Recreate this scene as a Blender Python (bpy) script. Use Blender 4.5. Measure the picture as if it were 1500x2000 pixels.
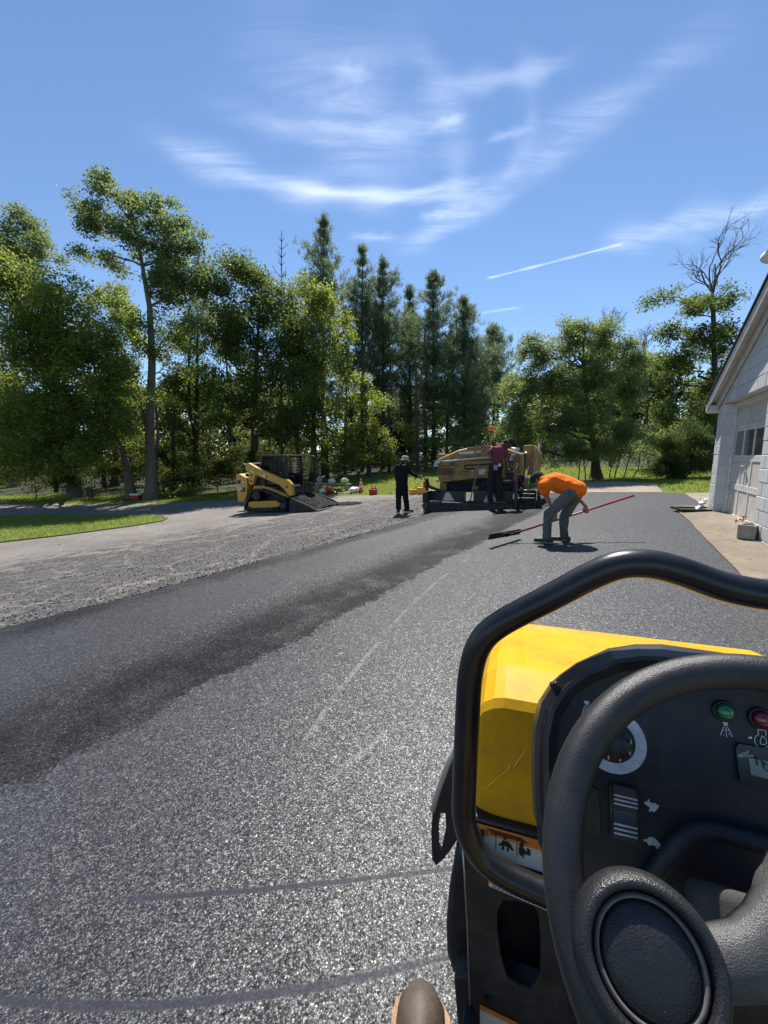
import bpy, bmesh, math, random
import numpy as np
from mathutils import Vector, Matrix, geometry
rad = math.radians
random.seed(7); RNG = np.random.default_rng(7)
scene = bpy.context.scene
for o in list(bpy.data.objects): bpy.data.objects.remove(o)
COL = scene.collection

# ------------------------------------------------------------------ camera
FPX = 800.0; PITCH = rad(8.0); CAMZ = 1.63          # focal length in photo pixels, tilt, height
cam_d = bpy.data.cameras.new('camera'); cam = bpy.data.objects.new('camera', cam_d); COL.objects.link(cam)
cam_d.sensor_fit = 'HORIZONTAL'; cam_d.sensor_width = 36.0; cam_d.lens = 36.0*FPX/1500.0
cam_d.clip_start = 0.02; cam_d.clip_end = 30000
cam.location = (0, 0, CAMZ); cam.rotation_euler = (rad(90)-PITCH, 0, 0)
scene.camera = cam

# ------------------------------------------------------------------ light
SUN_EL, SUN_AZ = 58.0, 4.0                           # azimuth clockwise from +Y
sd = Vector((math.sin(rad(SUN_AZ))*math.cos(rad(SUN_EL)), math.cos(rad(SUN_AZ))*math.cos(rad(SUN_EL)), math.sin(rad(SUN_EL))))
sl = bpy.data.lights.new('sun', 'SUN'); sl.energy = 5.0; sl.angle = rad(0.53); sl.color = (1.0, 0.955, 0.88)
sun = bpy.data.objects.new('sun', sl); COL.objects.link(sun)
sun.rotation_euler = sd.to_track_quat('Z', 'Y').to_euler()

def ray(px, py):
    x, y = px-750.0, py-1000.0
    return Vector((x, FPX*math.cos(PITCH)-y*math.sin(PITCH), -FPX*math.sin(PITCH)-y*math.cos(PITCH)))/FPX

# world: clear June sky with thin cirrus and two contrails
W = bpy.data.worlds.new('World'); scene.world = W; W.use_nodes = True
nt = W.node_tree; nt.nodes.clear()
class NB:
    """tiny node helper"""
    def __init__(s, nt): s.nt = nt
    def n(s, t, **k):
        nd = s.nt.nodes.new(t)
        for a, b in k.items(): setattr(nd, a, b)
        return nd
    def link(s, a, b): s.nt.links.new(a, b)
    def _in(s, sock, v):
        if isinstance(v, (int, float)): sock.default_value = v
        elif isinstance(v, (tuple, list, Vector)):
            v = tuple(v)
            sock.default_value = v if len(v) == len(sock.default_value) else v+(1.0,)
        else: s.link(v, sock)
    def m(s, op, a, b=None, c=None, clamp=False):
        nd = s.n('ShaderNodeMath', operation=op, use_clamp=clamp)
        s._in(nd.inputs[0], a)
        if b is not None: s._in(nd.inputs[1], b)
        if c is not None: s._in(nd.inputs[2], c)
        return nd.outputs[0]
    def vm(s, op, a, b=None):
        nd = s.n('ShaderNodeVectorMath', operation=op)
        s._in(nd.inputs[0], a)
        if b is not None:
            s._in(nd.inputs[3] if op == 'SCALE' else nd.inputs[1], b)
        return nd.outputs[1] if op in ('LENGTH', 'DOT_PRODUCT') else nd.outputs[0]
    def mix(s, f, a, b, mode='MIX'):
        nd = s.n('ShaderNodeMix', data_type='RGBA', blend_type=mode)
        s._in(nd.inputs[0], f); s._in(nd.inputs[6], a); s._in(nd.inputs[7], b)
        return nd.outputs[2]
    def noise(s, vec, scale, detail=3, rough=.55, dim='3D', dist=0):
        nd = s.n('ShaderNodeTexNoise', noise_dimensions=dim)
        nd.inputs['Scale'].default_value = scale; nd.inputs['Detail'].default_value = detail
        nd.inputs['Roughness'].default_value = rough; nd.inputs['Distortion'].default_value = dist
        if vec is not None: s.link(vec, nd.inputs['Vector'])
        return nd.outputs[0]
    def voro(s, vec, scale, feature='F1', dim='3D', rnd=1.0):
        nd = s.n('ShaderNodeTexVoronoi', feature=feature, voronoi_dimensions=dim)
        nd.inputs['Scale'].default_value = scale; nd.inputs['Randomness'].default_value = rnd
        if vec is not None: s.link(vec, nd.inputs['Vector'])
        return nd
    def step(s, v, a, b, lo=0.0, hi=1.0):
        nd = s.n('ShaderNodeMapRange', interpolation_type='SMOOTHSTEP')
        s._in(nd.inputs[0], v); s._in(nd.inputs[1], a); s._in(nd.inputs[2], b)
        nd.inputs[3].default_value = lo; nd.inputs[4].default_value = hi
        return nd.outputs[0]
    def sep(s, v):
        nd = s.n('ShaderNodeSeparateXYZ'); s.link(v, nd.inputs[0]); return nd.outputs
    def comb(s, x, y, z=0.0):
        nd = s.n('ShaderNodeCombineXYZ')
        for i, v in enumerate((x, y, z)): s._in(nd.inputs[i], v)
        return nd.outputs[0]
    def bump(s, h, strength=.3, dist=.01, normal=None):
        nd = s.n('ShaderNodeBump'); nd.inputs['Strength'].default_value = strength
        nd.inputs['Distance'].default_value = dist; s.link(h, nd.inputs['Height'])
        if normal is not None: s.link(normal, nd.inputs['Normal'])
        return nd.outputs[0]

SKY_STRENGTH = 0.10
B = NB(nt)
sky = B.n('ShaderNodeTexSky', sky_type='NISHITA', sun_disc=False)
sky.sun_elevation = rad(SUN_EL); sky.sun_rotation = rad(SUN_AZ)
sky.altitude = 200; sky.air_density = 1.0; sky.dust_density = 0.0; sky.ozone_density = 5.0
col = sky.outputs[0]
bg = B.n('ShaderNodeBackground'); bg.inputs[1].default_value = SKY_STRENGTH
B.link(col, bg.inputs[0])
wo = B.n('ShaderNodeOutputWorld'); B.link(bg.outputs[0], wo.inputs[0])

vs = scene.view_settings
vs.view_transform = 'Standard'; vs.look = 'None'; vs.gamma = 1.0; vs.exposure = 0.62; vs.use_curve_mapping = False
scene.cycles.max_bounces = 6; scene.cycles.transparent_max_bounces = 8
scene.cycles.sample_clamp_indirect = 6.0

# ------------------------------------------------------------------ ground shape and pixel helpers
def gz(x, y):
    r = 0.03*min(max(0.0, y-18), 42.0)
    return 0.09*12*math.tanh(x/12)-0.28*math.tanh(max(y, -14)/14)+r
def gzv(x, y):
    return 1.08*np.tanh(x/12)-0.28*np.tanh(np.maximum(y, -14)/14)+0.03*np.minimum(np.maximum(0, y-18), 42.0)
def G(px, py):
    d = ray(px, py); o = Vector((0, 0, CAMZ)); t = .2
    while t < 900:
        q = o+d*t
        if q.z < gz(q.x, q.y): break
        t *= 1.01
    a, b = t/1.01, t
    for _ in range(40):
        m_ = (a+b)/2; q = o+d*m_
        if q.z < gz(q.x, q.y): b = m_
        else: a = m_
    return o+d*a
def RP(px, py, P0, nrm):
    """ray through a photo pixel met with a plane"""
    d = ray(px, py); o = Vector((0, 0, CAMZ))
    return o+d*((Vector(P0)-o).dot(nrm)/d.dot(nrm))
def gp(x, y, dz=0.0): return Vector((x, y, gz(x, y)+dz))
class Frame:
    """upright local frame: x right, y ahead (azimuth az clockwise from +Y), z up"""
    def __init__(s, origin, az):
        s.o = Vector(origin); a = rad(az); s.az = az
        s.X = Vector((math.cos(a), -math.sin(a), 0)); s.Y = Vector((math.sin(a), math.cos(a), 0)); s.Z = Vector((0, 0, 1))
        s.M = Matrix.Translation(s.o) @ Matrix.Rotation(-a, 4, 'Z')
    def y(s, px, py, yv):            # local point of a pixel on the plane local y = yv
        q = RP(px, py, s.o+s.Y*yv, s.Y)-s.o
        return Vector((q.dot(s.X), q.dot(s.Y), q.dot(s.Z)))
    def x(s, px, py, xv):
        q = RP(px, py, s.o+s.X*xv, s.X)-s.o
        return Vector((q.dot(s.X), q.dot(s.Y), q.dot(s.Z)))
    def z(s, px, py, zv):
        q = RP(px, py, s.o+s.Z*zv, s.Z)-s.o
        return Vector((q.dot(s.X), q.dot(s.Y), q.dot(s.Z)))

# ------------------------------------------------------------------ object helpers
def root(name, label, cat, loc=(0, 0, 0), az=0.0, group=None):
    o = bpy.data.objects.new(name, None); COL.objects.link(o)
    o.empty_display_size = .2
    o.location = loc; o.rotation_euler = (0, 0, -rad(az))
    tag(o, label, cat, group); return o
def tag(o, label=None, cat=None, group=None, kind=None):
    if label: o['label'] = label
    if cat: o['category'] = cat
    if group: o['group'] = group
    if kind: o['kind'] = kind
    return o
def link(name, me, mat, parent=None, smooth=False):
    o = bpy.data.objects.new(name, me); COL.objects.link(o)
    if mat is not None and not me.materials: me.materials.append(mat)
    if smooth: me.polygons.foreach_set('use_smooth', [True]*len(me.polygons))
    if parent is not None: o.parent = parent
    return o
def perp(d):
    d = Vector(d).normalized()
    a = Vector((0, 0, 1)) if abs(d.z) < .9 else Vector((1, 0, 0))
    u = d.cross(a).normalized(); return u, d.cross(u).normalized()
def crom(P, per=8):
    P = [Vector(p) for p in P]; out = []
    for i in range(len(P)-1):
        a, b_, c_, d_ = P[max(i-1, 0)], P[i], P[i+1], P[min(i+2, len(P)-1)]
        for k in range(per):
            t = k/per
            out.append(.5*((2*b_)+(-a+c_)*t+(2*a-5*b_+4*c_-d_)*t*t+(-a+3*b_-3*c_+d_)*t**3))
    out.append(P[-1]); return out
class MB:
    def __init__(s): s.v = []; s.f = []; s.sm = []
    def add(s, vs, fs, smooth=False):
        b = len(s.v); s.v += [tuple(v) for v in vs]; s.f += [tuple(i+b for i in f) for f in fs]; s.sm += [smooth]*len(fs)
        return s
    def box(s, c, size, R=None, ch=0.0):
        hx, hy, hz = size[0]/2, size[1]/2, size[2]/2
        pts = [Vector((x, y, z)) for z in (-hz, hz) for x, y in ((-hx, -hy), (hx, -hy), (hx, hy), (-hx, hy))]
        if R is not None: pts = [R @ p for p in pts]
        pts = [p+Vector(c) for p in pts]
        return s.add(pts, [(3, 2, 1, 0), (4, 5, 6, 7), (0, 1, 5, 4), (1, 2, 6, 5), (2, 3, 7, 6), (3, 0, 4, 7)])
    def bb(s, a, b):
        a, b = Vector(a), Vector(b)
        return s.box((a+b)/2, [abs(b[i]-a[i]) for i in range(3)])
    def prism(s, poly, ext):
        """poly: list of 3D points, ext: extrusion vector"""
        n = len(poly); e = Vector(ext); p = [Vector(q) for q in poly]
        nrm = Vector((0, 0, 0))
        for i in range(n): nrm += p[i].cross(p[(i+1) % n])
        if nrm.dot(e) > 0: p.reverse()
        return s.add(p+[q+e for q in p], [tuple(range(n)), tuple(range(2*n-1, n-1, -1))]+[((i+1) % n, i, n+i, n+(i+1) % n) for i in range(n)])
    def tube(s, pts, r, n=10, caps=True, closed=False, smooth=True):
        pts = [Vector(p) for p in pts]; m = len(pts)
        rs = r if isinstance(r, (list, tuple)) else [r]*m
        u = None; vs = []
        for i, p in enumerate(pts):
            if closed: d = (pts[(i+1) % m]-pts[i-1])
            else: d = pts[min(i+1, m-1)]-pts[max(i-1, 0)]
            d.normalize()
            if u is None: u = perp(d)[0]
            else:
                u = u-d*u.dot(d)
                if u.length < 1e-6: u = perp(d)[0]
                u.normalize()
            w = d.cross(u)
            for k in range(n):
                a = 2*math.pi*k/n
                vs.append(p+(u*math.cos(a)+w*math.sin(a))*rs[i])
        fs = []
        for i in range(m if closed else m-1):
            j = (i+1) % m
            for k in range(n): fs.append((i*n+k, i*n+(k+1) % n, j*n+(k+1) % n, j*n+k))
        s.add(vs, fs, smooth)
        if caps and not closed:
            b = len(s.v)-m*n
            s.f.append(tuple(b+k for k in range(n-1, -1, -1))); s.f.append(tuple(b+(m-1)*n+k for k in range(n))); s.sm += [False, False]
        return s
    def lathe(s, c, axis, prof, n=20, smooth=True, u=None):
        """prof: (radius, offset along axis)"""
        c = Vector(c); d = Vector(axis).normalized(); a, b = perp(d)
        vs = []
        for r_, h in prof:
            for k in range(n):
                t = 2*math.pi*k/n
                vs.append(c+d*h+(a*math.cos(t)+b*math.sin(t))*max(r_, 1e-4))
        fs = []
        for i in range(len(prof)-1):
            for k in range(n): fs.append((i*n+k, i*n+(k+1) % n, (i+1)*n+(k+1) % n, (i+1)*n+k))
        fs.append(tuple(range(n-1, -1, -1))); fs.append(tuple((len(prof)-1)*n+k for k in range(n)))
        return s.add(vs, fs, smooth)
    def ell(s, c, r, n=12, m=8, R=None):
        vs = []; fs = []
        for i in range(m+1):
            t = math.pi*i/m
            for k in range(n):
                a = 2*math.pi*k/n
                q = Vector((r[0]*math.sin(t)*math.cos(a), r[1]*math.sin(t)*math.sin(a), r[2]*math.cos(t)))
                if R is not None: q = R @ q
                vs.append(Vector(c)+q)
        for i in range(m):
            for k in range(n): fs.append((i*n+k, (i+1)*n+k, (i+1)*n+(k+1) % n, i*n+(k+1) % n))
        return s.add(vs, fs, True)
    def mesh(s, name):
        me = bpy.data.meshes.new(name); me.from_pydata(s.v, [], s.f)
        me.polygons.foreach_set('use_smooth', s.sm); me.update(); return me
    def build(s, name, mat, parent=None, bevel=0.0, seg=2, fix=True, label=None):
        me = s.mesh(name)
        if fix or bevel:
            bm = bmesh.new(); bm.from_mesh(me)
            bmesh.ops.remove_doubles(bm, verts=bm.verts, dist=1e-5)
            bmesh.ops.recalc_face_normals(bm, faces=bm.faces)
            if bevel:
                ed = [e for e in bm.edges if len(e.link_faces) == 2 and e.calc_face_angle(0) > rad(25)]
                bmesh.ops.bevel(bm, geom=ed, offset=bevel, segments=seg, affect='EDGES', clamp_overlap=True, profile=.5)
            bm.to_mesh(me); bm.free()
        o = link(name, me, mat, parent)
        if label: o['label'] = label
        return o
def obj_of(name, label, cat, mb, mat, loc=(0, 0, 0), az=0, group=None, bevel=0.0):
    o = mb.build(name, mat, None, bevel); o.location = loc; o.rotation_euler = (0, 0, -rad(az)); tag(o, label, cat, group); return o

# ------------------------------------------------------------------ materials
def newmat(name):
    m = bpy.data.materials.new(name); m.use_nodes = True; m.node_tree.nodes.clear()
    b = NB(m.node_tree); out = b.n('ShaderNodeOutputMaterial'); bs = b.n('ShaderNodeBsdfPrincipled')
    b.link(bs.outputs[0], out.inputs[0]); return m, b, bs, out
def pm(name, colr, rough=.5, metal=0.0, var=.12, vscale=6.0, bump=0.0, bscale=90.0, dirt=None, damt=.3, dscale=3.0, coat=0.0, spec=.5, rvar=.1, bdist=.003):
    m, b, bs, out = newmat(name)
    pos = b.n('ShaderNodeTexCoord').outputs['Object']
    nz = b.noise(pos, vscale, 4, .6)
    c = b.mix(b.step(nz, .3, .7), tuple(x*(1-var) for x in colr), tuple(min(1, x*(1+var)) for x in colr))
    if dirt is not None:
        dz = b.noise(pos, dscale, 6, .68)
        fac = b.m('MULTIPLY', b.step(dz, .45, .72), damt)
        c = b.mix(fac, c, dirt)
    b.link(c, bs.inputs['Base Color'])
    bs.inputs['Metallic'].default_value = metal
    b.link(b.m('ADD', rough-rvar/2, b.m('MULTIPLY', nz, rvar)), bs.inputs['Roughness'])
    bs.inputs['Specular IOR Level'].default_value = spec
    if coat: bs.inputs['Coat Weight'].default_value = coat; bs.inputs['Coat Roughness'].default_value = .12
    if bump:
        b.link(b.bump(b.noise(pos, bscale, 3, .6), bump, bdist), bs.inputs['Normal'])
    return m
BLK = (.016, .017, .019)
M = {}
M['black'] = pm('black_paint', BLK, .42, var=.3, dirt=(.09, .08, .07), damt=.25, dscale=5)
M['blackm'] = pm('worn_black_steel', (.022, .022, .024), .5, .4, var=.3, dirt=(.11, .095, .08), damt=.45, dscale=6, bump=.2, bscale=40)
M['rubber'] = pm('rubber', (.02, .02, .02), .75, var=.3, dirt=(.1, .09, .08), damt=.35, bump=.3, bscale=60)
M['tan'] = pm('paver_tan_paint', (.37, .22, .064), .5, var=.14, dirt=(.10, .065, .035), damt=.65, dscale=3.5, spec=.3)
M['tan2'] = pm('paver_tan_paint_dusty', (.28, .175, .058), .5, var=.12, dirt=(.1, .08, .05), damt=.5, dscale=3)
M['catyel'] = pm('machine_yellow_paint', (.56, .30, .035), .38, var=.08, dirt=(.2, .13, .05), damt=.4, dscale=3, coat=.2)
M['steel'] = pm('bare_steel', (.42, .42, .41), .35, .9, var=.2, dirt=(.2, .18, .15), damt=.5)
M['silver'] = pm('silver_paint', (.55, .55, .54), .4, .3, var=.15, dirt=(.25, .22, .18), damt=.3)
M['white'] = pm('white_paint', (.78, .78, .76), .5, var=.06, dirt=(.4, .38, .34), damt=.25)
M['red'] = pm('red_plastic', (.42, .025, .02), .45, var=.15, dirt=(.16, .04, .03), damt=.3)
M['orange'] = pm('orange_plastic', (.8, .16, .02), .45, var=.1)
M['yelplastic'] = pm('yellow_plastic', (.82, .42, .02), .42, var=.1, dirt=(.5, .3, .04), damt=.3)
M['wood'] = pm('worn_wood', (.33, .22, .12), .7, var=.3, vscale=14, dirt=(.1, .07, .05), damt=.4, bump=.2)
M['redwood'] = pm('red_fibreglass_handle', (.33, .02, .045), .4, var=.15, dirt=(.12, .03, .03), damt=.3)
M['dkwhite'] = pm('white_decal', (.62, .62, .6), .5, var=.1, dirt=(.3, .28, .25), damt=.35)
def glass_mat(name, tint=(.6, .65, .65), alpha=.75, rough=.03):
    m, b, bs, out = newmat(name)
    tr = b.n('ShaderNodeBsdfTransparent'); tr.inputs[0].default_value = tint+(1,)
    gl = b.n('ShaderNodeBsdfGlossy'); gl.inputs['Roughness'].default_value = rough
    fr = b.n('ShaderNodeFresnel'); fr.inputs[0].default_value = 1.5
    mx = b.n('ShaderNodeMixShader'); b.link(b.m('ADD', fr.outputs[0], 1-alpha-.2, clamp=True), mx.inputs[0])
    b.link(tr.outputs[0], mx.inputs[1]); b.link(gl.outputs[0], mx.inputs[2]); b.link(mx.outputs[0], out.inputs[0])
    return m
M['glass'] = glass_mat('tinted_glass')

# ------------------------------------------------------------------ thin cirrus and contrails: real layers high above, lit through by the sun
def cloud_mat():
    m = bpy.data.materials.new('cirrus'); m.use_nodes = True; m.node_tree.nodes.clear(); b = NB(m.node_tree)
    out = b.n('ShaderNodeOutputMaterial'); pos = b.n('ShaderNodeNewGeometry').outputs['Position']
    at = b.n('ShaderNodeAttribute', attribute_name='cover').outputs['Fac']
    n1 = b.noise(b.vm('SCALE', pos, .0016), 1, 5, .62, dist=.8); n2 = b.noise(b.vm('MULTIPLY', pos, (.0022, .012, 0)), 1, 6, .68, dist=.9)
    f = b.m('MULTIPLY', at, b.m('MULTIPLY', b.step(n1, .25, .7, .45, 1.25), b.step(n2, .3, .7, .4, 1.35)), clamp=True)
    tl = b.n('ShaderNodeBsdfTranslucent'); tl.inputs[0].default_value = (.80, .83, .88, 1)
    tr = b.n('ShaderNodeBsdfTransparent'); mx = b.n('ShaderNodeMixShader')
    b.link(f, mx.inputs[0]); b.link(tr.outputs[0], mx.inputs[1]); b.link(tl.outputs[0], mx.inputs[2]); b.link(mx.outputs[0], out.inputs[0])
    return m
M['cirrus'] = cloud_mat(); CLH = 1000.0
def cl_pt(px, py, h=CLH):
    d = ray(px, py); return np.array([d.x/d.z, d.y/d.z])*h
def ribbons(name, defs):
    V = []; F = []; A = []
    for k, (pix, w_px, amt, soft) in enumerate(defs):
        h = CLH+7.0*k; P = np.array([cl_pt(*q, h) for q in pix])
        t = np.concatenate([[0], np.cumsum(np.linalg.norm(np.diff(P, axis=0), axis=1))]); t /= t[-1]
        deg = min(2, len(P)-1); cx, cy = np.polyfit(t, P[:, 0], deg), np.polyfit(t, P[:, 1], deg)
        q0 = pix[len(pix)//2]; n = 60; mcr = 11
        T = np.linspace(-.06, 1.06, n); X, Y = np.polyval(cx, T), np.polyval(cy, T)
        dX, dY = np.gradient(X), np.gradient(Y); L = np.hypot(dX, dY); NX, NY = -dY/L, dX/L
        off = cl_pt(q0[0], q0[1]+w_px, h)-cl_pt(*q0, h); i0 = n//2
        w = abs(off[0]*NX[i0]+off[1]*NY[i0])
        b0 = len(V)
        for i in range(n):
            wi = w*(1+.25*math.sin(i*.37+k)); e = min(1, max(0, (T[i]+.06)/soft))*min(1, max(0, (1.06-T[i])/soft)); e = e*e*(3-2*e)
            for j in range(mcr):
                s_ = (j/(mcr-1)*2-1)*2.1
                V.append((X[i]+NX[i]*wi*s_, Y[i]+NY[i]*wi*s_, h)); A.append(amt*e*max(0, math.exp(-s_*s_)-.012))
        for i in range(n-1):
            for j in range(mcr-1): F.append((b0+i*mcr+j, b0+i*mcr+j+1, b0+(i+1)*mcr+j+1, b0+(i+1)*mcr+j))
    me = bpy.data.meshes.new(name); me.from_pydata(V, [], F)
    me.attributes.new('cover', 'FLOAT', 'POINT').data.foreach_set('value', np.array(A, np.float32))
    return tag(link(name, me, M['cirrus']), kind='structure')
ribbons('sky_cirrus', [
    ([(780, 500), (1000, 352), (1150, 225), (1300, 122), (1490, 15)], 42, 0.128, .3), ([(880, 450), (1010, 372), (1180, 235)], 18, 0.057, .4),
    ([(270, 250), (400, 312), (550, 362), (700, 384), (800, 380)], 24, 0.164, .3), ([(520, 355), (640, 372), (760, 385), (860, 368), (960, 342)], 10, 0.178, .3),
    ([(380, 185), (520, 236), (680, 264), (800, 258), (908, 222)], 20, 0.107, .4), ([(830, 250), (880, 236), (915, 220)], 9, 0.178, .45),
    ([(830, 165), (1000, 147), (1150, 100)], 20, 0.114, .4), ([(640, 120), (700, 145), (740, 150)], 18, 0.089, .5), ([(942, 282), (990, 262), (1062, 246)], 9, 0.122, .45),
    ([(812, 427), (850, 418), (900, 408)], 7, 0.128, .45), ([(700, 392), (790, 388), (950, 380)], 9, 0.122, .4), ([(676, 458), (720, 463), (785, 463)], 8, 0.122, .45),
    ([(420, 40), (640, 200), (800, 380)], 120, 0.108, .5), ([(760, 30), (860, 180), (880, 400)], 120, 0.093, .5), ([(1000, 60), (1040, 200), (960, 380)], 80, 0.072, .5),
    ([(1160, 492), (1300, 448), (1400, 425), (1560, 395)], 24, 0.150, .3)])
ribbons('sky_contrail', [([(960, 541), (1080, 511), (1205, 478)], 2.0, 0.315, .06), ([(905, 617), (960, 608), (1022, 599)], 2.6, 0.151, .3)])
# ------------------------------------------------------------------ ground materials
def lawn_mat():
    m, b, bs, out = newmat('lawn')
    pos = b.n('ShaderNodeNewGeometry').outputs['Position']
    n1 = b.noise(pos, .35, 4, .6); n2 = b.noise(pos, 5, 5, .7); n3 = b.noise(pos, 40, 3, .7)
    c = b.mix(b.step(n1, .35, .65), (.15, .20, .035), (.22, .255, .055))
    c = b.mix(b.step(n2, .4, .75), c, (.26, .245, .09))
    c = b.mix(b.step(n3, .35, .6, 0, .6), (.07, .10, .018), c)
    b.link(c, bs.inputs['Base Color']); bs.inputs['Roughness'].default_value = .9; bs.inputs['Specular IOR Level'].default_value = .2
    b.link(b.bump(b.noise(pos, 30, 3, .7), .8, .04), bs.inputs['Normal'])
    return m
def linedist(b, X, Y, A, C):
    """signed distance to the line A->C, positive to its right"""
    d = Vector((C[0]-A[0], C[1]-A[1])).normalized(); nx, ny = d.y, -d.x
    return b.m('ADD', b.m('MULTIPLY', X, nx), b.m('ADD', b.m('MULTIPLY', Y, ny), -(A[0]*nx+A[1]*ny)))
def old_asphalt():
    m, b, bs, out = newmat('old_asphalt')
    pos = b.n('ShaderNodeNewGeometry').outputs['Position']
    X, Y, Z = b.sep(pos)
    big = b.noise(pos, .5, 5, .6); mid = b.noise(pos, 4, 6, .7); fin = b.noise(pos, 90, 3, .7)
    c = b.mix(b.step(big, .3, .7), (.19, .172, .157), (.28, .246, .214))
    c = b.mix(b.step(mid, .5, .8, 0, .5), c, (.33, .29, .24))
    c = b.mix(b.step(fin, .3, .75, 0, .55), b.vm('SCALE', c, .55), c)
    # trodden-in crumbs of fresh mix, dragged along the machines' path
    al = b.comb(b.m('ADD', b.m('MULTIPLY', X, .74), b.m('MULTIPLY', Y, .67)), b.m('MULTIPLY', b.m('SUBTRACT', b.m('MULTIPLY', X, .67), b.m('MULTIPLY', Y, .74)), 2.0))
    tr = b.noise(al, 1.3, 8, .78, dist=.9)
    zone = b.step(linedist(b, X, Y, (-4.61, 4.67), (.67, 10.52)), -8.5, -3.0)
    zone = b.m('MULTIPLY', zone, b.step(Y, 20.5, 15, .12, 1.0))
    crumbs = b.step(b.m('ADD', tr, b.m('MULTIPLY', zone, .20)), .60, .68)
    cell = b.voro(pos, 45).outputs['Color']
    cr = b.m('MULTIPLY', crumbs, b.step(b.sep(cell)[0], .15, .4))
    c = b.mix(cr, c, (.028, .028, .03))
    crack = b.voro(b.vm('ADD', pos, b.vm('SCALE', b.comb(mid, big, 0), .7)), .55, 'DISTANCE_TO_EDGE').outputs['Distance']
    c = b.mix(b.step(crack, .012, .004, 0, .35), c, (.4, .33, .26))
    b.link(c, bs.inputs['Base Color']); bs.inputs['Roughness'].default_value = .82
    h = b.m('ADD', b.m('MULTIPLY', fin, .5), b.m('MULTIPLY', cr, 1.2))
    b.link(b.bump(h, .7, .012), bs.inputs['Normal'])
    return m
def fresh_asphalt():
    m, b, bs, out = newmat('fresh_asphalt')
    geo = b.n('ShaderNodeNewGeometry'); pos = geo.outputs['Position']; nrm = geo.outputs['Normal']
    X, Y, Z = b.sep(pos)
    wob = b.m('SUBTRACT', b.noise(pos, .9, 5, .65), .5); big = b.noise(pos, .45, 4, .6)
    wob2 = b.m('SUBTRACT', b.noise(pos, 7, 4, .7), .5)
    edge = b.m('ADD', linedist(b, X, Y, (-4.61, 4.67), (.67, 10.52)), b.m('ADD', b.m('MULTIPLY', wob, .7), b.m('MULTIPLY', wob2, .3)))
    jd = b.m('ADD', linedist(b, X, Y, (-2.05, 1.98), (1.87, 7.33)), b.m('ADD', b.m('MULTIPLY', wob, .45), b.m('ADD', b.m('MULTIPLY', wob2, .34), b.m('MULTIPLY', b.m('SUBTRACT', b.noise(pos, 28, 3, .7), .5), .22))))
    loose = b.m('MULTIPLY', b.step(edge, 1.0, .25), .9)                          # ravelled outer edge
    j2 = b.m('MULTIPLY', b.step(jd, -1.9, -.55), b.step(jd, .05, -.06))         # open texture along the joint
    loose = b.m('MAXIMUM', loose, j2)
    loose = b.m('MAXIMUM', loose, b.m('MULTIPLY', b.step(big, .55, .75), .35))
    loose = b.m('MULTIPLY', loose, b.step(b.noise(pos, 1.6, 4, .6), .2, .55, .62, 1))
    v1 = b.voro(pos, 190); v2 = b.voro(pos, 112)
    r1 = v1.outputs['Color']; r2 = v2.outputs['Color']
    # every stone presents its own facet
    t1 = b.vm('SCALE', b.vm('SUBTRACT', r1, (.5, .5, .5)), b.m('ADD', .33, b.m('MULTIPLY', loose, .55)))
    t2 = b.vm('SCALE', b.vm('SUBTRACT', r2, (.5, .5, .5)), b.m('ADD', .28, b.m('MULTIPLY', loose, .55)))
    nn = b.vm('NORMALIZE', b.vm('ADD', nrm, b.vm('ADD', t1, t2)))
    k = b.sep(r1)[0]; k2 = b.sep(r2)[1]
    c = b.mix(b.m('POWER', k, 2.2), (.020, .021, .0235), (.125, .129, .138))
    c = b.mix(b.step(k2, .88, .97, 0, .6), c, (.24, .24, .24))
    gap = b.step(v1.outputs['Distance'], .34, .56)
    c = b.mix(b.m('MULTIPLY', gap, .85), c, (.007, .007, .008))
    c = b.mix(b.m('MULTIPLY', loose, .84), c, (.006, .006, .0075))
    c = b.mix(b.m('MULTIPLY', b.step(big, .35, .65), .18), c, (.06, .061, .065))
    sp1 = b.noise(pos, 55, 3, .75); sp2 = b.noise(pos, 21, 4, .7)      # coarser and finer patches of stone
    c = b.vm('SCALE', c, b.m('MULTIPLY', b.step(sp1, .32, .68, .62, 1.48), b.step(sp2, .3, .7, .78, 1.28)))
    # burnished drum-edge lines
    def streak(A, C, bow, w, a0, a1):
        d = Vector((C[0]-A[0], C[1]-A[1])); L = d.length; d.normalize()
        al = b.m('ADD', b.m('MULTIPLY', X, d.x), b.m('ADD', b.m('MULTIPLY', Y, d.y), -(A[0]*d.x+A[1]*d.y)))
        q = b.m('MULTIPLY', b.m('MULTIPLY', al, b.m('SUBTRACT', al, L)), bow)
        dd = b.m('ABSOLUTE', b.m('ADD', linedist(b, X, Y, A, C), b.m('ADD', q, b.m('MULTIPLY', wob2, w*.8))))
        g = b.step(dd, w, w*.4)
        g = b.m('MULTIPLY', g, b.m('MULTIPLY', b.step(al, a0*L-.15, a0*L+.1), b.step(al, a1*L+.1, a1*L-.15)))
        return g
    s1 = b.m('MULTIPLY', streak((-.52, 2.0), (1.6, 6.6), -.035, .028, 0, 1), b.step(b.noise(pos, 2.3, 3, .6), .42, .6))
    s2 = streak((-1.0, 1.36), (.35, 1.385), .03, .016, 0, 1.1)
    s3 = streak((-1.3, 1.085), (.3, 1.12), .11, .02, 0, 1.1)
    s4 = b.m('MULTIPLY', streak((-.22, 1.95), (.05, 2.25), 0, .03, 0, 1), .6)
    pol = b.m('MAXIMUM', b.m('MULTIPLY', b.m('MAXIMUM', s1, s4), .55), b.m('MAXIMUM', s2, s3), clamp=True)
    c = b.mix(b.m('MULTIPLY', b.m('MAXIMUM', s1, s4), b.step(sp1, .35, .6, .1, .8)), c, (.2, .19, .175))
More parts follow.
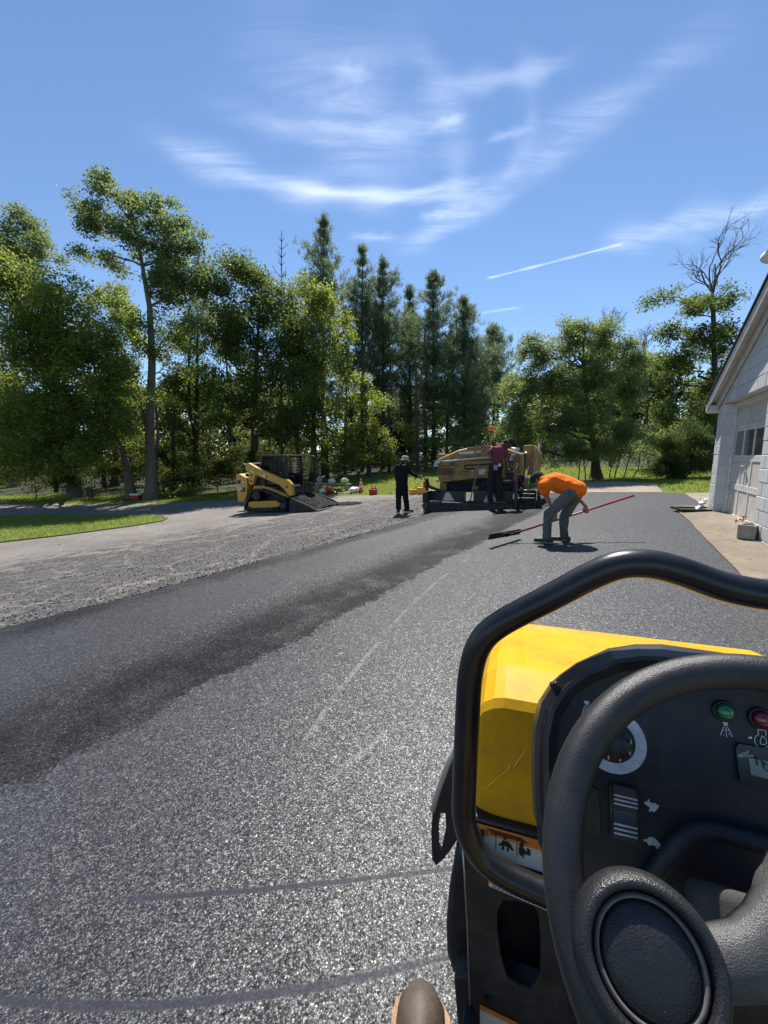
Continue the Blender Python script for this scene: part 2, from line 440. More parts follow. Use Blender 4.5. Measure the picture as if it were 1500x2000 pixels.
    c = b.mix(b.m('MULTIPLY', b.m('MAXIMUM', s2, s3), .8), c, (.035, .037, .048))
    fl = b.n('ShaderNodeMix', data_type='VECTOR'); b._in(fl.inputs[0], b.m('MULTIPLY', pol, .75))
    b.link(nn, fl.inputs[4]); b.link(nrm, fl.inputs[5])
    # hairline cracks
    cw = b.m('ADD', linedist(b, X, Y, (2.17, 5.18), (4.38, 9.23)), b.m('ADD', b.m('MULTIPLY', wob2, .14), b.m('MULTIPLY', wob, .12)))
    cw = b.m('MULTIPLY', b.step(b.m('ABSOLUTE', cw), .014, .005), b.m('MULTIPLY', b.step(Y, 4.6, 5.0), b.step(Y, 9.6, 9.0)))
    c = b.mix(b.m('MULTIPLY', cw, .8), c, (.012, .012, .012))
    b.link(c, bs.inputs['Base Color'])
    b.link(b.vm('NORMALIZE', fl.outputs[1]), bs.inputs['Normal'])
    b.link(b.m('ADD', .37, b.m('MULTIPLY', b.sep(r1)[1], .24)), bs.inputs['Roughness'])
    b.link(b.m('MULTIPLY', b.m('SUBTRACT', 1.0, b.m('MULTIPLY', b.m('MAXIMUM', b.m('MAXIMUM', loose, b.m('MAXIMUM', s2, s3)), b.m('MULTIPLY', gap, .7)), .82)), .66), bs.inputs['Specular IOR Level'])
    return m
def concrete_mat(name, a=(.33, .27, .2), c2=(.24, .19, .14), green=.0):
    m, b, bs, out = newmat(name)
    pos = b.n('ShaderNodeNewGeometry').outputs['Position']
    n1 = b.noise(pos, 1.2, 5, .65); n2 = b.noise(pos, 9, 6, .75); n3 = b.noise(pos, 120, 2, .6)
    c = b.mix(b.step(n1, .3, .7), a, c2)
    c = b.mix(b.step(n2, .5, .66, 0, .75), c, (.15, .12, .085))
    c = b.mix(b.step(b.noise(pos, 30, 5, .75), .5, .7, 0, .6), c, (.13, .10, .07))
    c = b.mix(b.step(n2, .36, .25, 0, .5), c, (.42, .36, .28))
    c = b.mix(b.step(n3, .35, .6, .0, .5), b.vm('SCALE', c, .65), c)
    b.link(c, bs.inputs['Base Color']); bs.inputs['Roughness'].default_value = .88
    b.link(b.bump(b.m('ADD', n3, n2), .5, .008), bs.inputs['Normal'])
    return m
M['lawn'] = lawn_mat(); M['old'] = old_asphalt(); M['fresh'] = fresh_asphalt(); M['conc'] = concrete_mat('worn_concrete')
M['conc2'] = concrete_mat('pale_concrete', (.44, .36, .28), (.34, .27, .2))

def inside(poly, x, y):
    c = False; n = len(poly)
    for i in range(n):
        (x1, y1), (x2, y2) = poly[i], poly[i-1]
        if (y1 > y) != (y2 > y) and x < (x2-x1)*(y-y1)/(y2-y1)+x1: c = not c
    return c
def insidev(poly, X, Y):
    c = np.zeros(X.shape, bool); n = len(poly)
    for i in range(n):
        (x1, y1), (x2, y2) = poly[i], poly[i-1]
        if y1 == y2: continue
        c ^= ((y1 > Y) != (y2 > Y)) & (X < (x2-x1)*(Y-y1)/(y2-y1)+x1)
    return c
def dens(poly, step, jit=0.0):
    out = []; n = len(poly)
    for i in range(n):
        a, b_ = Vector(poly[i]), Vector(poly[(i+1) % n]); k = max(1, int((b_-a).length/step))
        d = (b_-a).normalized(); pn = Vector((-d.y, d.x))
        for q in range(k): out.append(a.lerp(b_, q/k)+pn*(random.uniform(-jit, jit) if q else 0))
    return out
def sheet(name, poly, off, step, mat, thick=.05, jit=0.0):
    bd = dens(poly, step, jit); P = [(p.x, p.y) for p in bd]
    xs = [p[0] for p in P]; ys = [p[1] for p in P]
    gx, gy = np.meshgrid(np.arange(min(xs), max(xs), step), np.arange(min(ys), max(ys), step))
    gx = gx.ravel()+.003; gy = gy.ravel()+.0017
    k = insidev(P, gx, gy); pts = [Vector(p) for p in P]+[Vector((x, y)) for x, y in zip(gx[k], gy[k])]
    nb = len(P)
    v, e, f, *_ = geometry.delaunay_2d_cdt(pts, [(i, (i+1) % nb) for i in range(nb)], [], 1, 1e-4)
    vs = [(p.x, p.y, gz(p.x, p.y)+off) for p in v]; fs = [tuple(q) for q in f]
    b = len(vs)
    for p in P: vs.append((p[0], p[1], gz(p[0], p[1])+off+.0))
    for p in P: vs.append((p[0], p[1], gz(p[0], p[1])+off-thick))
    for i in range(nb):
        j = (i+1) % nb; fs.append((b+i, b+j, b+nb+j, b+nb+i))
    me = bpy.data.meshes.new(name); me.from_pydata(vs, [], fs)
    bm = bmesh.new(); bm.from_mesh(me); bmesh.ops.remove_doubles(bm, verts=bm.verts, dist=1e-4); bmesh.ops.recalc_face_normals(bm, faces=bm.faces)
    if sum(q.normal.z*q.calc_area() for q in bm.faces) < 0: bmesh.ops.reverse_faces(bm, faces=bm.faces)
    bm.to_mesh(me); bm.free()
    o = link(name, me, mat); tag(o, kind='structure'); return o

# lawn: one sheet to the horizon
xs = np.unique(np.concatenate([np.arange(-40, 30.1, .8), np.linspace(-900, -40, 24), np.linspace(30, 900, 24)]))
ys = np.unique(np.concatenate([np.arange(-12, 64.1, .8), np.linspace(-300, -12, 10), np.linspace(64, 1600, 26)]))
gx, gy = np.meshgrid(xs, ys); gzz = gzv(gx, gy)
nx, ny = len(xs), len(ys)
idx = np.arange(nx*ny).reshape(ny, nx)
fs = np.stack([idx[:-1, :-1], idx[:-1, 1:], idx[1:, 1:], idx[1:, :-1]], -1).reshape(-1, 4)
me = bpy.data.meshes.new('lawn'); me.from_pydata(np.stack([gx, gy, gzz], -1).reshape(-1, 3).tolist(), [], fs.tolist())
tag(link('lawn', me, M['lawn'], smooth=True), kind='structure')

DRIVE = [(-34, 26), (-21.5, 23.0), (-16.9, 22.5), (-12.2, 21.9), (-7.7, 21.6), (-4, 20.9), (-1.2, 19.4), (1.76, 17.55), (4.2, 16.2), (5.6, 14.4), (6.4, 12.6), (3.5, 6), (1, 1), (0, -6), (-34, -6)]
MAT = [(-14.8, -5), (-8.0, 1.45), (-4.61, 4.67), (-3.4, 5.82), (-1.88, 7.74), (-.57, 8.98), (.67, 10.52), (1.25, 11.75), (1.25, 12.3), (4.15, 11.3),
       (5.2, 14.4), (6.6, 13.46), (8.31, 12.26), (8.72, 11.80), (7.34, 9.22), (6.95, 9.3), (4.62, 5.1), (3.7, 3.6), (3.26, 2.8), (1.53, -.2), (-1.3, -5)]
ISLAND = [(-30, 19.6), (-17.5, 18.6), (-13.9, 18.4), (-11, 17.7), (-9.3, 16.8), (-8.5, 15.9), (-8.3, 15.2), (-8.6, 14.6), (-9.4, 13.7), (-10.3, 12.8), (-11.4, 12.0), (-14, 10.6), (-18, 9.4), (-30, 8)]
WDIR = Vector((-math.sin(rad(28)), -math.cos(rad(28)), 0)); GC = Vector((6.94, 8.69, 0))
wp = lambda s, n=0.0: (GC.x+WDIR.x*s-math.cos(rad(28))*n, GC.y+WDIR.y*s+math.sin(rad(28))*n)
APRON = [(-1.43, -5), (1.40, 0), (3.13, 2.98), (3.57, 3.74), (4.43, 5.28), (6.70, 9.40), (7.02, 9.25), wp(0, -.4), wp(8, -.4), wp(15.5, -.4)]
STRIP = [(7.29, 9.25), (8.67, 11.80), (9.25, 11.5), (7.75, 8.75), (7.1, 8.95)]
PAD = [(5.26, 14.48), (6.63, 13.54), (8.39, 12.30), (9.95, 15.0), (9.6, 16.9), (6.8, 17.7), (5.4, 15.4)]
sheet('old_driveway', DRIVE, .012, .5, M['old'], .02, .05)
sheet('fresh_asphalt_mat', MAT, .045, .4, M['fresh'], .05, .018)
sheet('grass_island', ISLAND, .05, .5, M['lawn'], .06, .06)
sheet('concrete_apron', APRON, .07, .4, M['conc'], .12, .012)
sheet('concrete_strip', STRIP, .055, .4, M['conc2'], .08, .01)
sheet('concrete_pad', PAD, .05, .5, M['conc2'], .08, .015)

# grass blades: nobody could count them
def leafmat(name, base, trans, tmix=.45, var=.35, rough=.5):
    m, b, bs, out = newmat(name)
    at = b.n('ShaderNodeAttribute', attribute_name='tint').outputs['Fac']
    ra, rb = tuple(x*(1-var) for x in base), tuple(x*(1+var) for x in base)
    b.link(b.mix(at, ra, rb), bs.inputs['Base Color']); bs.inputs['Roughness'].default_value = rough
    bs.inputs['Specular IOR Level'].default_value = .1
    tl = b.n('ShaderNodeBsdfTranslucent'); b.link(b.mix(at, tuple(x*(1-var) for x in trans), tuple(x*(1+var) for x in trans)), tl.inputs[0])
    mx = b.n('ShaderNodeMixShader'); mx.inputs[0].default_value = tmix
    b.link(bs.outputs[0], mx.inputs[1]); b.link(tl.outputs[0], mx.inputs[2]); b.link(mx.outputs[0], out.inputs[0])
    return m
M['blade'] = leafmat('grass_blades', (.16, .22, .04), (.38, .46, .07), .5)
def rawmesh(name, V, nper, tint=None):
    """V: (n, nper, 3) separate polygons with nper corners"""
    n = V.shape[0]; me = bpy.data.meshes.new(name)
    me.vertices.add(n*nper); me.vertices.foreach_set('co', V.astype(np.float32).ravel())
    me.loops.add(n*nper); me.loops.foreach_set('vertex_index', np.arange(n*nper, dtype=np.int32))
    me.polygons.add(n); me.polygons.foreach_set('loop_start', np.arange(0, n*nper, nper, dtype=np.int32))
    me.polygons.foreach_set('loop_total', np.full(n, nper, dtype=np.int32))
    me.update(calc_edges=True)
    if tint is not None:
        a = me.attributes.new('tint', 'FLOAT', 'POINT'); a.data.foreach_set('value', np.repeat(tint, nper).astype(np.float32))
    return me
def blades(name, polys, holes, n, h, w, off, label):
    P = []
    for poly, k in zip(polys, n):
        a = np.array(poly); lo, hi = a.min(0), a.max(0)
        x = RNG.uniform(lo[0], hi[0], k*3); y = RNG.uniform(lo[1], hi[1], k*3)
        ok = insidev(poly, x, y)
        for hp in holes: ok &= ~insidev(hp, x, y)
        P.append(np.stack([x[ok][:k], y[ok][:k]], -1))
    P = np.concatenate(P); k = len(P)
    x, y = P[:, 0], P[:, 1]; z = gzv(x, y)+off
    a = RNG.uniform(0, 2*np.pi, k); ww = w*RNG.uniform(.6, 1.4, k); hh = h*RNG.uniform(.5, 1.5, k)
    dx, dy = np.cos(a)*ww/2, np.sin(a)*ww/2; lx, ly = RNG.normal(0, .4, k)*hh, RNG.normal(0, .4, k)*hh
    V = np.stack([np.stack([x-dx, y-dy, z], -1), np.stack([x+dx, y+dy, z], -1), np.stack([x+lx, y+ly, z+hh], -1)], 1)
    o = link(name, rawmesh(name, V, 3, RNG.random(k)), M['blade']); tag(o, label, 'grass', kind='stuff'); return o
LAWN_N = [(-26, 23.5), (-12.2, 22.0), (-7.7, 21.7), (-4, 21.0), (-1.2, 19.5), (1.76, 17.65), (4.2, 16.3), (5.4, 15.5), (6.8, 17.8), (9.6, 17), (9.95, 15.1), (8.7, 11.9), (9.3, 11.6), (8.2, 8.9), (12, 8), (18, 18), (14, 27), (2, 34), (-12, 30), (-26, 29)]
blades('island_grass', [ISLAND], [], [42000], .075, .016, .05, 'bright mown grass on the island beside the old driveway')
blades('lawn_grass', [LAWN_N], [], [95000], .08, .02, 0.0, 'mown lawn grass between the paving and the trees')

# loose crumbs of asphalt shed beside the mat
def crumbs(name, n, sampler, size, label):
    V = []
    x, y, s = sampler(n); n = len(x)
    z = gzv(x, y)+.012
    base = np.array([[1, 0, 0], [-.5, .87, 0], [-.5, -.87, 0], [0, 0, 1.1]])
    F = [(0, 1, 3), (1, 2, 3), (2, 0, 3)]
    a = RNG.uniform(0, 6.28, n); ca, sa = np.cos(a), np.sin(a)
    out = []
    pts = base[None]*RNG.uniform(.6, 1.3, (n, 4, 1))*(size*s)[:, None, None]
    X = pts[..., 0]*ca[:, None]-pts[..., 1]*sa[:, None]+x[:, None]; Y = pts[..., 0]*sa[:, None]+pts[..., 1]*ca[:, None]+y[:, None]; Z = pts[..., 2]*.7+z[:, None]
    Q = np.stack([X, Y, Z], -1)
    for f in F: out.append(Q[:, list(f)])
    V = np.concatenate(out)
    o = link(name, rawmesh(name, V, 3, None), M['crumb']); tag(o, label, 'asphalt', kind='stuff')
M['crumb'] = pm('asphalt_crumb', (.026, .026, .028), .5, var=.4)
def samp(n):
    """crumbs dropped in short dragged clusters, thickest beside the mat"""
    m = 520; t = RNG.uniform(-.6, 1.7, m); d = np.abs(RNG.normal(0, 3.0, m))+.1
    cx, cy = -4.61+5.28*t-.742*d, 4.67+5.85*t+.67*d
    a = rad(42)+RNG.normal(0, .33, m); L = RNG.uniform(.1, .9, m); w = RNG.uniform(.02, .16, m)
    i = RNG.choice(m, n*2, p=(L/(1+d))/np.sum(L/(1+d))); u = RNG.normal(0, 1, n*2)*L[i]; v = RNG.normal(0, 1, n*2)*w[i]
    x = cx[i]+np.sin(a[i])*u+np.cos(a[i])*v; y = cy[i]+np.cos(a[i])*u-np.sin(a[i])*v
    k = insidev(DRIVE, x, y) & ~insidev(MAT, x, y) & ~insidev(ISLAND, x, y)
    x, y = x[k][:n], y[k][:n]
    return x, y, RNG.uniform(.35, 1.0, len(x))**2
crumbs('asphalt_crumbs', 9000, samp, .024, 'black crumbs of loose asphalt scattered on the old driveway')
def samp2(n):
    t = RNG.uniform(-1, 1.05, n); x = -4.61+5.28*t+RNG.normal(0, .05, n); y = 4.67+5.85*t+RNG.normal(0, .05, n)
    return x, y, RNG.uniform(.5, 1, n)
crumbs('edge_crumbs', 2500, samp2, .03, 'ragged crumbs along the outer edge of the fresh mat')
# ------------------------------------------------------------------ block garage
def block_mat():
    m, b, bs, out = newmat('painted_block')
    tc_ = b.n('ShaderNodeTexCoord'); pos = b.n('ShaderNodeNewGeometry').outputs['Position']
    oi = b.n('ShaderNodeObjectInfo').outputs['Random']
    n1 = b.noise(pos, 2.2, 5, .7); n3 = b.noise(pos, 110, 2, .6)
    c = b.mix(oi, (.55, .56, .56), (.64, .64, .63))
    st = b.noise(b.vm('MULTIPLY', pos, (6, 6, .8)), 1, 5, .7)
    c = b.mix(b.step(st, .48, .75, 0, .55), c, (.46, .46, .44))
    c = b.mix(b.step(n1, .55, .75, 0, .5), c, (.38, .36, .32))
    c = b.mix(b.m('MULTIPLY', b.step(b.m('ADD', b.sep(pos)[2], b.m('MULTIPLY', b.noise(pos, 5, 4, .7), .5)), 1.0, .55), .55), c, (.3, .26, .2))
    b.link(c, bs.inputs['Base Color']); bs.inputs['Roughness'].default_value = .75
    b.link(b.bump(n3, .55, .006), bs.inputs['Normal'])
    return m
M['block'] = block_mat()
M['mortar'] = pm('painted_mortar', (.5, .5, .49), .85, var=.1, bump=.3)
M['trim'] = pm('weathered_white_trim', (.66, .65, .62), .6, var=.08, dirt=(.3, .26, .2), damt=.45, dscale=7, bump=.15, bscale=30)
M['doorp'] = pm('garage_door_paint', (.6, .57, .5), .55, var=.06, dirt=(.36, .31, .24), damt=.4, dscale=4)
M['shingle'] = pm('roof_shingle', (.035, .033, .032), .9, var=.35, vscale=25, bump=.6, bscale=50, bdist=.01)
def dark_glass():
    m, b, bs, out = newmat('window_glass'); bs.inputs['Base Color'].default_value = (.03, .033, .035, 1)
    bs.inputs['Roughness'].default_value = .08
    pos = b.n('ShaderNodeTexCoord').outputs['Object']
    b.link(b.mix(b.step(b.noise(pos, 6, 5, .7), .45, .7, 0, .35), (.085, .088, .09), (.2, .19, .18)), bs.inputs['Base Color'])
    return m
M['dglass'] = dark_glass()
GF = Frame((6.94, 8.69, .42), 118)
gar = root('block_garage', 'white painted concrete block garage with a gable roof and panelled overhead door', 'garage', GF.o, 118)
RIDGE = 4.1; SL = .42; EAVE = 2.34
roofz = lambda s: EAVE+SL*(s+.14) if s <= RIDGE else EAVE+SL*(2*RIDGE-s+.14)
def clip_roof(poly, off=-.03):
    out = []
    f = lambda p: p[1]-(roofz(p[0])+off)
    for i in range(len(poly)):
        a, c = poly[i], poly[(i+1) % len(poly)]; fa, fc = f(a), f(c)
        if fa <= 0: out.append(a)
        if (fa < 0) != (fc < 0):
            t = fa/(fa-fc); out.append((a[0]+(c[0]-a[0])*t, a[1]+(c[1]-a[1])*t))
    return out
S0, S1 = -.06, 8.26; D0, D1 = .40, 2.94; DH = 2.205
# wall cores (mortar shows between the blocks)
core = MB()
def wallpoly(pts, y0, y1): core.prism([(s, y0, z) for s, z in pts], (0, y1-y0, 0))
wallpoly([(S0+.01, -.5), (D0-.008, -.5), (D0-.008, DH+.0), (S0+.01, DH)], .008, .2)
wallpoly([(D1+.008, -.5), (S1, -.5), (S1, DH), (D1+.008, DH)], .008, .2)
wallpoly([(S0+.01, DH+.008), (S1, DH+.008), (S1, roofz(S1)-.05), (RIDGE, roofz(RIDGE)-.05), (S0+.01, roofz(S0)-.05)], .008, .2)
core.bb((S0+.01, .2, -.5), (S0+.2, 7, EAVE-.02)); core.bb((S1-.2, .2, -.5), (S1, 7, EAVE-.02)); core.bb((S0, 6.8, -.5), (S1, 7, EAVE-.02))
core.build('wall', M['mortar'], gar)
fl = MB(); fl.bb((S0+.2, .05, -.5), (S1-.2, 6.8, -.0)); fl.build('floor_slab', M['conc'], gar)
BC = {}
def block(s0, s1, z0, z1):
    """one painted block on the front face"""
    g = .005; poly = [(s0+g, z0+g), (s1-g, z0+g), (s1-g, z1-g), (s0+g, z1-g)]
    cp = clip_roof(poly)
    if len(cp) < 3: return
    area = abs(sum(cp[i][0]*cp[(i+1) % len(cp)][1]-cp[(i+1) % len(cp)][0]*cp[i][1] for i in range(len(cp))))/2
    if area < .004: return
    full = len(cp) == 4 and abs(area-(s1-s0-2*g)*(z1-z0-2*g)) < 1e-6
    key = (round(s1-s0, 3), round(z1-z0, 3)) if full else None
    if key in BC: me = BC[key]; o = link('block', me, M['block'], gar)
    else:
        mb = MB(); mb.prism([(p[0]-s0, 0, p[1]-z0) for p in cp], (0, .19, 0))
        o = mb.build('block', M['block'], gar, .006, 1)
        if key: BC[key] = o.data
    o.location = (s0, random.uniform(-.003, .002), z0)
c = 0; z = -.195
while z < 4.1:
    z1 = z+.2; x = S0 - (.2 if c % 2 else 0)
    while x < 4.4:
        a, b_ = max(x, S0), x+.4
        x += .4
        if b_-a < .03: continue
        if z1 < DH+.02:
            if a < D0 and b_ > D0: b_ = D0
            if a >= D0-.001 and b_ <= D1+.001: continue
            if a < D1 and b_ > D1: a = D1
            if a >= D0 and b_ <= D1: continue
            if b_-a < .03: continue
        block(a, b_, z, z1)
    z += .2; c += 1
# roof, fascia boards, soffit
OV = .20
rf = MB()
for sg in (0, 1):
    sA, sB = (S0-.28, RIDGE) if sg == 0 else (RIDGE, S1+.28)
    rf.prism([(sA, -OV, roofz(sA)+.02), (sB, -OV, roofz(sB)+.02), (sB, -OV, roofz(sB)+.05), (sA, -OV, roofz(sA)+.05)], (0, 7.6, 0))
roof = rf.build('roof', M['shingle'], gar)
fb = MB()
for sA, sB in ((S0-.27, RIDGE), (RIDGE, S1+.27)):
    fb.prism([(sA, -OV+.03, roofz(sA)+.018), (sB, -OV+.03, roofz(sB)+.018), (sB, -OV+.03, roofz(sB)-.15), (sA, -OV+.03, roofz(sA)-.15)], (0, .025, 0))
fb.build('fascia_board', M['trim'], gar)
f2 = MB()
for sA, sB in ((S0-.05, RIDGE), (RIDGE, S1+.05)):
    f2.prism([(sA, -.045, roofz(sA)-.06), (sB, -.045, roofz(sB)-.06), (sB, -.045, roofz(sB)-.24), (sA, -.045, roofz(sA)-.24)], (0, .03, 0))
f2.build('frieze_board', M['trim'], gar)
so = MB()
for sA, sB in ((S0-.26, RIDGE), (RIDGE, S1+.26)):
    so.prism([(sA, -OV+.06, roofz(sA)-.045), (sB, -OV+.06, roofz(sB)-.045), (sB, -OV+.06, roofz(sB)-.06), (sA, -OV+.06, roofz(sA)-.06)], (0, .3, 0))
so.build('soffit', M['trim'], gar)
ev = MB(); ev.bb((S0-.30, -OV+.06, roofz(S0-.28)-.17), (S0-.01, 7.2, roofz(S0-.28)-.02)); ev.build('eave_box', M['trim'], gar, .004, 1)
gu = MB(); gu.prism([(S0-.31, -OV+.05, EAVE-.12), (S0-.40, -OV+.05, EAVE-.12), (S0-.44, -OV+.05, EAVE-.02), (S0-.31, -OV+.05, EAVE-.02)], (0, 7.2, 0)); gu.build('gutter', M['white'], gar)
# door opening: jamb boards, stops and the panelled door
jb = MB()
jb.bb((D0-.006, .155, -.0), (D0+.10, .20, DH-.002)); jb.bb((D1-.10, .155, 0), (D1+.006, .20, DH-.002)); jb.bb((D0+.1005, .155, DH-.10), (D1-.1005, .20, DH-.002))
jb.build('jamb', M['trim'], gar, .003, 1)
DY = .205; dx0, dx1 = D0+.085, D1-.085; cols = 4; rows = [0.02, .60, 1.14, 1.70, 2.12]
door = MB(); door.bb((dx0, DY+.02, .02), (dx1, DY+.05, 2.12)); door = door.build('overhead_door', M['doorp'], gar)
cw = (dx1-dx0)/cols
for r_ in range(4):
    z0, z1 = rows[r_], rows[r_+1]
    for e, (za, zb) in enumerate(((z0, z0+.055), (z1-.055, z1-.004))):
        q = MB(); q.bb((dx0, DY, za), (dx1, DY+.0195, zb)); q.build('rail', M['trim'], door, .003, 1)
    for k in range(cols+1):
        xa = dx0+k*cw-(.0 if k == 0 else .028 if k < cols else .056)
        q = MB(); q.bb((xa, DY, z0+.0565), (xa+.056, DY+.0195, z1-.0565)); q.build('stile', M['trim'], door, .003, 1)
    for k in range(cols):
        q = MB(); q.bb((dx0+k*cw+.03, DY+.012, z0+.06), (dx0+(k+1)*cw-.03, DY+.0195, z1-.06))
        if r_ == 2: q.build('pane', M['dglass'], door)
        else: q.build('panel', M['doorp'], door, .004, 1)
q = MB(); hx = dx0+cw*1.5
q.tube([(hx, DY-.005, 1.0), (hx, DY-.05, 1.0)], .012, 8); q.tube([(hx-.05, DY-.05, 1.0), (hx+.05, DY-.05, 1.0)], .011, 8); q.bb((hx-.015, DY-.008, .86), (hx+.015, DY-.002, 1.03))
q.build('handle', M['silver'], door)
q = MB(); q.bb((hx+.02, DY-.01, .66), (hx+.05, DY-.003, .9)); q.build('lock_bar', M['steel'], door)
# lamp on a short arm below the ridge
lp = GF.y(1507, 488, -.62)
lq = root('barn_light', 'white bell shaped floodlight on an arm above the garage gable', 'lamp', GF.M @ lp, 118)
q = MB(); q.lathe((.12, 0, .0), (-.85, 0, -.35), [(.03, -.02), (.055, 0), (.06, .1), (.085, .16), (.08, .165), (.03, .12)], 18); q.build('lamp_shade', M['white'], lq)
q = MB(); ex = RIDGE-.6-lp.x; q.tube([(.12, 0, .0), (.3, .05, .04), (ex*.6, .3, .05), (ex, .585-0.0, -.45)], .016, 8); q.tube([(ex, .575, -.45), (ex, .62, -.45)], .05, 12); q.build('arm', M['silver'], lq)
# things on the apron
cbp = G(1459, 1060)
cb = MB()
w, d_, h = .40, .20, .20
def ring(z, hole=True):
    return z
# hollow block: outer shell and three webs
for a, b2 in (((-w/2, -d_/2), (w/2, -d_/2+.032)), ((-w/2, d_/2-.032), (w/2, d_/2)), ((-w/2, -d_/2+.0325), (-w/2+.034, d_/2-.0325)), ((w/2-.034, -d_/2+.0325), (w/2, d_/2-.0325)), ((-.017, -d_/2+.0325), (.017, d_/2-.0325))):
    cb.bb((a[0], a[1], 0), (b2[0], b2[1], h))
cb.bb((-w/2+.034, -d_/2+.0325, .02), (w/2-.034, d_/2-.0325, .05))
M['cmu'] = pm('grey_block', (.33, .30, .255), .9, var=.12, dirt=(.12, .1, .08), damt=.4, bump=.6, bscale=90, bdist=.006)
obj_of('cinder_block', 'grey two-hole cinder block lying on the concrete apron', 'block', cb, M['cmu'], gp(cbp.x+.05, cbp.y+.05, .07), 140, bevel=.004)
tp = GF.M.inverted() @ G(1385, 1000)
tr = root('boot_tray', 'black rubber tray lying at the foot of the garage door jamb', 'tray', gp(6.62, 8.62, .072), 100)
q = MB(); q.bb((-.22, -.36, 0), (.22, .36, .012)); q.build('tray_floor', M['rubber'], tr)
q = MB()
for a, b2 in (((-.24, -.38), (.24, -.355)), ((-.24, .355), (.24, .38)), ((-.24, -.3545), (-.215, .3545)), ((.215, -.3545), (.24, .3545))): q.bb((a[0], a[1], 0), (b2[0], b2[1], .045))
q.build('rim', M['rubber'], tr, .004, 1)
# crumpled white sheet leaning on the corner
cl = MB(); n = 9
vs_ = []; fs_ = []
for i in range(n):
    for j in range(n):
        u_, v_ = i/(n-1), j/(n-1)
        vs_.append((-.16+.30*u_*(1-.35*v_)+.03*math.sin(7*v_+3*u_), -.06-.16*(1-v_)+.035*math.sin(9*u_+4*v_)+.03*math.sin(17*v_+2*u_), .006+.24*v_+.03*math.sin(8*u_)*v_))
for i in range(n-1):
    for j in range(n-1): fs_.append((i*n+j, (i+1)*n+j, (i+1)*n+j+1, i*n+j+1))
cl.add(vs_, fs_, False)
o = obj_of('paper_sack', 'crumpled white paper sack propped against the garage corner', 'sack', cl, M['white'], GF.M @ Vector((.12, 0, .02)), 118)
sm = o.modifiers.new('s', 'SOLIDIFY'); sm.thickness = .006
# low brass tap in front of the door pier
tpp = root('hose_tap', 'small brass hose tap standing beside the cinder block', 'tap', GF.M @ Vector((2.72, -.06, .06)), 118)
M['brass'] = pm('brass', (.5, .36, .14), .35, .9, var=.2)
q = MB(); q.tube([(0, 0, -.02), (0, 0, .12), (0, -.03, .15), (0, -.08, .13), (0, -.09, .09)], .014, 8); q.build('pipe', M['brass'], tpp)
q = MB(); q.lathe((0, 0, .16), (0, 0, 1), [(.008, -.02), (.008, .03), (.04, .03), (.042, .042), (.01, .045)], 14); q.build('hand_wheel', M['red'], tpp)
# ------------------------------------------------------------------ trees
def bark_mat(name, a, c2):
    m, b, bs, out = newmat(name)
    pos = b.n('ShaderNodeTexCoord').outputs['Object']
    st = b.noise(b.vm('MULTIPLY', pos, (7, 7, 1.1)), 2.2, 6, .7, dist=.4); n2 = b.noise(pos, 1.2, 4, .6)
    c = b.mix(b.step(st, .35, .65), tuple(x*.45 for x in a), a)
    c = b.mix(b.step(n2, .45, .7, 0, .6), c, c2)
    b.link(c, bs.inputs['Base Color']); bs.inputs['Roughness'].default_value = .9
    b.link(b.bump(st, 1.0, .06), bs.inputs['Normal']); return m
M['bark'] = bark_mat('grey_bark', (.2, .17, .135), (.12, .12, .09)); M['barkd'] = bark_mat('dark_bark', (.085, .065, .05), (.05, .045, .035))
M['barkdead'] = bark_mat('bleached_bark', (.17, .145, .125), (.1, .085, .075))
M['leafA'] = leafmat('leaf_maple', (.105, .145, .042), (.36, .43, .075), .49)
M['leafB'] = leafmat('leaf_dark', (.072, .108, .038), (.23, .30, .062), .45)
M['leafC'] = leafmat('leaf_cottonwood', (.105, .145, .068), (.29, .37, .11), .46, .4, .5)
M['leafD'] = leafmat('leaf_sapling', (.10, .15, .035), (.40, .48, .08), .52)
M['leafE'] = leafmat('leaf_apple', (.115, .155, .07), (.34, .42, .13), .48, .45, .5)
M['leafShade'] = leafmat('leaf_undergrowth_shade_tone', (.045, .066, .02), (.16, .21, .035), .42, .4)  # canopy shade put into the leaf colour: shrubs, undergrowth and far woods
M['needle'] = leafmat('pine_needles', (.12, .165, .095), (.27, .34, .16), .4, .4)
M['needle2'] = leafmat('spruce_needles', (.055, .085, .03), (.17, .23, .06), .35, .4)

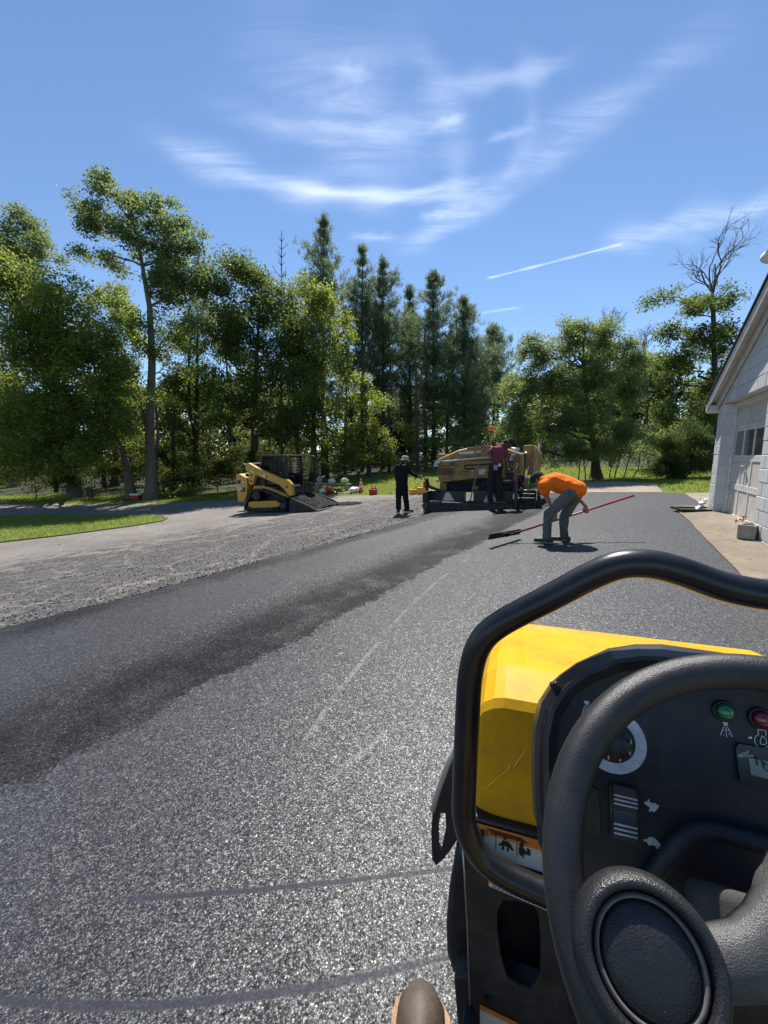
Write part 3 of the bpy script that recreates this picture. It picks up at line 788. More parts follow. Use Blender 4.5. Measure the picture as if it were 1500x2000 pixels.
PERX, LVX = 1.9, 1.3
def leaf_cards(C, N_up, size, asp=.62, tilt=.75):
    """rhombic leaves at points C with mostly upward normals"""
    n = len(C)
    nr = np.stack([RNG.normal(0, tilt, n), RNG.normal(0, tilt, n), np.abs(RNG.normal(N_up, .45, n))], -1)
    nr /= np.linalg.norm(nr, axis=1)[:, None]
    a = RNG.normal(size=(n, 3)); a -= nr*np.sum(a*nr, 1)[:, None]; a /= np.linalg.norm(a, axis=1)[:, None]
    b = np.cross(nr, a)
    s = (size*RNG.uniform(.45, .92, n)*RNG.choice((.8, 1.0, 1.25, 1.6), n, p=(.3, .35, .25, .1)))[:, None]
    drop = nr*s*.14
    return np.stack([C-a*s*.5, C-b*s*.5*asp+drop-a*s*.06, C+a*s*.5, C+b*s*.5*asp+drop-a*s*.06], 1)
def crown_points(lobes, per_m3, clump_r, leaves, shell=.45, spray=True):
    """clumps strung along leafy branches inside each lobe, so that gaps and ragged tips remain"""
    C = []
    for (c, r) in lobes:
        vol = 4.19*r[0]*r[1]*r[2]; k = max(6, int(vol**.78*per_m3))
        nb = max(5, int(k/6)) if spray else k
        d = RNG.normal(size=(nb, 3)); d[:, 2] += .25; d /= np.linalg.norm(d, axis=1)[:, None]
        Lb = RNG.uniform(.62, 1.0, nb)+(RNG.random(nb) < .25)*RNG.uniform(.1, .38, nb)
        i = RNG.integers(0, nb, k); u = shell+(1-shell)*RNG.random(k)**.7
        lat = RNG.normal(0, .13, (k, 3))*(1.15-.5*u)[:, None]
        q = d[i]*(u*Lb[i])[:, None]+lat
        C.append(np.array(c)[None]+q*np.array(r)[None])
    C = np.concatenate(C); k = len(C)
    cr = clump_r*RNG.uniform(.55, 1.5, k)
    L = np.maximum(6, (leaves*RNG.uniform(.5, 1.5, k)*(cr/clump_r)**1.3)).astype(int)
    idx = np.repeat(np.arange(k), L); n = len(idx)
    q = RNG.normal(size=(n, 3)); q /= (np.linalg.norm(q, axis=1)[:, None]+1e-6); q *= (RNG.random(n)**.45)[:, None]
    q[:, 2] *= .72
    # clumps droop and point outwards
    P = C[idx]+q*cr[idx][:, None]
    P[:, 2] -= .18*np.sum(q[:, :2]**2, 1)*cr[idx]
    return C, P, idx
def limb(mb, a, b, r0, r1, seg=5, wob=.06, n=6):
    a, b = Vector(a), Vector(b); L = (b-a).length; pts = []; rs = []
    for i in range(seg+1):
        t = i/seg; p = a.lerp(b, t)
        p += Vector((random.gauss(0, 1), random.gauss(0, 1), random.gauss(0, .6)))*L*wob*math.sin(math.pi*t)
        p.z += L*.06*math.sin(math.pi*t)
        pts.append(p); rs.append(r0+(r1-r0)*t)
    mb.tube(pts, rs, n, caps=False); return pts
def tree(name, label, base, lobes, leafmat_, lsize=.16, per=3.0, clump=.62, leaves=42, trunk_r=.2, trunk_pts=None, bark='bark', cat='tree', group=None, shell=.45, lim=60, flare=True):
    """lobes: (world centre, radii); the trunk runs from base through trunk_pts"""
    base = Vector(base); r = root(name, label, cat, base, 0, group)
    lo = [(Vector(c)-base, q) for c, q in lobes]
    C, P, idx = crown_points([(tuple(c), q) for c, q in lo], per*PERX, clump, leaves*LVX, shell)
    V = leaf_cards(P, .9, lsize)
    clt = RNG.random(len(C)); tint = np.clip(clt[idx]*.6+RNG.random(len(P))*.4, 0, 1)
    cr_ = link('crown', rawmesh('crown', V, 4, tint), leafmat_, r)
    mb = MB()
    tp = [Vector((0, 0, -.15))]+[Vector(q)-base for q in (trunk_pts or [])]
    if not trunk_pts:
        top = max(lo, key=lambda q: q[0].z)[0]
        tp += [Vector((top.x*.15, top.y*.15, top.z*.45)), Vector((top.x*.6, top.y*.6, top.z*.8)), top]
    # smooth the trunk
    pts = []; rs = []; nseg = 5
    for i in range(len(tp)-1):
        for k in range(nseg):
            t = k/nseg; p = tp[i].lerp(tp[i+1], t)
            pts.append(p+Vector((random.gauss(0, .012), random.gauss(0, .012), 0))*trunk_r*3)
    pts.append(tp[-1]); m_ = len(pts)
    for i in range(m_):
        t = i/(m_-1); rr = trunk_r*(1-.85*t)
        if flare: rr *= 1+.75*math.exp(-pts[i].z/ (trunk_r*2.2)) if pts[i].z > -1 else 1
        rs.append(max(rr, .02))
    mb.tube(pts, rs, 10, caps=False)
    for c, q in lo:
        att = min(pts, key=lambda p: (p-c).length+max(0, p.z-c.z+.3*q[2])*2.5)
        i = pts.index(att); limb(mb, att, c, max(rs[i]*.55, .03), .025, 6)
    if lim:
        sel = RNG.choice(len(C), min(lim, len(C)), replace=False)
        for k in sel:
            p = Vector(C[k]); c = min(lo, key=lambda q: (q[0]-p).length)[0]
            limb(mb, c.lerp(p, -.1), p, .026, .008, 3, .08, 4)
    mb.build('trunk', M[bark], r, fix=False)
    return r
def PD(px, py, y):
    """point of a photo pixel at ground distance y ahead of the camera"""
    d = ray(px, py); return Vector((0, 0, CAMZ))+d*(y/d.y)
def lobes_px(L):
    """(px, py, rx_px, ry_px, y, depth radius m)"""
    out = []
    for px, py, rx, ry, y, dr in L:
        c = PD(px, py, y); k = y/ray(px, py).y/FPX
        out.append((c, (rx*k, dr, ry*k*1.02)))
    return out
GB = lambda px, y: gp(PD(px, 960, y).x, y)

# big maple at the far left, its crown over the loop road
tree('maple_tree', 'broad bright green maple overhanging the driveway loop at the wood edge', GB(150, 25.5), lobes_px([
    (20, 560, 75, 60, 23, 2.2), (110, 610, 95, 75, 23, 2.4), (175, 690, 75, 75, 22.5, 2.2), (60, 700, 105, 90, 22.5, 2.6), (205, 790, 62, 70, 22, 2.0),
    (120, 800, 110, 80, 22, 2.6), (15, 820, 70, 90, 22, 2.2), (180, 860, 70, 55, 21.5, 1.8), (80, 885, 90, 60, 21.5, 2.0), (235, 735, 30, 40, 22.5, 1.2), (160, 905, 55, 40, 22, 1.5), (-60, 640, 80, 130, 23, 2.4), (250, 820, 22, 28, 21.5, 1.0)]),
    M['leafA'], .18, 4.6, .62, 46, .34, group=None, shell=.2)
tree('tall_back_tree', 'tall pale green tree rising behind the broad maple', GB(30, 32), lobes_px([
    (20, 425, 40, 34, 32, 2), (55, 450, 34, 34, 32, 1.9), (0, 470, 50, 40, 32, 2.2), (85, 490, 36, 26, 31.5, 1.7), (45, 510, 50, 34, 31.5, 2.2), (110, 512, 22, 16, 31.5, 1.0), (30, 560, 60, 40, 31, 2.4), (-50, 480, 50, 60, 32, 2.4)]),
    M['leafC'], .2, 2.8, .65, 38, .3, [PD(28, 880, 32), PD(30, 640, 32), PD(30, 500, 32)], shell=.3)
# leaning trunk pair with the tall windswept tree
tree('cottonwood_tree', 'tall windswept cottonwood with a forked grey trunk rising above the maple', GB(296, 24.0), lobes_px([
    (175, 420, 42, 30, 26, 1.7), (210, 375, 24, 32, 26, 1.2), (250, 400, 42, 36, 26, 1.8), (300, 415, 42, 38, 26, 1.8), (345, 445, 34, 32, 26, 1.6), (215, 455, 42, 24, 26, 1.5), (165, 500, 36, 14, 26, 1.1), (215, 510, 36, 18, 26, 1.2),
    (270, 475, 40, 34, 26, 1.7), (325, 500, 46, 42, 26, 2), (390, 490, 32, 40, 26, 1.7), (300, 555, 44, 34, 25.5, 1.8), (360, 570, 52, 44, 25.5, 2.1), (400, 550, 30, 45, 26, 1.6), (330, 395, 14, 16, 26, .7)]),
    M['leafC'], .19, 4.6, .55, 36, .30, [PD(292, 850, 24), PD(297, 700, 24.5), PD(292, 600, 25.3), PD(275, 500, 26), PD(255, 410, 26)], shell=.25, lim=90)
tree('yellow_green_tree', 'yellow green understorey tree hugging the cottonwood trunk', GB(300, 25.2), lobes_px([
    (285, 640, 40, 34, 24.5, 1.5), (335, 650, 36, 36, 24.5, 1.5), (300, 700, 52, 40, 24.6, 1.7), (375, 630, 30, 30, 24.5, 1.3), (255, 650, 40, 42, 25.5, 1.5), (300, 775, 36, 18, 23.6, 1.1), (370, 700, 40, 40, 25.5, 1.6), (225, 600, 34, 36, 26.5, 1.5), (330, 790, 22, 12, 23.5, .8)]),
    M['leafD'], .17, 2.6, .5, 34, .14, [PD(308, 850, 25), PD(300, 700, 24.6)], shell=.3)
tree('leaning_tree', 'grey leaning trunk with a dark crown beside the red chest', GB(256, 24.2), lobes_px([(240, 830, 40, 36, 23.6, 1.4), (200, 850, 40, 32, 23.4, 1.4), (258, 800, 30, 28, 24, 1.2)]),
     M['leafA'], .16, 2.6, .5, 34, .26, [PD(246, 905, 24.1), PD(232, 862, 23.8), PD(215, 840, 23.6)])
# dense group in the middle
tree('dark_oak_tree', 'dense dark oak with a wide rounded top behind the track loader', GB(500, 28), lobes_px([
    (470, 530, 42, 36, 28, 2), (510, 560, 50, 44, 28, 2.2), (545, 590, 46, 44, 27.5, 2.2), (440, 600, 42, 56, 28, 2.2), (490, 640, 56, 60, 27, 2.4), (560, 660, 50, 58, 27, 2.4), (440, 700, 46, 60, 27, 2.2), (510, 740, 60, 60, 26.5, 2.4), (590, 730, 44, 50, 26.5, 2.1), (450, 800, 50, 50, 26.5, 2), (540, 820, 56, 40, 26, 2), (610, 800, 36, 44, 26.5, 1.8)]),
    M['leafB'], .2, 3.6, .68, 42, .36, [PD(497, 880, 28), PD(500, 740, 28), PD(505, 600, 28)], 'barkd')
tree('rounded_oak_tree', 'green oak with sunlit rounded clumps between the dark oak and the tallest pine', GB(615, 27.5), lobes_px([
    (600, 590, 34, 40, 27, 1.7), (640, 610, 40, 46, 27, 1.9), (670, 650, 26, 40, 27, 1.5), (620, 680, 46, 50, 26.5, 2), (665, 720, 28, 50, 26.8, 1.6), (600, 760, 40, 50, 26, 1.8), (640, 800, 36, 50, 26, 1.7), (575, 700, 36, 44, 26.3, 1.7)]),
    M['leafA'], .19, 3.4, .6, 40, .3, [PD(612, 860, 27.5), PD(615, 700, 27.2)], 'barkd')
tree('wood_edge_oak', 'dark oak filling the gap between the cottonwood and the rounded oaks', GB(385, 31), lobes_px([
    (385, 590, 44, 50, 31, 2.2), (345, 660, 50, 50, 31, 2.2), (410, 670, 46, 56, 31, 2.2), (370, 740, 60, 50, 30.5, 2.4), (330, 790, 50, 44, 30.5, 2), (410, 790, 50, 50, 30.5, 2.2), (370, 850, 60, 44, 30, 2.2)]),
    M['leafB'], .2, 2.6, .68, 38, .3, [PD(383, 880, 31), PD(385, 740, 31), PD(386, 640, 31)], 'barkd')
tree('wood_edge_maple', 'maple crown closing the view between the broad maple and the cottonwood', GB(225, 32), lobes_px([
    (215, 590, 44, 40, 32, 2), (250, 640, 40, 50, 32, 2), (230, 720, 44, 50, 32, 2.2), (265, 780, 40, 50, 31.5, 2), (215, 830, 50, 50, 31.5, 2), (270, 880, 44, 40, 31, 1.8)]),
    M['leafA'], .2, 2.4, .65, 36, .26, [PD(226, 880, 32), PD(228, 700, 32)], 'barkd')
# saplings at the lawn edge
tree('sapling_tree', 'light green sapling catching the sun in front of the pines', GB(720, 29), lobes_px([
    (715, 750, 30, 24, 28.5, 1.4), (700, 795, 32, 34, 28.5, 1.5), (740, 790, 24, 30, 28.5, 1.3), (685, 850, 36, 30, 28, 1.5), (735, 845, 30, 32, 28, 1.4), (700, 895, 42, 24, 27.5, 1.5), (755, 880, 22, 24, 28, 1.1)]),
    M['leafD'], .17, 2.5, .5, 34, .1, shell=.3)
tree('low_maple_tree', 'pale leaved young maple between the sapling and the pine trunks', GB(800, 33), lobes_px([
    (790, 850, 34, 26, 32, 1.4), (770, 890, 30, 24, 31.5, 1.3), (830, 870, 30, 24, 32, 1.3), (845, 830, 26, 30, 33, 1.3), (880, 870, 30, 26, 32, 1.3), (810, 905, 40, 20, 31, 1.4), (930, 860, 34, 34, 33, 1.5)]),
    M['leafD'], .17, 2.1, .5, 28, .1, shell=.3)
# right side
tree('apple_tree', 'wide apple tree with small glossy leaves behind the bent worker', GB(1163, 19.2), lobes_px([
    (1060, 700, 46, 36, 19.5, 1.1), (1120, 670, 46, 40, 19.5, 1.2), (1175, 660, 40, 36, 19.5, 1.2), (1215, 700, 44, 40, 19.5, 1.2), (1020, 760, 46, 40, 19.2, 1.2), (1090, 760, 56, 46, 19, 1.4), (1160, 740, 52, 46, 19, 1.4), (1225, 770, 40, 46, 19.2, 1.2),
    (1010, 830, 44, 46, 19, 1.2), (1075, 840, 52, 42, 18.6, 1.3), (1145, 820, 56, 46, 18.6, 1.4), (1215, 850, 46, 46, 18.8, 1.2), (1030, 885, 40, 34, 18.8, 1.0), (1110, 885, 44, 26, 18.4, 1.1), (1180, 880, 44, 26, 18.4, 1.1), (1040, 660, 20, 14, 19.6, .5), (1022, 690, 14, 12, 19.6, .4), (1130, 640, 26, 18, 19.6, .6)]),
    M['leafE'], .095, 21, .33, 44, .2, [PD(1163, 890, 19.2), PD(1150, 820, 19.2), PD(1140, 720, 19.3)], 'barkd', shell=.2, lim=160)
tree('thin_dark_tree', 'dark multi-stemmed tree just behind the paver hopper', GB(1010, 22), lobes_px([
    (985, 840, 30, 40, 22, 1.2), (1010, 800, 30, 36, 22, 1.2), (975, 780, 22, 26, 23, 1.1), (1040, 870, 26, 34, 22, 1.1), (1000, 880, 30, 30, 22, 1.1)]),
    M['leafB'], .13, 4, .45, 40, .2, [PD(1008, 870, 22), PD(1005, 800, 22)], 'barkd', shell=.3)
tree('tall_leafy_tree', 'tall leafy tree topped by bare dead branches behind the garage', GB(1400, 29), lobes_px([
    (1385, 580, 44, 30, 29, 1.8), (1430, 590, 36, 34, 29, 1.8), (1340, 610, 36, 30, 29, 1.7), (1290, 580, 30, 20, 29, 1.1), (1270, 590, 18, 14, 29, .8), (1370, 650, 56, 44, 28.5, 2.2), (1430, 670, 44, 50, 28.5, 2.2), (1310, 660, 36, 30, 28.5, 1.7), (1320, 720, 56, 40, 28, 2.2), (1400, 750, 56, 50, 28, 2.4), (1280, 740, 34, 40, 28, 1.7), (1350, 810, 56, 44, 27.5, 2.2), (1290, 820, 44, 44, 27.5, 2), (1420, 830, 40, 50, 27.5, 2), (1270, 880, 36, 40, 27, 1.6), (1480, 700, 46, 80, 29, 2.2), (1470, 830, 46, 70, 28, 2.2)]),
    M['leafB'], .2, 2.4, .62, 36, .34, [PD(1402, 830, 29), PD(1395, 700, 29), PD(1390, 600, 29)], 'barkd', shell=.3, lim=90)
# spruce-like bush
def needle_bush():
    base = GB(1332, 17.6); r = root('evergreen_bush', 'dense rounded evergreen bush on the lawn beside the garage', 'bush', base)
    k = 17.6/ray(1332, 870).y/FPX
    C, P, idx = crown_points([((0, 0, 1.1), (1.35, 1.2, 1.15)), ((-.5, 0, .9), (.9, .8, .85)), ((.5, 0, 1.0), (.95, .8, .9)), ((.2, 0, 1.85), (.75, .7, .65)), ((0, 0, .45), (1.35, 1.2, .45))], 36, .27, 60, .45)
    n = len(P); out = P-np.array([0, 0, .6]); out /= np.linalg.norm(out, axis=1)[:, None]
    d = out*.7+RNG.normal(0, .45, (n, 3)); d[:, 2] += .25; d /= np.linalg.norm(d, axis=1)[:, None]
    s = np.cross(d, RNG.normal(size=(n, 3))); s /= np.linalg.norm(s, axis=1)[:, None]
    Ln = RNG.uniform(.08, .16, n)[:, None]
    P[:, 2] = np.maximum(P[:, 2], .02)
    V = np.stack([P-s*.014, P+s*.014, P+d*Ln], 1)
    link('crown', rawmesh('crown', V, 3, np.clip(RNG.random(len(C))[idx]*.6+RNG.random(n)*.4, 0, 1)), M['needle2'], r)
    mb = MB()
    for k in range(14):
        a = random.uniform(0, 6.28); limb(mb, (0, 0, -.1), (math.cos(a)*.9, math.sin(a)*.8, random.uniform(.5, 1.9)), .04, .01, 4)
    mb.build('trunk', M['barkd'], r, fix=False)
needle_bush()

# pines
def pine(name, label, base, top, rmax, z0f=.28, bare=False, group='tall pines at the back of the lawn', dens_=1.0, r0=.2):
    base = Vector(base); H = top.z-base.z; r = root(name, label, 'tree', base, 0, group)
    lean = Vector((top.x-base.x, top.y-base.y, 0))
    mb = MB(); pts = []; rs = []
    for i in range(13):
        t = i/12; pts.append(lean*t**1.3+Vector((0, 0, H*t-.15))); rs.append(r0*(1-t)+.025)
    mb.tube(pts, rs, 8, caps=False)
    T = []; D = []
    z = H*z0f
    while z < H*.985:
        t = z/H; env = (1-max(0.0, (t-z0f)/(1-z0f))**1.6)
        env = env*(.62+.38*math.sin(min(1, (t-z0f)/.22)*math.pi/2))
        nb = random.randint(4, 6); a0 = random.uniform(0, 6.28)
        for k in range(nb):
            a = a0+k*6.28/nb+random.uniform(-.3, .3); L = max(.4, rmax*env*random.choice((.4, .6, .85, 1.0, 1.2, 1.5))*random.uniform(.85, 1.15))
            if random.random() < .1: L *= .3
            p0 = lean*t**1.3+Vector((0, 0, z)); up = random.uniform(.05, .35)+.7*t*t
            d = Vector((math.cos(a), math.sin(a), up)).normalized(); pp = []
            for q in range(5):
                u_ = q/4; pp.append(p0+d*L*u_+Vector((0, 0, L*(.28*u_*u_-.10*u_))))
            mb.tube(pp, [.035*(1-.8*q/4)*(1-.5*t)+.008 for q in range(5)], 4, caps=False)
            if bare: continue
            m_ = max(4, int(L*11*dens_))
            for q in range(m_):
                u_ = .30+.70*(q+random.random())/m_; i = min(3, int(u_*4)); f_ = u_*4-i
                c = pp[i].lerp(pp[i+1], min(1, f_)); sp = L*.20*(1-.45*u_)+.06
                T.append(c+Vector((random.gauss(0, sp), random.gauss(0, sp), random.gauss(.03, sp*.35)))); D.append((d*.6+Vector((random.gauss(0, .35), random.gauss(0, .35), .75))).normalized())
        z += H*random.uniform(.024, .056)
    mb.build('trunk', M['barkd'], r, fix=False)
    if bare: return r
    for q in range(14): T.append(lean+Vector((random.gauss(0, .1), random.gauss(0, .1), H-random.uniform(0, .8)))); D.append(Vector((0, 0, 1)))
    T = np.array(T); D = np.array(D); nb = 19; idx = np.repeat(np.arange(len(T)), nb); n = len(idx)
    d = D[idx]+RNG.normal(0, .55, (n, 3)); d /= np.linalg.norm(d, axis=1)[:, None]
    s = np.cross(d, RNG.normal(size=(n, 3))); s /= np.linalg.norm(s, axis=1)[:, None]
    P = T[idx]+RNG.normal(0, .11, (n, 3)); Ln = RNG.uniform(.2, .42, n)[:, None]
    V = np.stack([P-s*.026, P+s*.026, P+d*Ln], 1)
    link('crown', rawmesh('crown', V, 3, np.clip(RNG.random(len(T))[idx]*.6+RNG.random(n)*.4, 0, 1)), M['needle'], r)
    return r
PG = 'tall pines at the back of the lawn'
for px, py, y, rm, z0, lab in (
    (632, 422, 36, 3.3, .30, 'tallest dark pine with upswept branches above the oaks'),
    (708, 488, 37, 3.0, .34, 'slender pine standing next to the tallest pine'),
    (748, 505, 38, 3.0, .36, 'pine with a bare lower trunk behind the light green sapling'),
    (800, 560, 40, 2.7, .18, 'shorter soft pine with tan tinged needles between two taller pines'),
    (846, 528, 36, 3.1, .30, 'pine with a forked bushy top above the paver'),
    (905, 582, 35, 3.5, .14, 'full pine with branches nearly to the ground behind the beacon lamp'),
    (962, 636, 38, 2.6, .42, 'small topped pine standing alone at the edge of the open sky')):
    b_ = GB(px, y); pine('pine_tree', lab, b_, PD(px, py, y), rm, z0, dens_=.85)
pine('bare_conifer', 'leafless dead conifer poking up beside the tallest pine', GB(552, 37), PD(550, 447, 37), 1.6, .55, True, None, 1, .12)

def bare_tree(name, label, base, pts, spread, depth, seed, L0, r0=.09):
    rs_ = random.Random(seed); base = Vector(base); r = root(name, label, 'tree', base)
    mb = MB(); tr = [Vector((0, 0, -.1))]+[Vector(p)-base for p in pts]
    n = len(tr); mb.tube(tr, [r0*1.8-(r0*.8)*i/(n-1) for i in range(n)], 8, caps=False)
    br = MB()
    def rec(p, d, L, rr, k):
        q = p; pl = [p]
        for i in range(4):
            d = (d+Vector((rs_.gauss(0, .16), rs_.gauss(0, .16), rs_.gauss(.05, .1)))).normalized(); q = q+d*L/4; pl.append(q)
        br.tube(pl, [rr*(1-.11*i) for i in range(5)], 5 if k > 2 else 4, caps=False)
        if k == 0: return
        for j in range(rs_.choice((2, 3, 3))):
            a, b2 = perp(d); th = rs_.uniform(0, 6.28); e = (d+(a*math.cos(th)+b2*math.sin(th))*rs_.uniform(.35, spread)).normalized()
            rec(pl[rs_.choice((1, 2, 3, 4, 4))], e, L*rs_.uniform(.5, .85), rr*.6, k-1)
    top = tr[-1]; d0 = (tr[-1]-tr[-2]).normalized()
    for j in range(4):
        a, b2 = perp(d0); th = rs_.uniform(0, 6.28)
        rec(top, (d0+(a*math.cos(th)+b2*math.sin(th))*rs_.uniform(.15, spread)).normalized(), L0, r0*.8, depth)
    mb.build('trunk', M['barkdead'], r, fix=False); br.build('branches', M['barkdead'], r, fix=False)
bare_tree('dead_tree', 'tall bare dead tree standing above the leafy crown behind the garage', GB(1392, 30.5), [PD(1398, 760, 30.5), PD(1396, 640, 30.5), PD(1392, 575, 30.5)], 1.0, 5, 12, 2.0, .085)
bare_tree('dead_snag', 'small bare dead tree top showing over the apple tree', GB(1188, 26), [PD(1192, 760, 26), PD(1190, 665, 26)], .8, 4, 5, .85, .05)
bare_tree('dead_branches_tree', 'thin dead tree with drooping twigs between apple tree and tall tree', GB(1262, 28), [PD(1262, 760, 28), PD(1258, 690, 28)], .9, 4, 9, .85, .045)

# shrubs along the wood edge and stems below the apple tree
SG = 'shrubs along the edge of the woods'
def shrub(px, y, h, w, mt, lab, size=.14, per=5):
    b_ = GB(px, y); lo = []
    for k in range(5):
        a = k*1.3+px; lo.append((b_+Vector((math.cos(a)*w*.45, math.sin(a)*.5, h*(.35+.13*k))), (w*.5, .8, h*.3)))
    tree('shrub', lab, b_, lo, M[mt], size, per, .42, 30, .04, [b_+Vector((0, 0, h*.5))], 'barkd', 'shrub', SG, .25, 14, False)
for px, y, h, w, mt, lab in ((375, 25.5, 2.6, 3.2, 'leafShade', 'low dark shrub under the oak beside the cottonwood trunk'), (350, 24.6, 1.0, 1.4, 'leafD', 'pale fern-like shrub at the foot of the cottonwood'), (425, 26, 2.3, 3.0, 'leafShade', 'dark shrub directly behind the rear of the track loader'), (520, 27, 2.6, 3.0, 'leafShade', 'dark shrub behind the track loader cab'),
        (640, 28, 3.4, 3.0, 'leafA', 'tall shrub behind the open glass door of the track loader'), (700, 29.5, 2.4, 2.6, 'leafShade', 'shaded shrub behind the rubbish heap'), (70, 25, 3.0, 4.0, 'leafShade', 'thicket shrub with shade-darkened leaves under the maple crown'), (180, 25, 2.8, 4.0, 'leafShade', 'deeply shaded shrub between maple and leaning trunk'), (-10, 24, 2.4, 2.5, 'leafA', 'sunlit shrub under the outer maple branches'),
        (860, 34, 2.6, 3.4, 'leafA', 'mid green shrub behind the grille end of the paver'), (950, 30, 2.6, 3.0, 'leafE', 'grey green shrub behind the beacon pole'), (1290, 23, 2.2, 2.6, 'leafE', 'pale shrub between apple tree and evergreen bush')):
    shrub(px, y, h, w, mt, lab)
for k, (px, dx) in enumerate(((1128, -.25), (1198, .35), (1215, .5), (1142, -.1), (1188, .2), (1232, .6))):
    b_ = GB(px, 18.9); r = root('bare_sapling', 'thin bare sucker sprouting at the foot of the apple tree', 'sapling', b_, 0, 'stems under the apple tree')
    mb = MB(); limb(mb, (0, 0, -.05), (dx, .1, 1.6), .028, .012, 5, .05); limb(mb, (dx*.4, .04, .7), (dx*1.6, -.1, 1.7), .016, .008, 4); limb(mb, (dx*.3, .04, .5), (-dx*.5, .1, 1.5), .014, .007, 4)
    mb.build('stem', M['barkd'], r, fix=False)

# woods behind, reading as one mass
def far_woods():
    L = []
    for i in range(150):
        px = RNG.uniform(-420, 1950); y = RNG.uniform(46, 66)
        if 930 < px < 1060 and RNG.random() < .6: continue
        hgt = RNG.uniform(8, 13) if not 660 < px < 1080 else RNG.uniform(5.5, 9)
        x = PD(px, 900, y).x
        for k in range(6):
            z = gz(x, y)+.8+hgt*k/6; w_ = RNG.uniform(1.6, 2.7)
            L.append(((x+RNG.normal(0, 1.2), y+RNG.normal(0, 1), z), (w_, w_*.9, hgt/8+.6)))
    C, P, idx = crown_points(L, 1.1, 1.0, 15, .4)
    V = leaf_cards(P, .8, .7)
    o = link('distant_woods', rawmesh('distant_woods', V, 4, np.clip(RNG.random(len(C))[idx]*.6+RNG.random(len(P))*.4, 0, 1)), M['leafShade'])
    tag(o, 'dark mass of distant woods closing the view behind the trees', 'woods', kind='stuff')
far_woods()
# leaf-littered floor of the woods and the low growth that fills it
M['litter'] = pm('leaf_litter', (.026, .026, .013), .95, var=.5, vscale=3, dirt=(.035, .055, .014), damt=.8, dscale=.8, bump=.8, bscale=12, bdist=.05)
sheet('woodland_floor', [(-60, 26.5), (-24, 26.8), (-15, 25.3), (-9, 25.2), (-5.5, 27.4), (-2, 31), (3, 34.5), (7, 33), (10, 29), (14, 25.5), (24, 24), (60, 24), (60, 75), (-60, 75)], .03, 1.6, M['litter'], .05, .3)
def understorey():
    L = []
    for i in range(310):
        px = RNG.uniform(-330, 1900); y = RNG.uniform(29, 44)
        if 640 < px < 1060: y = RNG.uniform(37, 46)
        if 1060 < px < 1250: y = RNG.uniform(32, 44)
        x = PD(px, 900, y).x; h = RNG.uniform(.5, 2.6)*(1.0 if px < 640 or px > 1060 else .8)
        w_ = RNG.uniform(.8, 1.7); L.append(((x, y, gz(x, y)+h*.8), (w_, w_*.8, h*.7+.3)))
    C, P, idx = crown_points(L, 2.8, .6, 26, .2)
    V = leaf_cards(P, .8, .22)
    o = link('understorey', rawmesh('understorey', V, 4, np.clip(RNG.random(len(C))[idx]*.6+RNG.random(len(P))*.4, 0, 1)), M['leafShade'])
    tag(o, 'tangled low undergrowth filling the shade between the trunks', 'undergrowth', kind='stuff')
understorey()
TG = 'bare trunks standing in the woods'
for k in range(26):
    px = [340, 385, 410, 455, 530, 560, 585, 640, 675, 690, 775, 790, 815, 830, 870, 890, 930, 110, 205, 20, 1250, 1300, 60, 720, 760, 960][k]; y = 28+((k*37) % 17)
    b_ = GB(px, y); mb = MB(); h = 7+(k*13 % 5)
    limb(mb, (0, 0, -.2), (random.uniform(-.5, .5), 0, h), .13+.02*(k % 4), .06, 6, .01, 7)
    for j in range(4): limb(mb, (0, 0, h*.4+j*.9), (random.uniform(-1.4, 1.4), random.uniform(-1, 1), h*.45+j*1.1), .035, .012, 4, .05, 4)
    o = mb.build('tree_trunk', M['barkd'], None, fix=False); o.location = b_; tag(o, 'slim dark trunk standing among the shaded woods', 'trunk', TG)
# ------------------------------------------------------------------ asphalt paver
pl0 = G(830, 1003); pr0 = G(1058, 995); mid = (pl0+pr0)/2
PF = Frame((mid.x, mid.y, gz(mid.x, mid.y)+.03), 20)
pv = root('asphalt_paver', 'tan asphalt paver with a black screed and an orange beacon', 'paver', PF.o, 20)
def c1(cx, cz): return 820+cx/6.0, 820+cz/6.0           # enlarged-detail coordinates -> photo pixel
def pp(cx, cz, y): return PF.y(*c1(cx, cz), y)
def pbox(name, cx0, cz0, cx1, cz1, y0, y1, mat, parent=pv, bev=.012):
    a, b_ = pp(cx0, cz1, y0), pp(cx1, cz0, y0); m_ = MB(); m_.bb((a.x, y0, a.z), (b_.x, y1, b_.z)); return m_.build(name, mat, parent, bev)
def ppoly(name, pts, y0, dy, mat, parent=pv, bev=.012):
    m_ = MB(); m_.prism([pp(x, z, y0) for x, z in pts], (0, dy, 0)); return m_.build(name, mat, parent, bev)
# screed
pbox('screed_beam', 62, 995, 1120, 1100, 0.0, .34, M['blackm'])
m_ = MB(); a, b_ = pp(62, 990, 0), pp(1120, 990, 0); m_.bb((a.x, -.02, a.z-.012), (b_.x, .36, a.z+.018)); m_.build('walkway', M['blackm'], pv, .005)
for x0, x1 in ((92, 522), (625, 1092)):
    bx_ = pbox('screed_cover', x0, 838, x1, 972, .40, .75, M['black'])
    for k in range(4 if x0 < 100 else 6):
        xx = x0+28+k*24 if k < 4 else x0+250+(k-4)*24
        ppoly('slot', [(xx, 868), (xx+9, 868), (xx+15, 890), (xx+6, 890)], .397, .005, M['rubber'], bx_, 0)
ppoly('reflector', [(305, 850), (345, 850), (416, 972), (254, 972)], .385, .01, M['silver'], pv, .002)
ppoly('reflector', [(808, 850), (850, 850), (915, 968), (740, 968)], .385, .01, M['silver'], pv, .002)
ppoly('end_gate', [(30, 870), (90, 840), (98, 1090), (40, 1092), (30, 1010)], -.04, .9, M['blackm'])
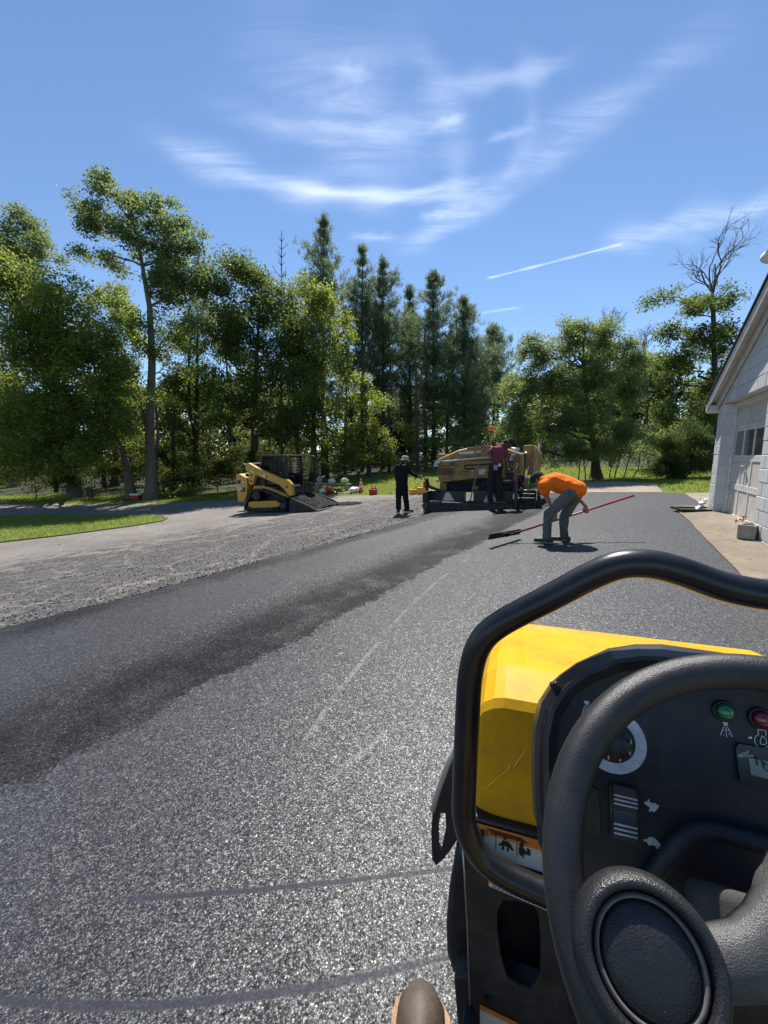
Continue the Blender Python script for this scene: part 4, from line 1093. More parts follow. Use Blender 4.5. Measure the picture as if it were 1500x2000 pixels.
m_ = MB(); m_.tube(crom([pp(48, 970, -.08), pp(22, 1000, -.1), pp(40, 1040, -.1), pp(55, 1080, -.08)], 5), .016, 8); m_.build('end_gate_chain', M['silver'], pv)
# control posts with levers
def post(pts, r_, nm='control_post'):
    m_ = MB(); m_.tube(crom(pts, 5), r_, 8); return m_.build(nm, M['black'], pv)
cp = post([pp(240, 832, .3), pp(160, 800, .25), pp(105, 770, .2), pp(85, 700, .15)], .045)
post([pp(85, 830, .2), pp(85, 700, .16), pp(78, 690, .15)], .04)
m_ = MB(); m_.tube(crom([pp(70, 720, .14), pp(45, 670, .1), pp(15, 660, .08), pp(-5, 680, .08)], 5), .014, 8); m_.build('lever', M['black'], cp)
m_ = MB(); m_.tube([pp(60, 710, .14), pp(38, 640, .1), pp(28, 585, .08)], .012, 8); m_.ell(pp(28, 585, .08), (.03, .03, .03)); m_.build('lever', M['black'], cp)
pbox('valve_box', 38, 720, 74, 800, .1, .2, M['red'], cp, .006)
rp_ = post([pp(1125, 1060, -.02), pp(1125, 900, -.02), pp(1125, 760, -.01), pp(1120, 640, 0)], .05)
post([pp(1150, 640, .05), pp(1180, 720, .1), pp(1230, 800, .3), pp(1255, 810, .5)], .025, 'hose')
m_ = MB(); m_.tube([pp(1120, 655, 0), pp(1095, 605, 0), pp(1118, 570, 0), pp(1142, 545, 0), pp(1142, 520, 0)], .013, 8); m_.ell(pp(1142, 520, 0), (.03, .03, .03)); m_.build('lever', M['steel'], rp_)
pbox('valve_box', 1096, 640, 1138, 715, -.08, .03, M['red'], rp_, .006)
# extension with guide tubes
pbox('extension_frame', 1165, 800, 1190, 1060, .05, .6, M['blackm']); pbox('extension_frame', 1335, 825, 1370, 1050, .05, .7, M['blackm'])
for z in (835, 885, 935, 985):
    a, b_ = pp(1150, z, .12), pp(1345, z+5, .12); m_ = MB(); m_.tube([a, b_], .048, 14); m_.build('guide_tube', M['black'], pv)
pbox('extension_screed', 1150, 1010, 1360, 1062, .0, .45, M['blackm'])
ppoly('extension_end_plate', [(1375, 820), (1400, 830), (1430, 960), (1432, 1030), (1372, 1052)], .05, .7, M['blackm'])
for k in range(5):
    m_ = MB(); m_.tube([pp(1370+k*3, 850+k*40, .0), pp(1412+k*3, 868+k*38, .05)], .018, 8); m_.build('end_plate_rib', M['black'], pv)
# tractor body: faceted tan hood, seen from the back
yb = .95; yd = 1.9
body = [(205, 660), (205, 470), (225, 455), (455, 352), (560, 330), (845, 308), (1060, 345), (1222, 400), (1222, 655), (1000, 690), (660, 690), (240, 745), (222, 700)]
P = [pp(x, z, yb) for x, z in body]
m_ = MB(); nB = len(P); back = [p+Vector((0, yd, 0)) for p in P]
# chamfer the rim of the rear face
cen = sum(P, Vector())/nB
mid_ = [p.copy() for p in P]
inn = [p+(cen-p)*.05+Vector((0, -.07, 0)) for p in P]
m_.add(inn+mid_+back, [tuple(range(nB))]+[(i, (i+1) % nB, nB+(i+1) % nB, nB+i) for i in range(nB)]+[(nB+i, nB+(i+1) % nB, 2*nB+(i+1) % nB, 2*nB+i) for i in range(nB)]+[tuple(range(3*nB-1, 2*nB-1, -1))])
tb = m_.build('body', M['tan'], pv, .015)
YF = yb-.072
pbox('top_box', 205, 400, 300, 450, 1.1, 2.2, M['tan2'])
ppoly('hood_panel', [(470, 362), (830, 322), (830, 335), (470, 375)], YF-.004, .01, M['tan2'], tb, 0)
ppoly('top_rail', [(550, 322), (830, 300), (832, 316), (552, 338)], yb-.06, .3, M['tan'], tb, .004)
for k in range(14):
    x = 218+k*14; ppoly('grille_slot', [(x, 562), (x+7, 562), (x+7, 648), (x, 648)], YF-.003, .004, M['rubber'], tb, 0)
for k in range(5):
    ppoly('louvre', [(352+k*12, 505), (359+k*12, 502), (359+k*12, 528), (352+k*12, 530)], YF-.003, .004, M['rubber'], tb, 0)
    ppoly('louvre', [(345+k*13, 460-k*4), (354+k*13, 455-k*4), (354+k*13, 466-k*4), (345+k*13, 471-k*4)], YF-.003, .004, M['rubber'], tb, 0)
m_ = MB(); m_.lathe(pp(446, 628, YF), (0, -1, 0), [(.05, 0), (.05, .025), (.035, .03), (.03, .02), (.005, .02)], 18); lt = m_.build('work_light', M['black'], tb)
m_ = MB(); m_.lathe(pp(446, 628, YF-.022), (0, -1, 0), [(.03, 0), (.025, .006), (.003, .008)], 16); m_.build('lens', M['dkwhite'], lt)
ppoly('side_seam', [(462, 480), (468, 480), (468, 660), (462, 660)], YF-.002, .004, M['tan2'], tb, 0)
m_ = MB(); m_.tube(crom([pp(812, 518, YF-.01), pp(560, 532, YF-.01), pp(525, 545, YF-.01), pp(520, 562, YF-.01), pp(545, 575, YF-.01), pp(640, 572, YF-.01)], 4), .022, 8); m_.build('black_trim', M['black'], tb)
for q4, mt in (([(456, 374), (636, 364), (636, 398), (456, 402)], 'dkwhite'), ([(656, 366), (722, 360), (722, 380), (656, 384)], 'dkwhite'), ([(592, 592), (634, 588), (634, 612), (592, 612)], 'dkwhite'), ([(690, 585), (772, 575), (772, 640), (690, 645)], 'dkwhite')):
    ppoly('decal', q4, YF-.003, .003, M[mt], tb, 0)
# measuring rail and its two white plates
m_ = MB(); m_.tube([pp(240, 492, .75), pp(820, 440, .75)], .028, 8); m_.build('slope_rail', M['silver'], pv)
for (x0, z0, x1, z1) in ((150, 478, 248, 560), (1036, 388, 1132, 490)):
    pn = ppoly('sign_plate', [(x0+12, z0), (x1, z0), (x1-26, z1-8), (x0-14, z1+4)], .70, .02, M['black'], pv, .003)
    ppoly('sign_face', [(x0+35, z0+6), (x1-6, z0+6), (x1-34, z1-18), (x0+10, z1-12)], .694, .004, M['white'], pn, 0)
    w_ = (x1-x0)
    for k in range(3):
        xx = x0+34+k*w_*.17
        ppoly('sign_mark', [(xx+8, z0+26), (xx+14, z0+26), (xx+3, z1-24), (xx-3, z1-24)], .690, .002, M['rubber'], pn, 0)
        ppoly('sign_mark', [(xx+12, z0+30), (xx+15, z0+29), (xx+15, z1-27), (xx+11, z1-27)], .690, .002, M['rubber'], pn, 0)
    ppoly('sign_mark', [(x0+42, z0+10), (x1-14, z0+10), (x1-18, z0+18), (x0+38, z0+18)], .690, .002, M['silver'], pn, 0)
# beacon
m_ = MB(); m_.tube([pp(828, 318, 1.5), pp(830, 150, 1.5)], .028, 8); bc = m_.build('beacon_pole', M['tan'], pv)
c_ = pp(832, 148, 1.5); m_ = MB(); m_.lathe(c_, (0, 0, 1), [(.085, 0), (.085, .03), (.07, .035)], 18); m_.build('beacon_base', M['black'], bc)
m_ = MB(); m_.lathe(c_+Vector((0, 0, .03)), (0, 0, 1), [(.08, 0), (.085, .03), (.083, .14), (.07, .165), (.01, .17)], 20); m_.build('beacon_lens', M['orange'], bc)
m_ = MB(); m_.ell(pp(862, 272, 1.2), (.07, .07, .06)); m_.tube([pp(862, 290, 1.2), pp(862, 320, 1.2)], .02, 6); m_.build('fuel_cap', M['black'], pv)
# hopper wing on the right, exhaust and hydraulic rams
hy = 1.3
hw = [(1215, 300), (1330, 292), (1330, 640), (1262, 655), (1262, 600), (1215, 540)]
ppoly('hopper_wing', hw, hy, .9, M['tan'], pv, .015)
m_ = MB(); A = [pp(1332, 292, hy), pp(1332, 640, hy)]; Bq = [pp(1418, 400, hy+.55), pp(1395, 620, hy+.55)]; T = pp(1395, 352, hy+.5)
m_.prism([A[0], T, Bq[0], Bq[1], A[1]], (.05, .9, 0)); wg = m_.build('hopper_side', M['tan'], pv, .01)
c_ = pp(1374, 458, hy+.22); m_ = MB(); m_.tube([c_+Vector((.055*math.cos(a)*.75, .055*math.cos(a)*.6-.02, .085*math.sin(a))) for a in np.linspace(0, 6.283, 21)[:-1]], .006, 5, closed=True); m_.build('emblem', M['tan2'], wg)
m_ = MB(); m_.tube([pp(1380, 405, hy), pp(1395, 350, hy), pp(1405, 290, hy)], .035, 8); m_.build('wing_ram', M['silver'], pv)
m_ = MB(); m_.tube([pp(1060, 342, 1.15), pp(1165, 356, 1.15)], .06, 12); m_.build('exhaust', M['silver'], pv)
m_ = MB(); m_.tube([pp(1045, 368, 1.05), pp(1240, 398, 1.1)], .03, 8); m_.ell(pp(1245, 395, 1.1), (.06, .05, .05)); m_.build('hydraulic_ram', M['steel'], pv)
post([pp(1228, 410, 1.0), pp(1232, 500, 1.0), pp(1222, 600, 1.0), pp(1215, 680, 1.0)], .035, 'hose')
pbox('seat_frame', 1160, 410, 1210, 640, .93, 1.0, M['tan2'])
m_ = MB(); m_.prism([pp(1268, 540, .9), pp(1278, 545, .9), pp(1252, 690, .9), pp(1240, 688, .9)], (0, .06, 0)); m_.build('brace', M['dkwhite'], pv)
ppoly('hopper_leg', [(1215, 690), (1270, 690), (1272, 800), (1225, 800)], 1.0, .5, M['tan2'])
# tracks, engine clutter and belly
ppoly('track', [(250, 745), (1010, 700), (1020, 830), (250, 835)], 1.0, .5, M['rubber']); ppoly('track', [(255, 760), (1010, 745), (1020, 830), (255, 835)], 2.3, .4, M['rubber'])
pbox('belly', 300, 690, 1215, 840, 1.1, 2.7, M['blackm'])
pbox('tow_arm', 230, 745, 310, 840, .75, 1.0, M['tan2'])
pbox('tow_arm', 970, 690, 1090, 745, .7, .95, M['black'])
for k in range(5):
    m_ = MB(); m_.lathe(pp(985+k*18, 712, .695), (0, -1, 0), [(.022, 0), (.022, .02), (.008, .02)], 10); m_.build('fitting', M['steel'], pv)
for k in range(9):
    x0 = 650+k*16; post([pp(x0, 690+(k*37 % 30), .9), pp(x0+10, 740+(k*23 % 40), .85), pp(x0-12+(k*17 % 40), 800, .85), pp(x0+5, 832, .8)], .016+.005*(k % 3), 'hose')
m_ = MB(); m_.lathe(pp(662, 805, .82), (0, 0, 1), [(.06, -.06), (.07, 0), (.06, .07), (.02, .08)], 14); m_.build('filter', M['tan2'], pv)
m_ = MB(); m_.lathe(pp(210, 715, .8), (0, -1, 0), [(.05, 0), (.055, .04), (.02, .05)], 14); m_.build('work_light', M['silver'], pv)

# more of the paver's fittings
for (x0, z0, x1, z1) in ((468, 470, 812, 470), (470, 600, 640, 604), (830, 520, 1000, 560), (240, 540, 450, 536), (1000, 400, 1000, 640), (1160, 430, 1160, 640)):
    m_ = MB(); m_.tube([pp(x0, z0, YF-.004), pp(x1, z1, YF-.004)], .007, 6); m_.build('panel_seam', M['rubber'], tb)
for (cx, cz) in ((300, 470), (560, 430), (700, 420), (500, 640), (760, 620), (1020, 600), (1120, 600), (1060, 430)):
    m_ = MB(); m_.lathe(pp(cx, cz, YF-.002), (0, -1, 0), [(.02, 0), (.02, .012), (.008, .014)], 8); m_.build('latch', M['black'], tb)
for k, (cx, cz) in enumerate(((1010, 520), (1050, 540), (1090, 500))):
    m_ = MB(); m_.tube([pp(cx, cz+60, .9), pp(cx+4, cz, .86), pp(cx+10, cz-40, .84)], .012, 6); m_.ell(pp(cx+10, cz-45, .84), (.03, .03, .035)); m_.build('lever', M['black'], pv)
pbox('control_console', 1010, 560, 1110, 640, .82, .95, M['black'])
for k in range(6):
    x0 = 1010+k*26; post([pp(x0, 640, .86), pp(x0+14, 690, .8), pp(x0-8, 740, .78), pp(x0+6, 800, .7)], .014+.004*(k % 3), 'hose')
for k in range(7):
    x0 = 330+k*44; post([pp(x0, 738, .92), pp(x0+12, 770, .82), pp(x0+34, 790, .80), pp(x0+40, 836, .7)], .013+.005*(k % 2), 'hose')
m_ = MB(); m_.tube(crom([pp(845, 318, 1.2), pp(880, 285, 1.2), pp(960, 290, 1.2), pp(1010, 335, 1.2)], 4), .018, 8); m_.build('hand_rail', M['black'], pv)
for x0 in (470, 640): m_ = MB(); m_.tube(crom([pp(x0, 345, 1.0), pp(x0+4, 330, 1.0), pp(x0+40, 325, 1.0), pp(x0+44, 338, 1.0)], 3), .009, 6); m_.build('grab_handle', M['black'], tb)
ppoly('step_plate', [(640, 700), (700, 698), (700, 720), (640, 722)], .75, .2, M['blackm'])
# material under the paver: fresh mix heap in front of the screed (real heap)
def heap(name, label, cat, c, rx, ry, h, n=26, seed=3, az=0):
    rs_ = np.random.default_rng(seed); V = []; F = []
    for i in range(n):
        for j in range(n):
            u_, v_ = i/(n-1)*2-1, j/(n-1)*2-1; r2 = u_*u_+v_*v_
            z = h*max(0, 1-r2)**.8+rs_.normal(0, .018)*(r2 < 1)
            V.append((u_*rx, v_*ry, z-.03*(r2 >= 1)))
    for i in range(n-1):
        for j in range(n-1): F.append((i*n+j, (i+1)*n+j, (i+1)*n+j+1, i*n+j+1))
    m_ = MB(); m_.add(V, F, False); return obj_of(name, label, cat, m_, M['heap'], c, az)
M['heap'] = pm('fresh_mix', (.010, .010, .0115), .75, var=.5, vscale=30, bump=1.0, bscale=70, bdist=.03, spec=.25)

# ------------------------------------------------------------------ compact track loader
ct = G(566, 1000)
CF = Frame((ct.x-.05, ct.y+.8, 0), 112)      # local y = ahead, x = its right-hand side, towards us
CF.o.z = gz(CF.o.x, CF.o.y)+.012; CF.M.translation.z = CF.o.z
cl_ = root('track_loader', 'yellow compact track loader carrying a bucket of asphalt', 'loader', CF.o, 112)
def c2(cx, cz): return 450+cx/6.818, 880+cz/6.818
SX = .92                                       # outer face of the near track
def cq(cx, cz, x=SX): return CF.x(*c2(cx, cz), x)
def cpoly(name, pts, x, dx, mat, parent=cl_, bev=.012):
    m_ = MB(); m_.prism([cq(a, b2, x) for a, b2 in pts], (-dx, 0, 0)); return m_.build(name, mat, parent, bev)
def arc_pts(P, n=4): return crom(P, n)
belt = [(186, 745), (262, 548), (300, 518), (415, 518), (560, 570), (700, 640), (735, 700), (735, 775), (700, 806), (450, 808), (215, 806), (184, 785)]
def track(x0, parent):
    P = [cq(a, b2, SX) for a, b2 in belt]; P = [Vector((0, p.y, max(p.z, .02))) for p in P]
    ring_ = []
    n_ = len(P)
    for i in range(n_):
        for k in range(4): ring_.append(P[i].lerp(P[(i+1) % n_], k/4))
    cen_ = sum(P, Vector())/n_; V = []; F = []; m = len(ring_)
    for p in ring_:
        d = (cen_-p); d.x = 0; d.normalize()
        for x_, o_ in ((x0, 0), (x0-.38, 0), (x0-.38, .055), (x0, .055)): V.append(Vector((x_, p.y, p.z))+d*o_)
    for i in range(m):
        j = (i+1) % m
        for k in range(4): F.append((i*4+k, i*4+(k+1) % 4, j*4+(k+1) % 4, j*4+k))
    m_ = MB(); m_.add(V, F)
    for i in range(0, m, 2):
        p = ring_[i]; q_ = ring_[(i+1) % m]; d = (p-cen_); d.x = 0; d.normalize(); t = (q_-p).normalized()
        Rm = Matrix((Vector((1, 0, 0)), t, d)).transposed()
        m_.box(Vector((x0-.19, p.y, p.z))+d*.004, (.375, .05, .03), Rm)
    return m_.build('track', M['rubber'], parent)
t1 = track(SX, cl_); t2 = track(-SX+.38, cl_)
fr1 = [(236, 690), (262, 680), (600, 668), (655, 700), (650, 745), (560, 762), (300, 768), (240, 745)]
for x_, tk in ((SX-.05, t1), (-SX+.33, t2)):
    cpoly('roller_frame', fr1, SX-.03, .2, M['catyel'], cl_, .02).location.x = x_-(SX-.05)
for (cx, cz, r_, mt) in ((340, 600, .20, 'blackm'), (325, 598, .11, 'catyel'), (690, 745, .16, 'blackm'), (235, 765, .13, 'blackm')):
    c_ = cq(cx, cz, SX-.06); m_ = MB(); m_.lathe(c_, (1, 0, 0), [(r_, -.22), (r_, 0), (r_*.8, .012), (r_*.5, .02), (.01, .02)], 18); m_.build('sprocket' if r_ == .20 else 'hub' if r_ == .11 else 'idler', M[mt], cl_)
for k in range(14):
    a = k*6.283/14; c_ = cq(340, 600, SX-.06)+Vector((0, .2*math.cos(a), .2*math.sin(a))); m_ = MB(); m_.box(c_, (.06, .04, .04), Matrix.Rotation(a, 3, 'X')); m_.build('sprocket_tooth', M['blackm'], cl_)
for k in range(5):
    c_ = cq(300+k*78, 775, SX-.06); m_ = MB(); m_.lathe(c_, (1, 0, 0), [(.075, -.2), (.075, 0), (.03, .01)], 14); m_.build('road_wheel', M['blackm'], cl_)
m_ = MB(); m_.bb((-.5, -1.75, .28), (.5, .25, .95)); m_.build('chassis', M['blackm'], cl_, .03)
cpoly('fender', [(305, 468), (430, 468), (560, 505), (748, 585), (768, 628), (560, 560), (420, 508), (300, 520)], .70, .25, M['catyel'])
cpoly('fender', [(305, 468), (430, 468), (560, 505), (748, 585), (768, 628), (560, 560), (420, 508), (300, 520)], -.45, .25, M['catyel'])
rear = cpoly('rear_guard', [(75, 322), (112, 308), (212, 362), (224, 470), (214, 600), (182, 680), (96, 680)], .84, 1.68, M['catyel'], cl_, .02)
m_ = MB(); m_.bb((-.6, -1.75, .9), (.6, -.85, 1.42)); m_.build('engine_hood', M['black'], cl_, .04)
cpoly('vent', [(92, 396), (134, 396), (136, 442), (92, 440)], .848, .006, M['rubber'], rear, 0)
cpoly('tail_lamp', [(142, 410), (184, 412), (184, 430), (142, 428)], .848, .006, M['dkwhite'], rear, 0)
cpoly('decal_patch', [(140, 478), (196, 492), (198, 545), (142, 548)], .8445, .003, M['rubber'], rear, 0)
def side_text(s, corners, x, mat, parent, name='lettering'):
    cu = bpy.data.curves.new(name, 'FONT'); cu.body = s; cu.offset = .02
    o = bpy.data.objects.new(name, cu); COL.objects.link(o); bpy.context.view_layer.update(); dg = bpy.context.evaluated_depsgraph_get()
    me = bpy.data.meshes.new_from_object(o.evaluated_get(dg)); bpy.data.objects.remove(o)
    co = np.array([v.co[:] for v in me.vertices]); lo, hi = co.min(0), co.max(0); p00, p10, p01 = (cq(a, b2, x) for a, b2 in corners)
    for v in me.vertices:
        v.co = p00+(p10-p00)*((v.co.x-lo[0])/(hi[0]-lo[0]))+(p01-p00)*((v.co.y-lo[1])/(hi[1]-lo[1]))
    return link(name, me, mat, parent)
side_text('CAT', ((94, 528), (176, 530), (94, 474)), .853, M['white'], rear)
arm = [(195, 172), (240, 165), (345, 225), (665, 368), (762, 392), (810, 448), (830, 600), (782, 606), (742, 560), (705, 505), (640, 455), (332, 322), (302, 440), (270, 466), (242, 440), (236, 380), (246, 292), (205, 266)]
a1 = cpoly('lift_arm', arm, .86, .17, M['catyel'], cl_, .018); cpoly('lift_arm', arm, -.69, .17, M['catyel'], cl_, .018)
for cx, cz in ((282, 325), (272, 405), (752, 485)):
    m_ = MB(); m_.lathe(cq(cx, cz, .86), (1, 0, 0), [(.035, 0), (.035, .02), (.012, .02)], 12); m_.build('pin', M['black'], a1)

cpoly('arm_decal', [(430, 312), (468, 328), (468, 358), (430, 344)], .864, .003, M['dkwhite'], a1, 0)
cpoly('arm_decal', [(470, 330), (486, 337), (486, 366), (470, 358)], .864, .003, M['rubber'], a1, 0)
cpoly('arm_decal', [(262, 262), (312, 278), (314, 296), (264, 282)], .864, .003, M['dkwhite'], a1, 0)
m_ = MB(); m_.tube([cq(330, 470, .6), cq(640, 500, .6)], .05, 10); m_.build('lift_cylinder', M['black'], cl_)
m_ = MB(); m_.tube([cq(800, 470, .4), cq(850, 560, .4), cq(850, 600, .4)], .045, 10); m_.build('tilt_cylinder', M['blackm'], cl_)
cpoly('cross_member', [(800, 470), (830, 470), (850, 590), (820, 596)], .7, 1.4, M['blackm'])
m_ = MB(); m_.lathe(cq(880, 540, .2), (0, 1, 0), [(.16, -.05), (.17, 0), (.12, .03)], 18); m_.build('coupler', M['blackm'], cl_)
m_ = MB(); m_.tube([cq(195, 180, .75), cq(170, 230, .75)], .06, 8); m_.tube([cq(230, 300, .6), cq(215, 350, .6)], .06, 8); m_.build('rear_link', M['blackm'], cl_)
cpoly('hood_top', [(250, 165), (340, 160), (345, 178), (260, 182)], .5, 1.0, M['silver'], cl_, .005)
# cab
z0c, z1c = 1.0, 2.08; yf, yr = .12, -.98; cw_ = .50
m_ = MB(); m_.bb((-cw_-.02, yr-.02, z1c), (cw_+.02, yf+.04, z1c+.07)); cab = m_.build('cab_roof', M['black'], cl_, .025)
for x_ in (-cw_, cw_):
    for pts in ([(x_, yf, z0c-.25), (x_, yf+.01, 1.5), (x_, yf-.02, z1c+.02)], [(x_, yr-.22, z0c+.35), (x_, yr-.1, 1.75), (x_, yr+.02, z1c+.02)], [(x_, -.42, z0c), (x_, -.42, z1c)]):
        m_ = MB(); m_.tube(pts, .045 if pts[0][1] != -.42 else .03, 8); m_.build('cab_post', M['black'], cl_)
    m_ = MB(); m_.bb((x_-.012, yr-.15, z0c), (x_+.012, yf-.03, z0c+.42)); m_.build('cab_side', M['black'], cl_)
    m_ = MB()
    for k in range(16): yy = yr-.06+k*.066; m_.tube([(x_, yy, z0c+.4), (x_, yy, z1c)], .005, 4)
    for k in range(9): zz = z0c+.46+k*.068; m_.tube([(x_, yr-.1, zz), (x_, yf, zz)], .005, 4)
    m_.build('side_mesh', M['black'], cl_)
m_ = MB(); m_.bb((-cw_, yr-.12, z0c+.1), (cw_, yr-.1, z1c)); m_.build('rear_window', M['glass'], cl_)
m_ = MB(); m_.bb((-.27, -.75, 1.0), (.27, -.3, 1.15)); m_.bb((-.25, -.88, 1.15), (.25, -.75, 1.75)); m_.build('seat', M['black'], cl_, .03)
for x_ in (-.36, .36):
    m_ = MB(); m_.bb((x_-.06, -.6, 1.15), (x_+.06, -.1, 1.3)); m_.tube([(x_, -.12, 1.3), (x_, -.08, 1.45)], .02, 8); m_.build('joystick', M['black'], cl_, .0)
dpts = [(922, 112), (960, 82), (1050, 66), (1118, 80), (1150, 160), (1164, 290), (1125, 395), (1062, 442), (1000, 425), (952, 330)]
dq = crom([cq(a, b2, -.5) for a, b2 in dpts+[dpts[0]]], 4)[:-1]
m_ = MB(); m_.tube(dq, .014, 6, closed=True); df = m_.build('open_door', M['black'], cl_)
m_ = MB(); m_.prism(dq, (.008, 0, 0)); m_.build('door_glass', glass_mat('clear_glass', (.78, .82, .82), .8), df)
m_ = MB(); c_ = cq(955, 265, -.45); m_.ell(c_, (.05, .07, .11)); m_.build('mirror', M['black'], cl_)
# bucket
bp = [(.50, .10), (.62, .05), (1.72, .14), (1.75, .16), (1.70, .18), (.75, .14), (.62, .24), (.60, .52), (.55, .54), (.48, .34)]
m_ = MB(); m_.prism([(.95, y, z) for y, z in bp], (-1.9, 0, 0)); bk = m_.build('bucket', M['blackm'], cl_, .01)
for x_ in (.975, -.945): m_ = MB(); m_.prism([(x_, .5, .08), (x_, .62, .04), (x_, 1.70, .15), (x_, 1.35, .32), (x_, .62, .56), (x_, .52, .56)], (-.03, 0, 0)); m_.build('bucket_side', M['blackm'], bk, .004)
m_ = MB(); m_.tube([(.93, .57, .555), (-.93, .57, .555)], .018, 8); m_.build('bucket_edge', M['steel'], bk)
rs_ = np.random.default_rng(5); V = []; F = []; nu, nv = 34, 18
for i in range(nu):
    for j in range(nv):
        u_, v_ = i/(nu-1)*2-1, j/(nv-1)
        top = .60-.40*v_**1.6; e = (1-abs(u_)**5)
        V.append((u_*.92, .63+1.06*v_, .15+(top-.12)*e*(1+.10*math.sin(u_*5+1)+.08*math.sin(v_*7))+rs_.normal(0, .016)))
for i in range(nu-1):
    for j in range(nv-1): F.append((i*nv+j, (i+1)*nv+j, (i+1)*nv+j+1, i*nv+j+1))
m_ = MB(); m_.add(V, F, False); obj_of('asphalt_load', 'heaped black asphalt in the bucket of the track loader', 'asphalt', m_, M['heap'], CF.o, 112)
heap('asphalt_spill', 'low spill of fresh asphalt on the old driveway ahead of the loader bucket', 'asphalt', gp(-1.2, 16.3, .0), .9, .6, .045, 24, 4, 20)

# ------------------------------------------------------------------ small things on the grass
def at_px(px, py): return G(px, py)
def cone():
    p = at_px(705, 962.5); r = root('traffic_cone', 'orange traffic cone with two white bands on the grass verge', 'cone', p)
    m_ = MB(); m_.bb((-.18, -.18, 0), (.18, .18, .035)); m_.build('base', M['black'], r, .01)
    prof_ = lambda h: .135-(.105)*h/.68
    for z0, z1, mt in ((.035, .27, 'orange'), (.27, .37, 'white'), (.37, .44, 'orange'), (.44, .55, 'white'), (.55, .70, 'orange')):
        m_ = MB(); m_.lathe((0, 0, 0), (0, 0, 1), [(prof_(z0), z0), (prof_(z1), z1)], 20); m_.build('cone_body' if mt == 'orange' else 'reflective_band', M[mt], r)
cone()
def can(name, label, px, py, mat, s=1.0, az=0, group=None):
    p = at_px(px, py); r = root(name, label, 'can', p, az, group)
    m_ = MB(); m_.bb((-.15*s, -.12*s, 0), (.15*s, .12*s, .24*s)); b_ = m_.build('body', mat, r, .045*s, 3)
    m_ = MB(); m_.prism([(-.10*s, -.08*s, .23*s), (.10*s, -.08*s, .23*s), (.05*s, -.05*s, .29*s), (-.05*s, -.05*s, .29*s)], (0, .16*s, 0)); m_.build('shoulder', mat, r, .01)
    m_ = MB(); m_.tube([(-.09*s, 0, .27*s), (-.08*s, 0, .335*s), (.06*s, 0, .335*s), (.08*s, 0, .27*s)], .016*s, 8); m_.build('handle', mat, r)
    m_ = MB(); m_.lathe((.1*s, 0, .25*s), (.4, 0, 1), [(.03*s, 0), (.03*s, .05*s), (.01*s, .055*s)], 12); m_.build('cap', M['black'], r)
    return r
can('fuel_can', 'dark red plastic fuel can on the grass between the cone and the yellow jugs', 729, 966.5, M['red'], 1.18, 20)
can('water_jug', 'smaller yellow jug on the grass beside the paver', 807, 966, M['yelplastic'], 1.05, -10, 'yellow jugs')
can('water_jug', 'larger yellow jug standing against the paver end', 824, 965, M['yelplastic'], 1.3, 15, 'yellow jugs')
p = at_px(763, 964); r = root('hatchet', 'small hand tool with a pale handle lying on the grass', 'tool', p, 60)
m_ = MB(); m_.tube([(0, -.02, .03), (0, .32, .05)], .014, 8); m_.build('handle', M['yelplastic'], r)
m_ = MB(); m_.prism([(-.06, -.03, .015), (.06, -.05, .015), (.07, .03, .015), (-.05, .02, .015)], (0, 0, .05)); m_.build('head', M['black'], r, .004)
def lump(name, label, cat, px, py, size, mat, seed, flat=.8):
    p = at_px(px, py); rs_ = np.random.default_rng(seed); m_ = MB(); n, m = 14, 9; V = []; F = []
    for i in range(m+1):
        t = math.pi*i/m
        for k in range(n):
            a = 2*math.pi*k/n; s_ = 1+.13*math.sin(3*a+seed)+.09*math.sin(5*t+2*a)+rs_.normal(0, .025)
            V.append((size*s_*math.sin(t)*math.cos(a), size*.8*s_*math.sin(t)*math.sin(a), max(0, size*flat*(.85+s_*math.cos(t)*.85))))
    for i in range(m):
        for k in range(n): F.append((i*n+k, (i+1)*n+k, (i+1)*n+(k+1) % n, i*n+(k+1) % n))
    m_.add(V, F, False); o = obj_of(name, label, cat, m_, mat, p); return o
M['pinkbag'] = pm('pink_white_bag', (.7, .5, .5), .6, var=.2, vscale=20); M['greenbag'] = pm('yellow_green_bag', (.45, .55, .2), .6, var=.25, vscale=20); M['greyst'] = pm('grey_cloth', (.3, .29, .27), .8, var=.3, vscale=15)
# pale plank slab with a low bench of odds and ends
b0 = at_px(650, 961); br = root('wooden_bench', 'low grey plank bench littered with bags behind the loader bucket', 'bench', b0, 14)
m_ = MB(); m_.bb((-1.0, -.16, .42), (1.0, .16, .47)); m_.build('plank', M['greyst'], br, .006)
for x_ in (-.8, .8): m_ = MB(); m_.bb((x_-.05, -.14, 0), (x_+.05, .14, .419)); m_.build('leg', M['wood'], br, .006)
o = sheet('stone_slab', [(b0.x-1.1, b0.y-.9), (b0.x+1.1, b0.y-1.25), (b0.x+1.3, b0.y+.2), (b0.x-.8, b0.y+.5)], .03, .4, M['conc2'], .08)
def on_bench(o, x, z=.47): o.location = br.matrix_basis @ Vector((x, 0, z)); return o
bpy.context.view_layer.update()
on_bench(lump('plastic_bag', 'pink and white plastic bag on the plank bench', 'bag', 651, 940, .19, M['pinkbag'], 3), -.05)
on_bench(lump('feed_bag', 'pale yellow green bag at the end of the plank bench', 'bag', 675, 942, .22, M['greenbag'], 8), .65)
on_bench(lump('cloth_bundle', 'upright pale grey bundle standing on the plank bench', 'bundle', 634, 945, .14, M['greyst'], 11, 1.5), -.75)
lump('white_sack', 'crumpled white sack on the slab beside the cone', 'sack', 692, 963, .30, M['white'], 14, .6)
lump('brown_bag', 'small brown bag on the ground between the loader bucket and the plank bench', 'bag', 622, 962, .22, M['wood'], 17, 1.2)
lump('white_bag', 'small white bag in front of the plank bench', 'bag', 630, 963, .18, M['white'], 21, .8)
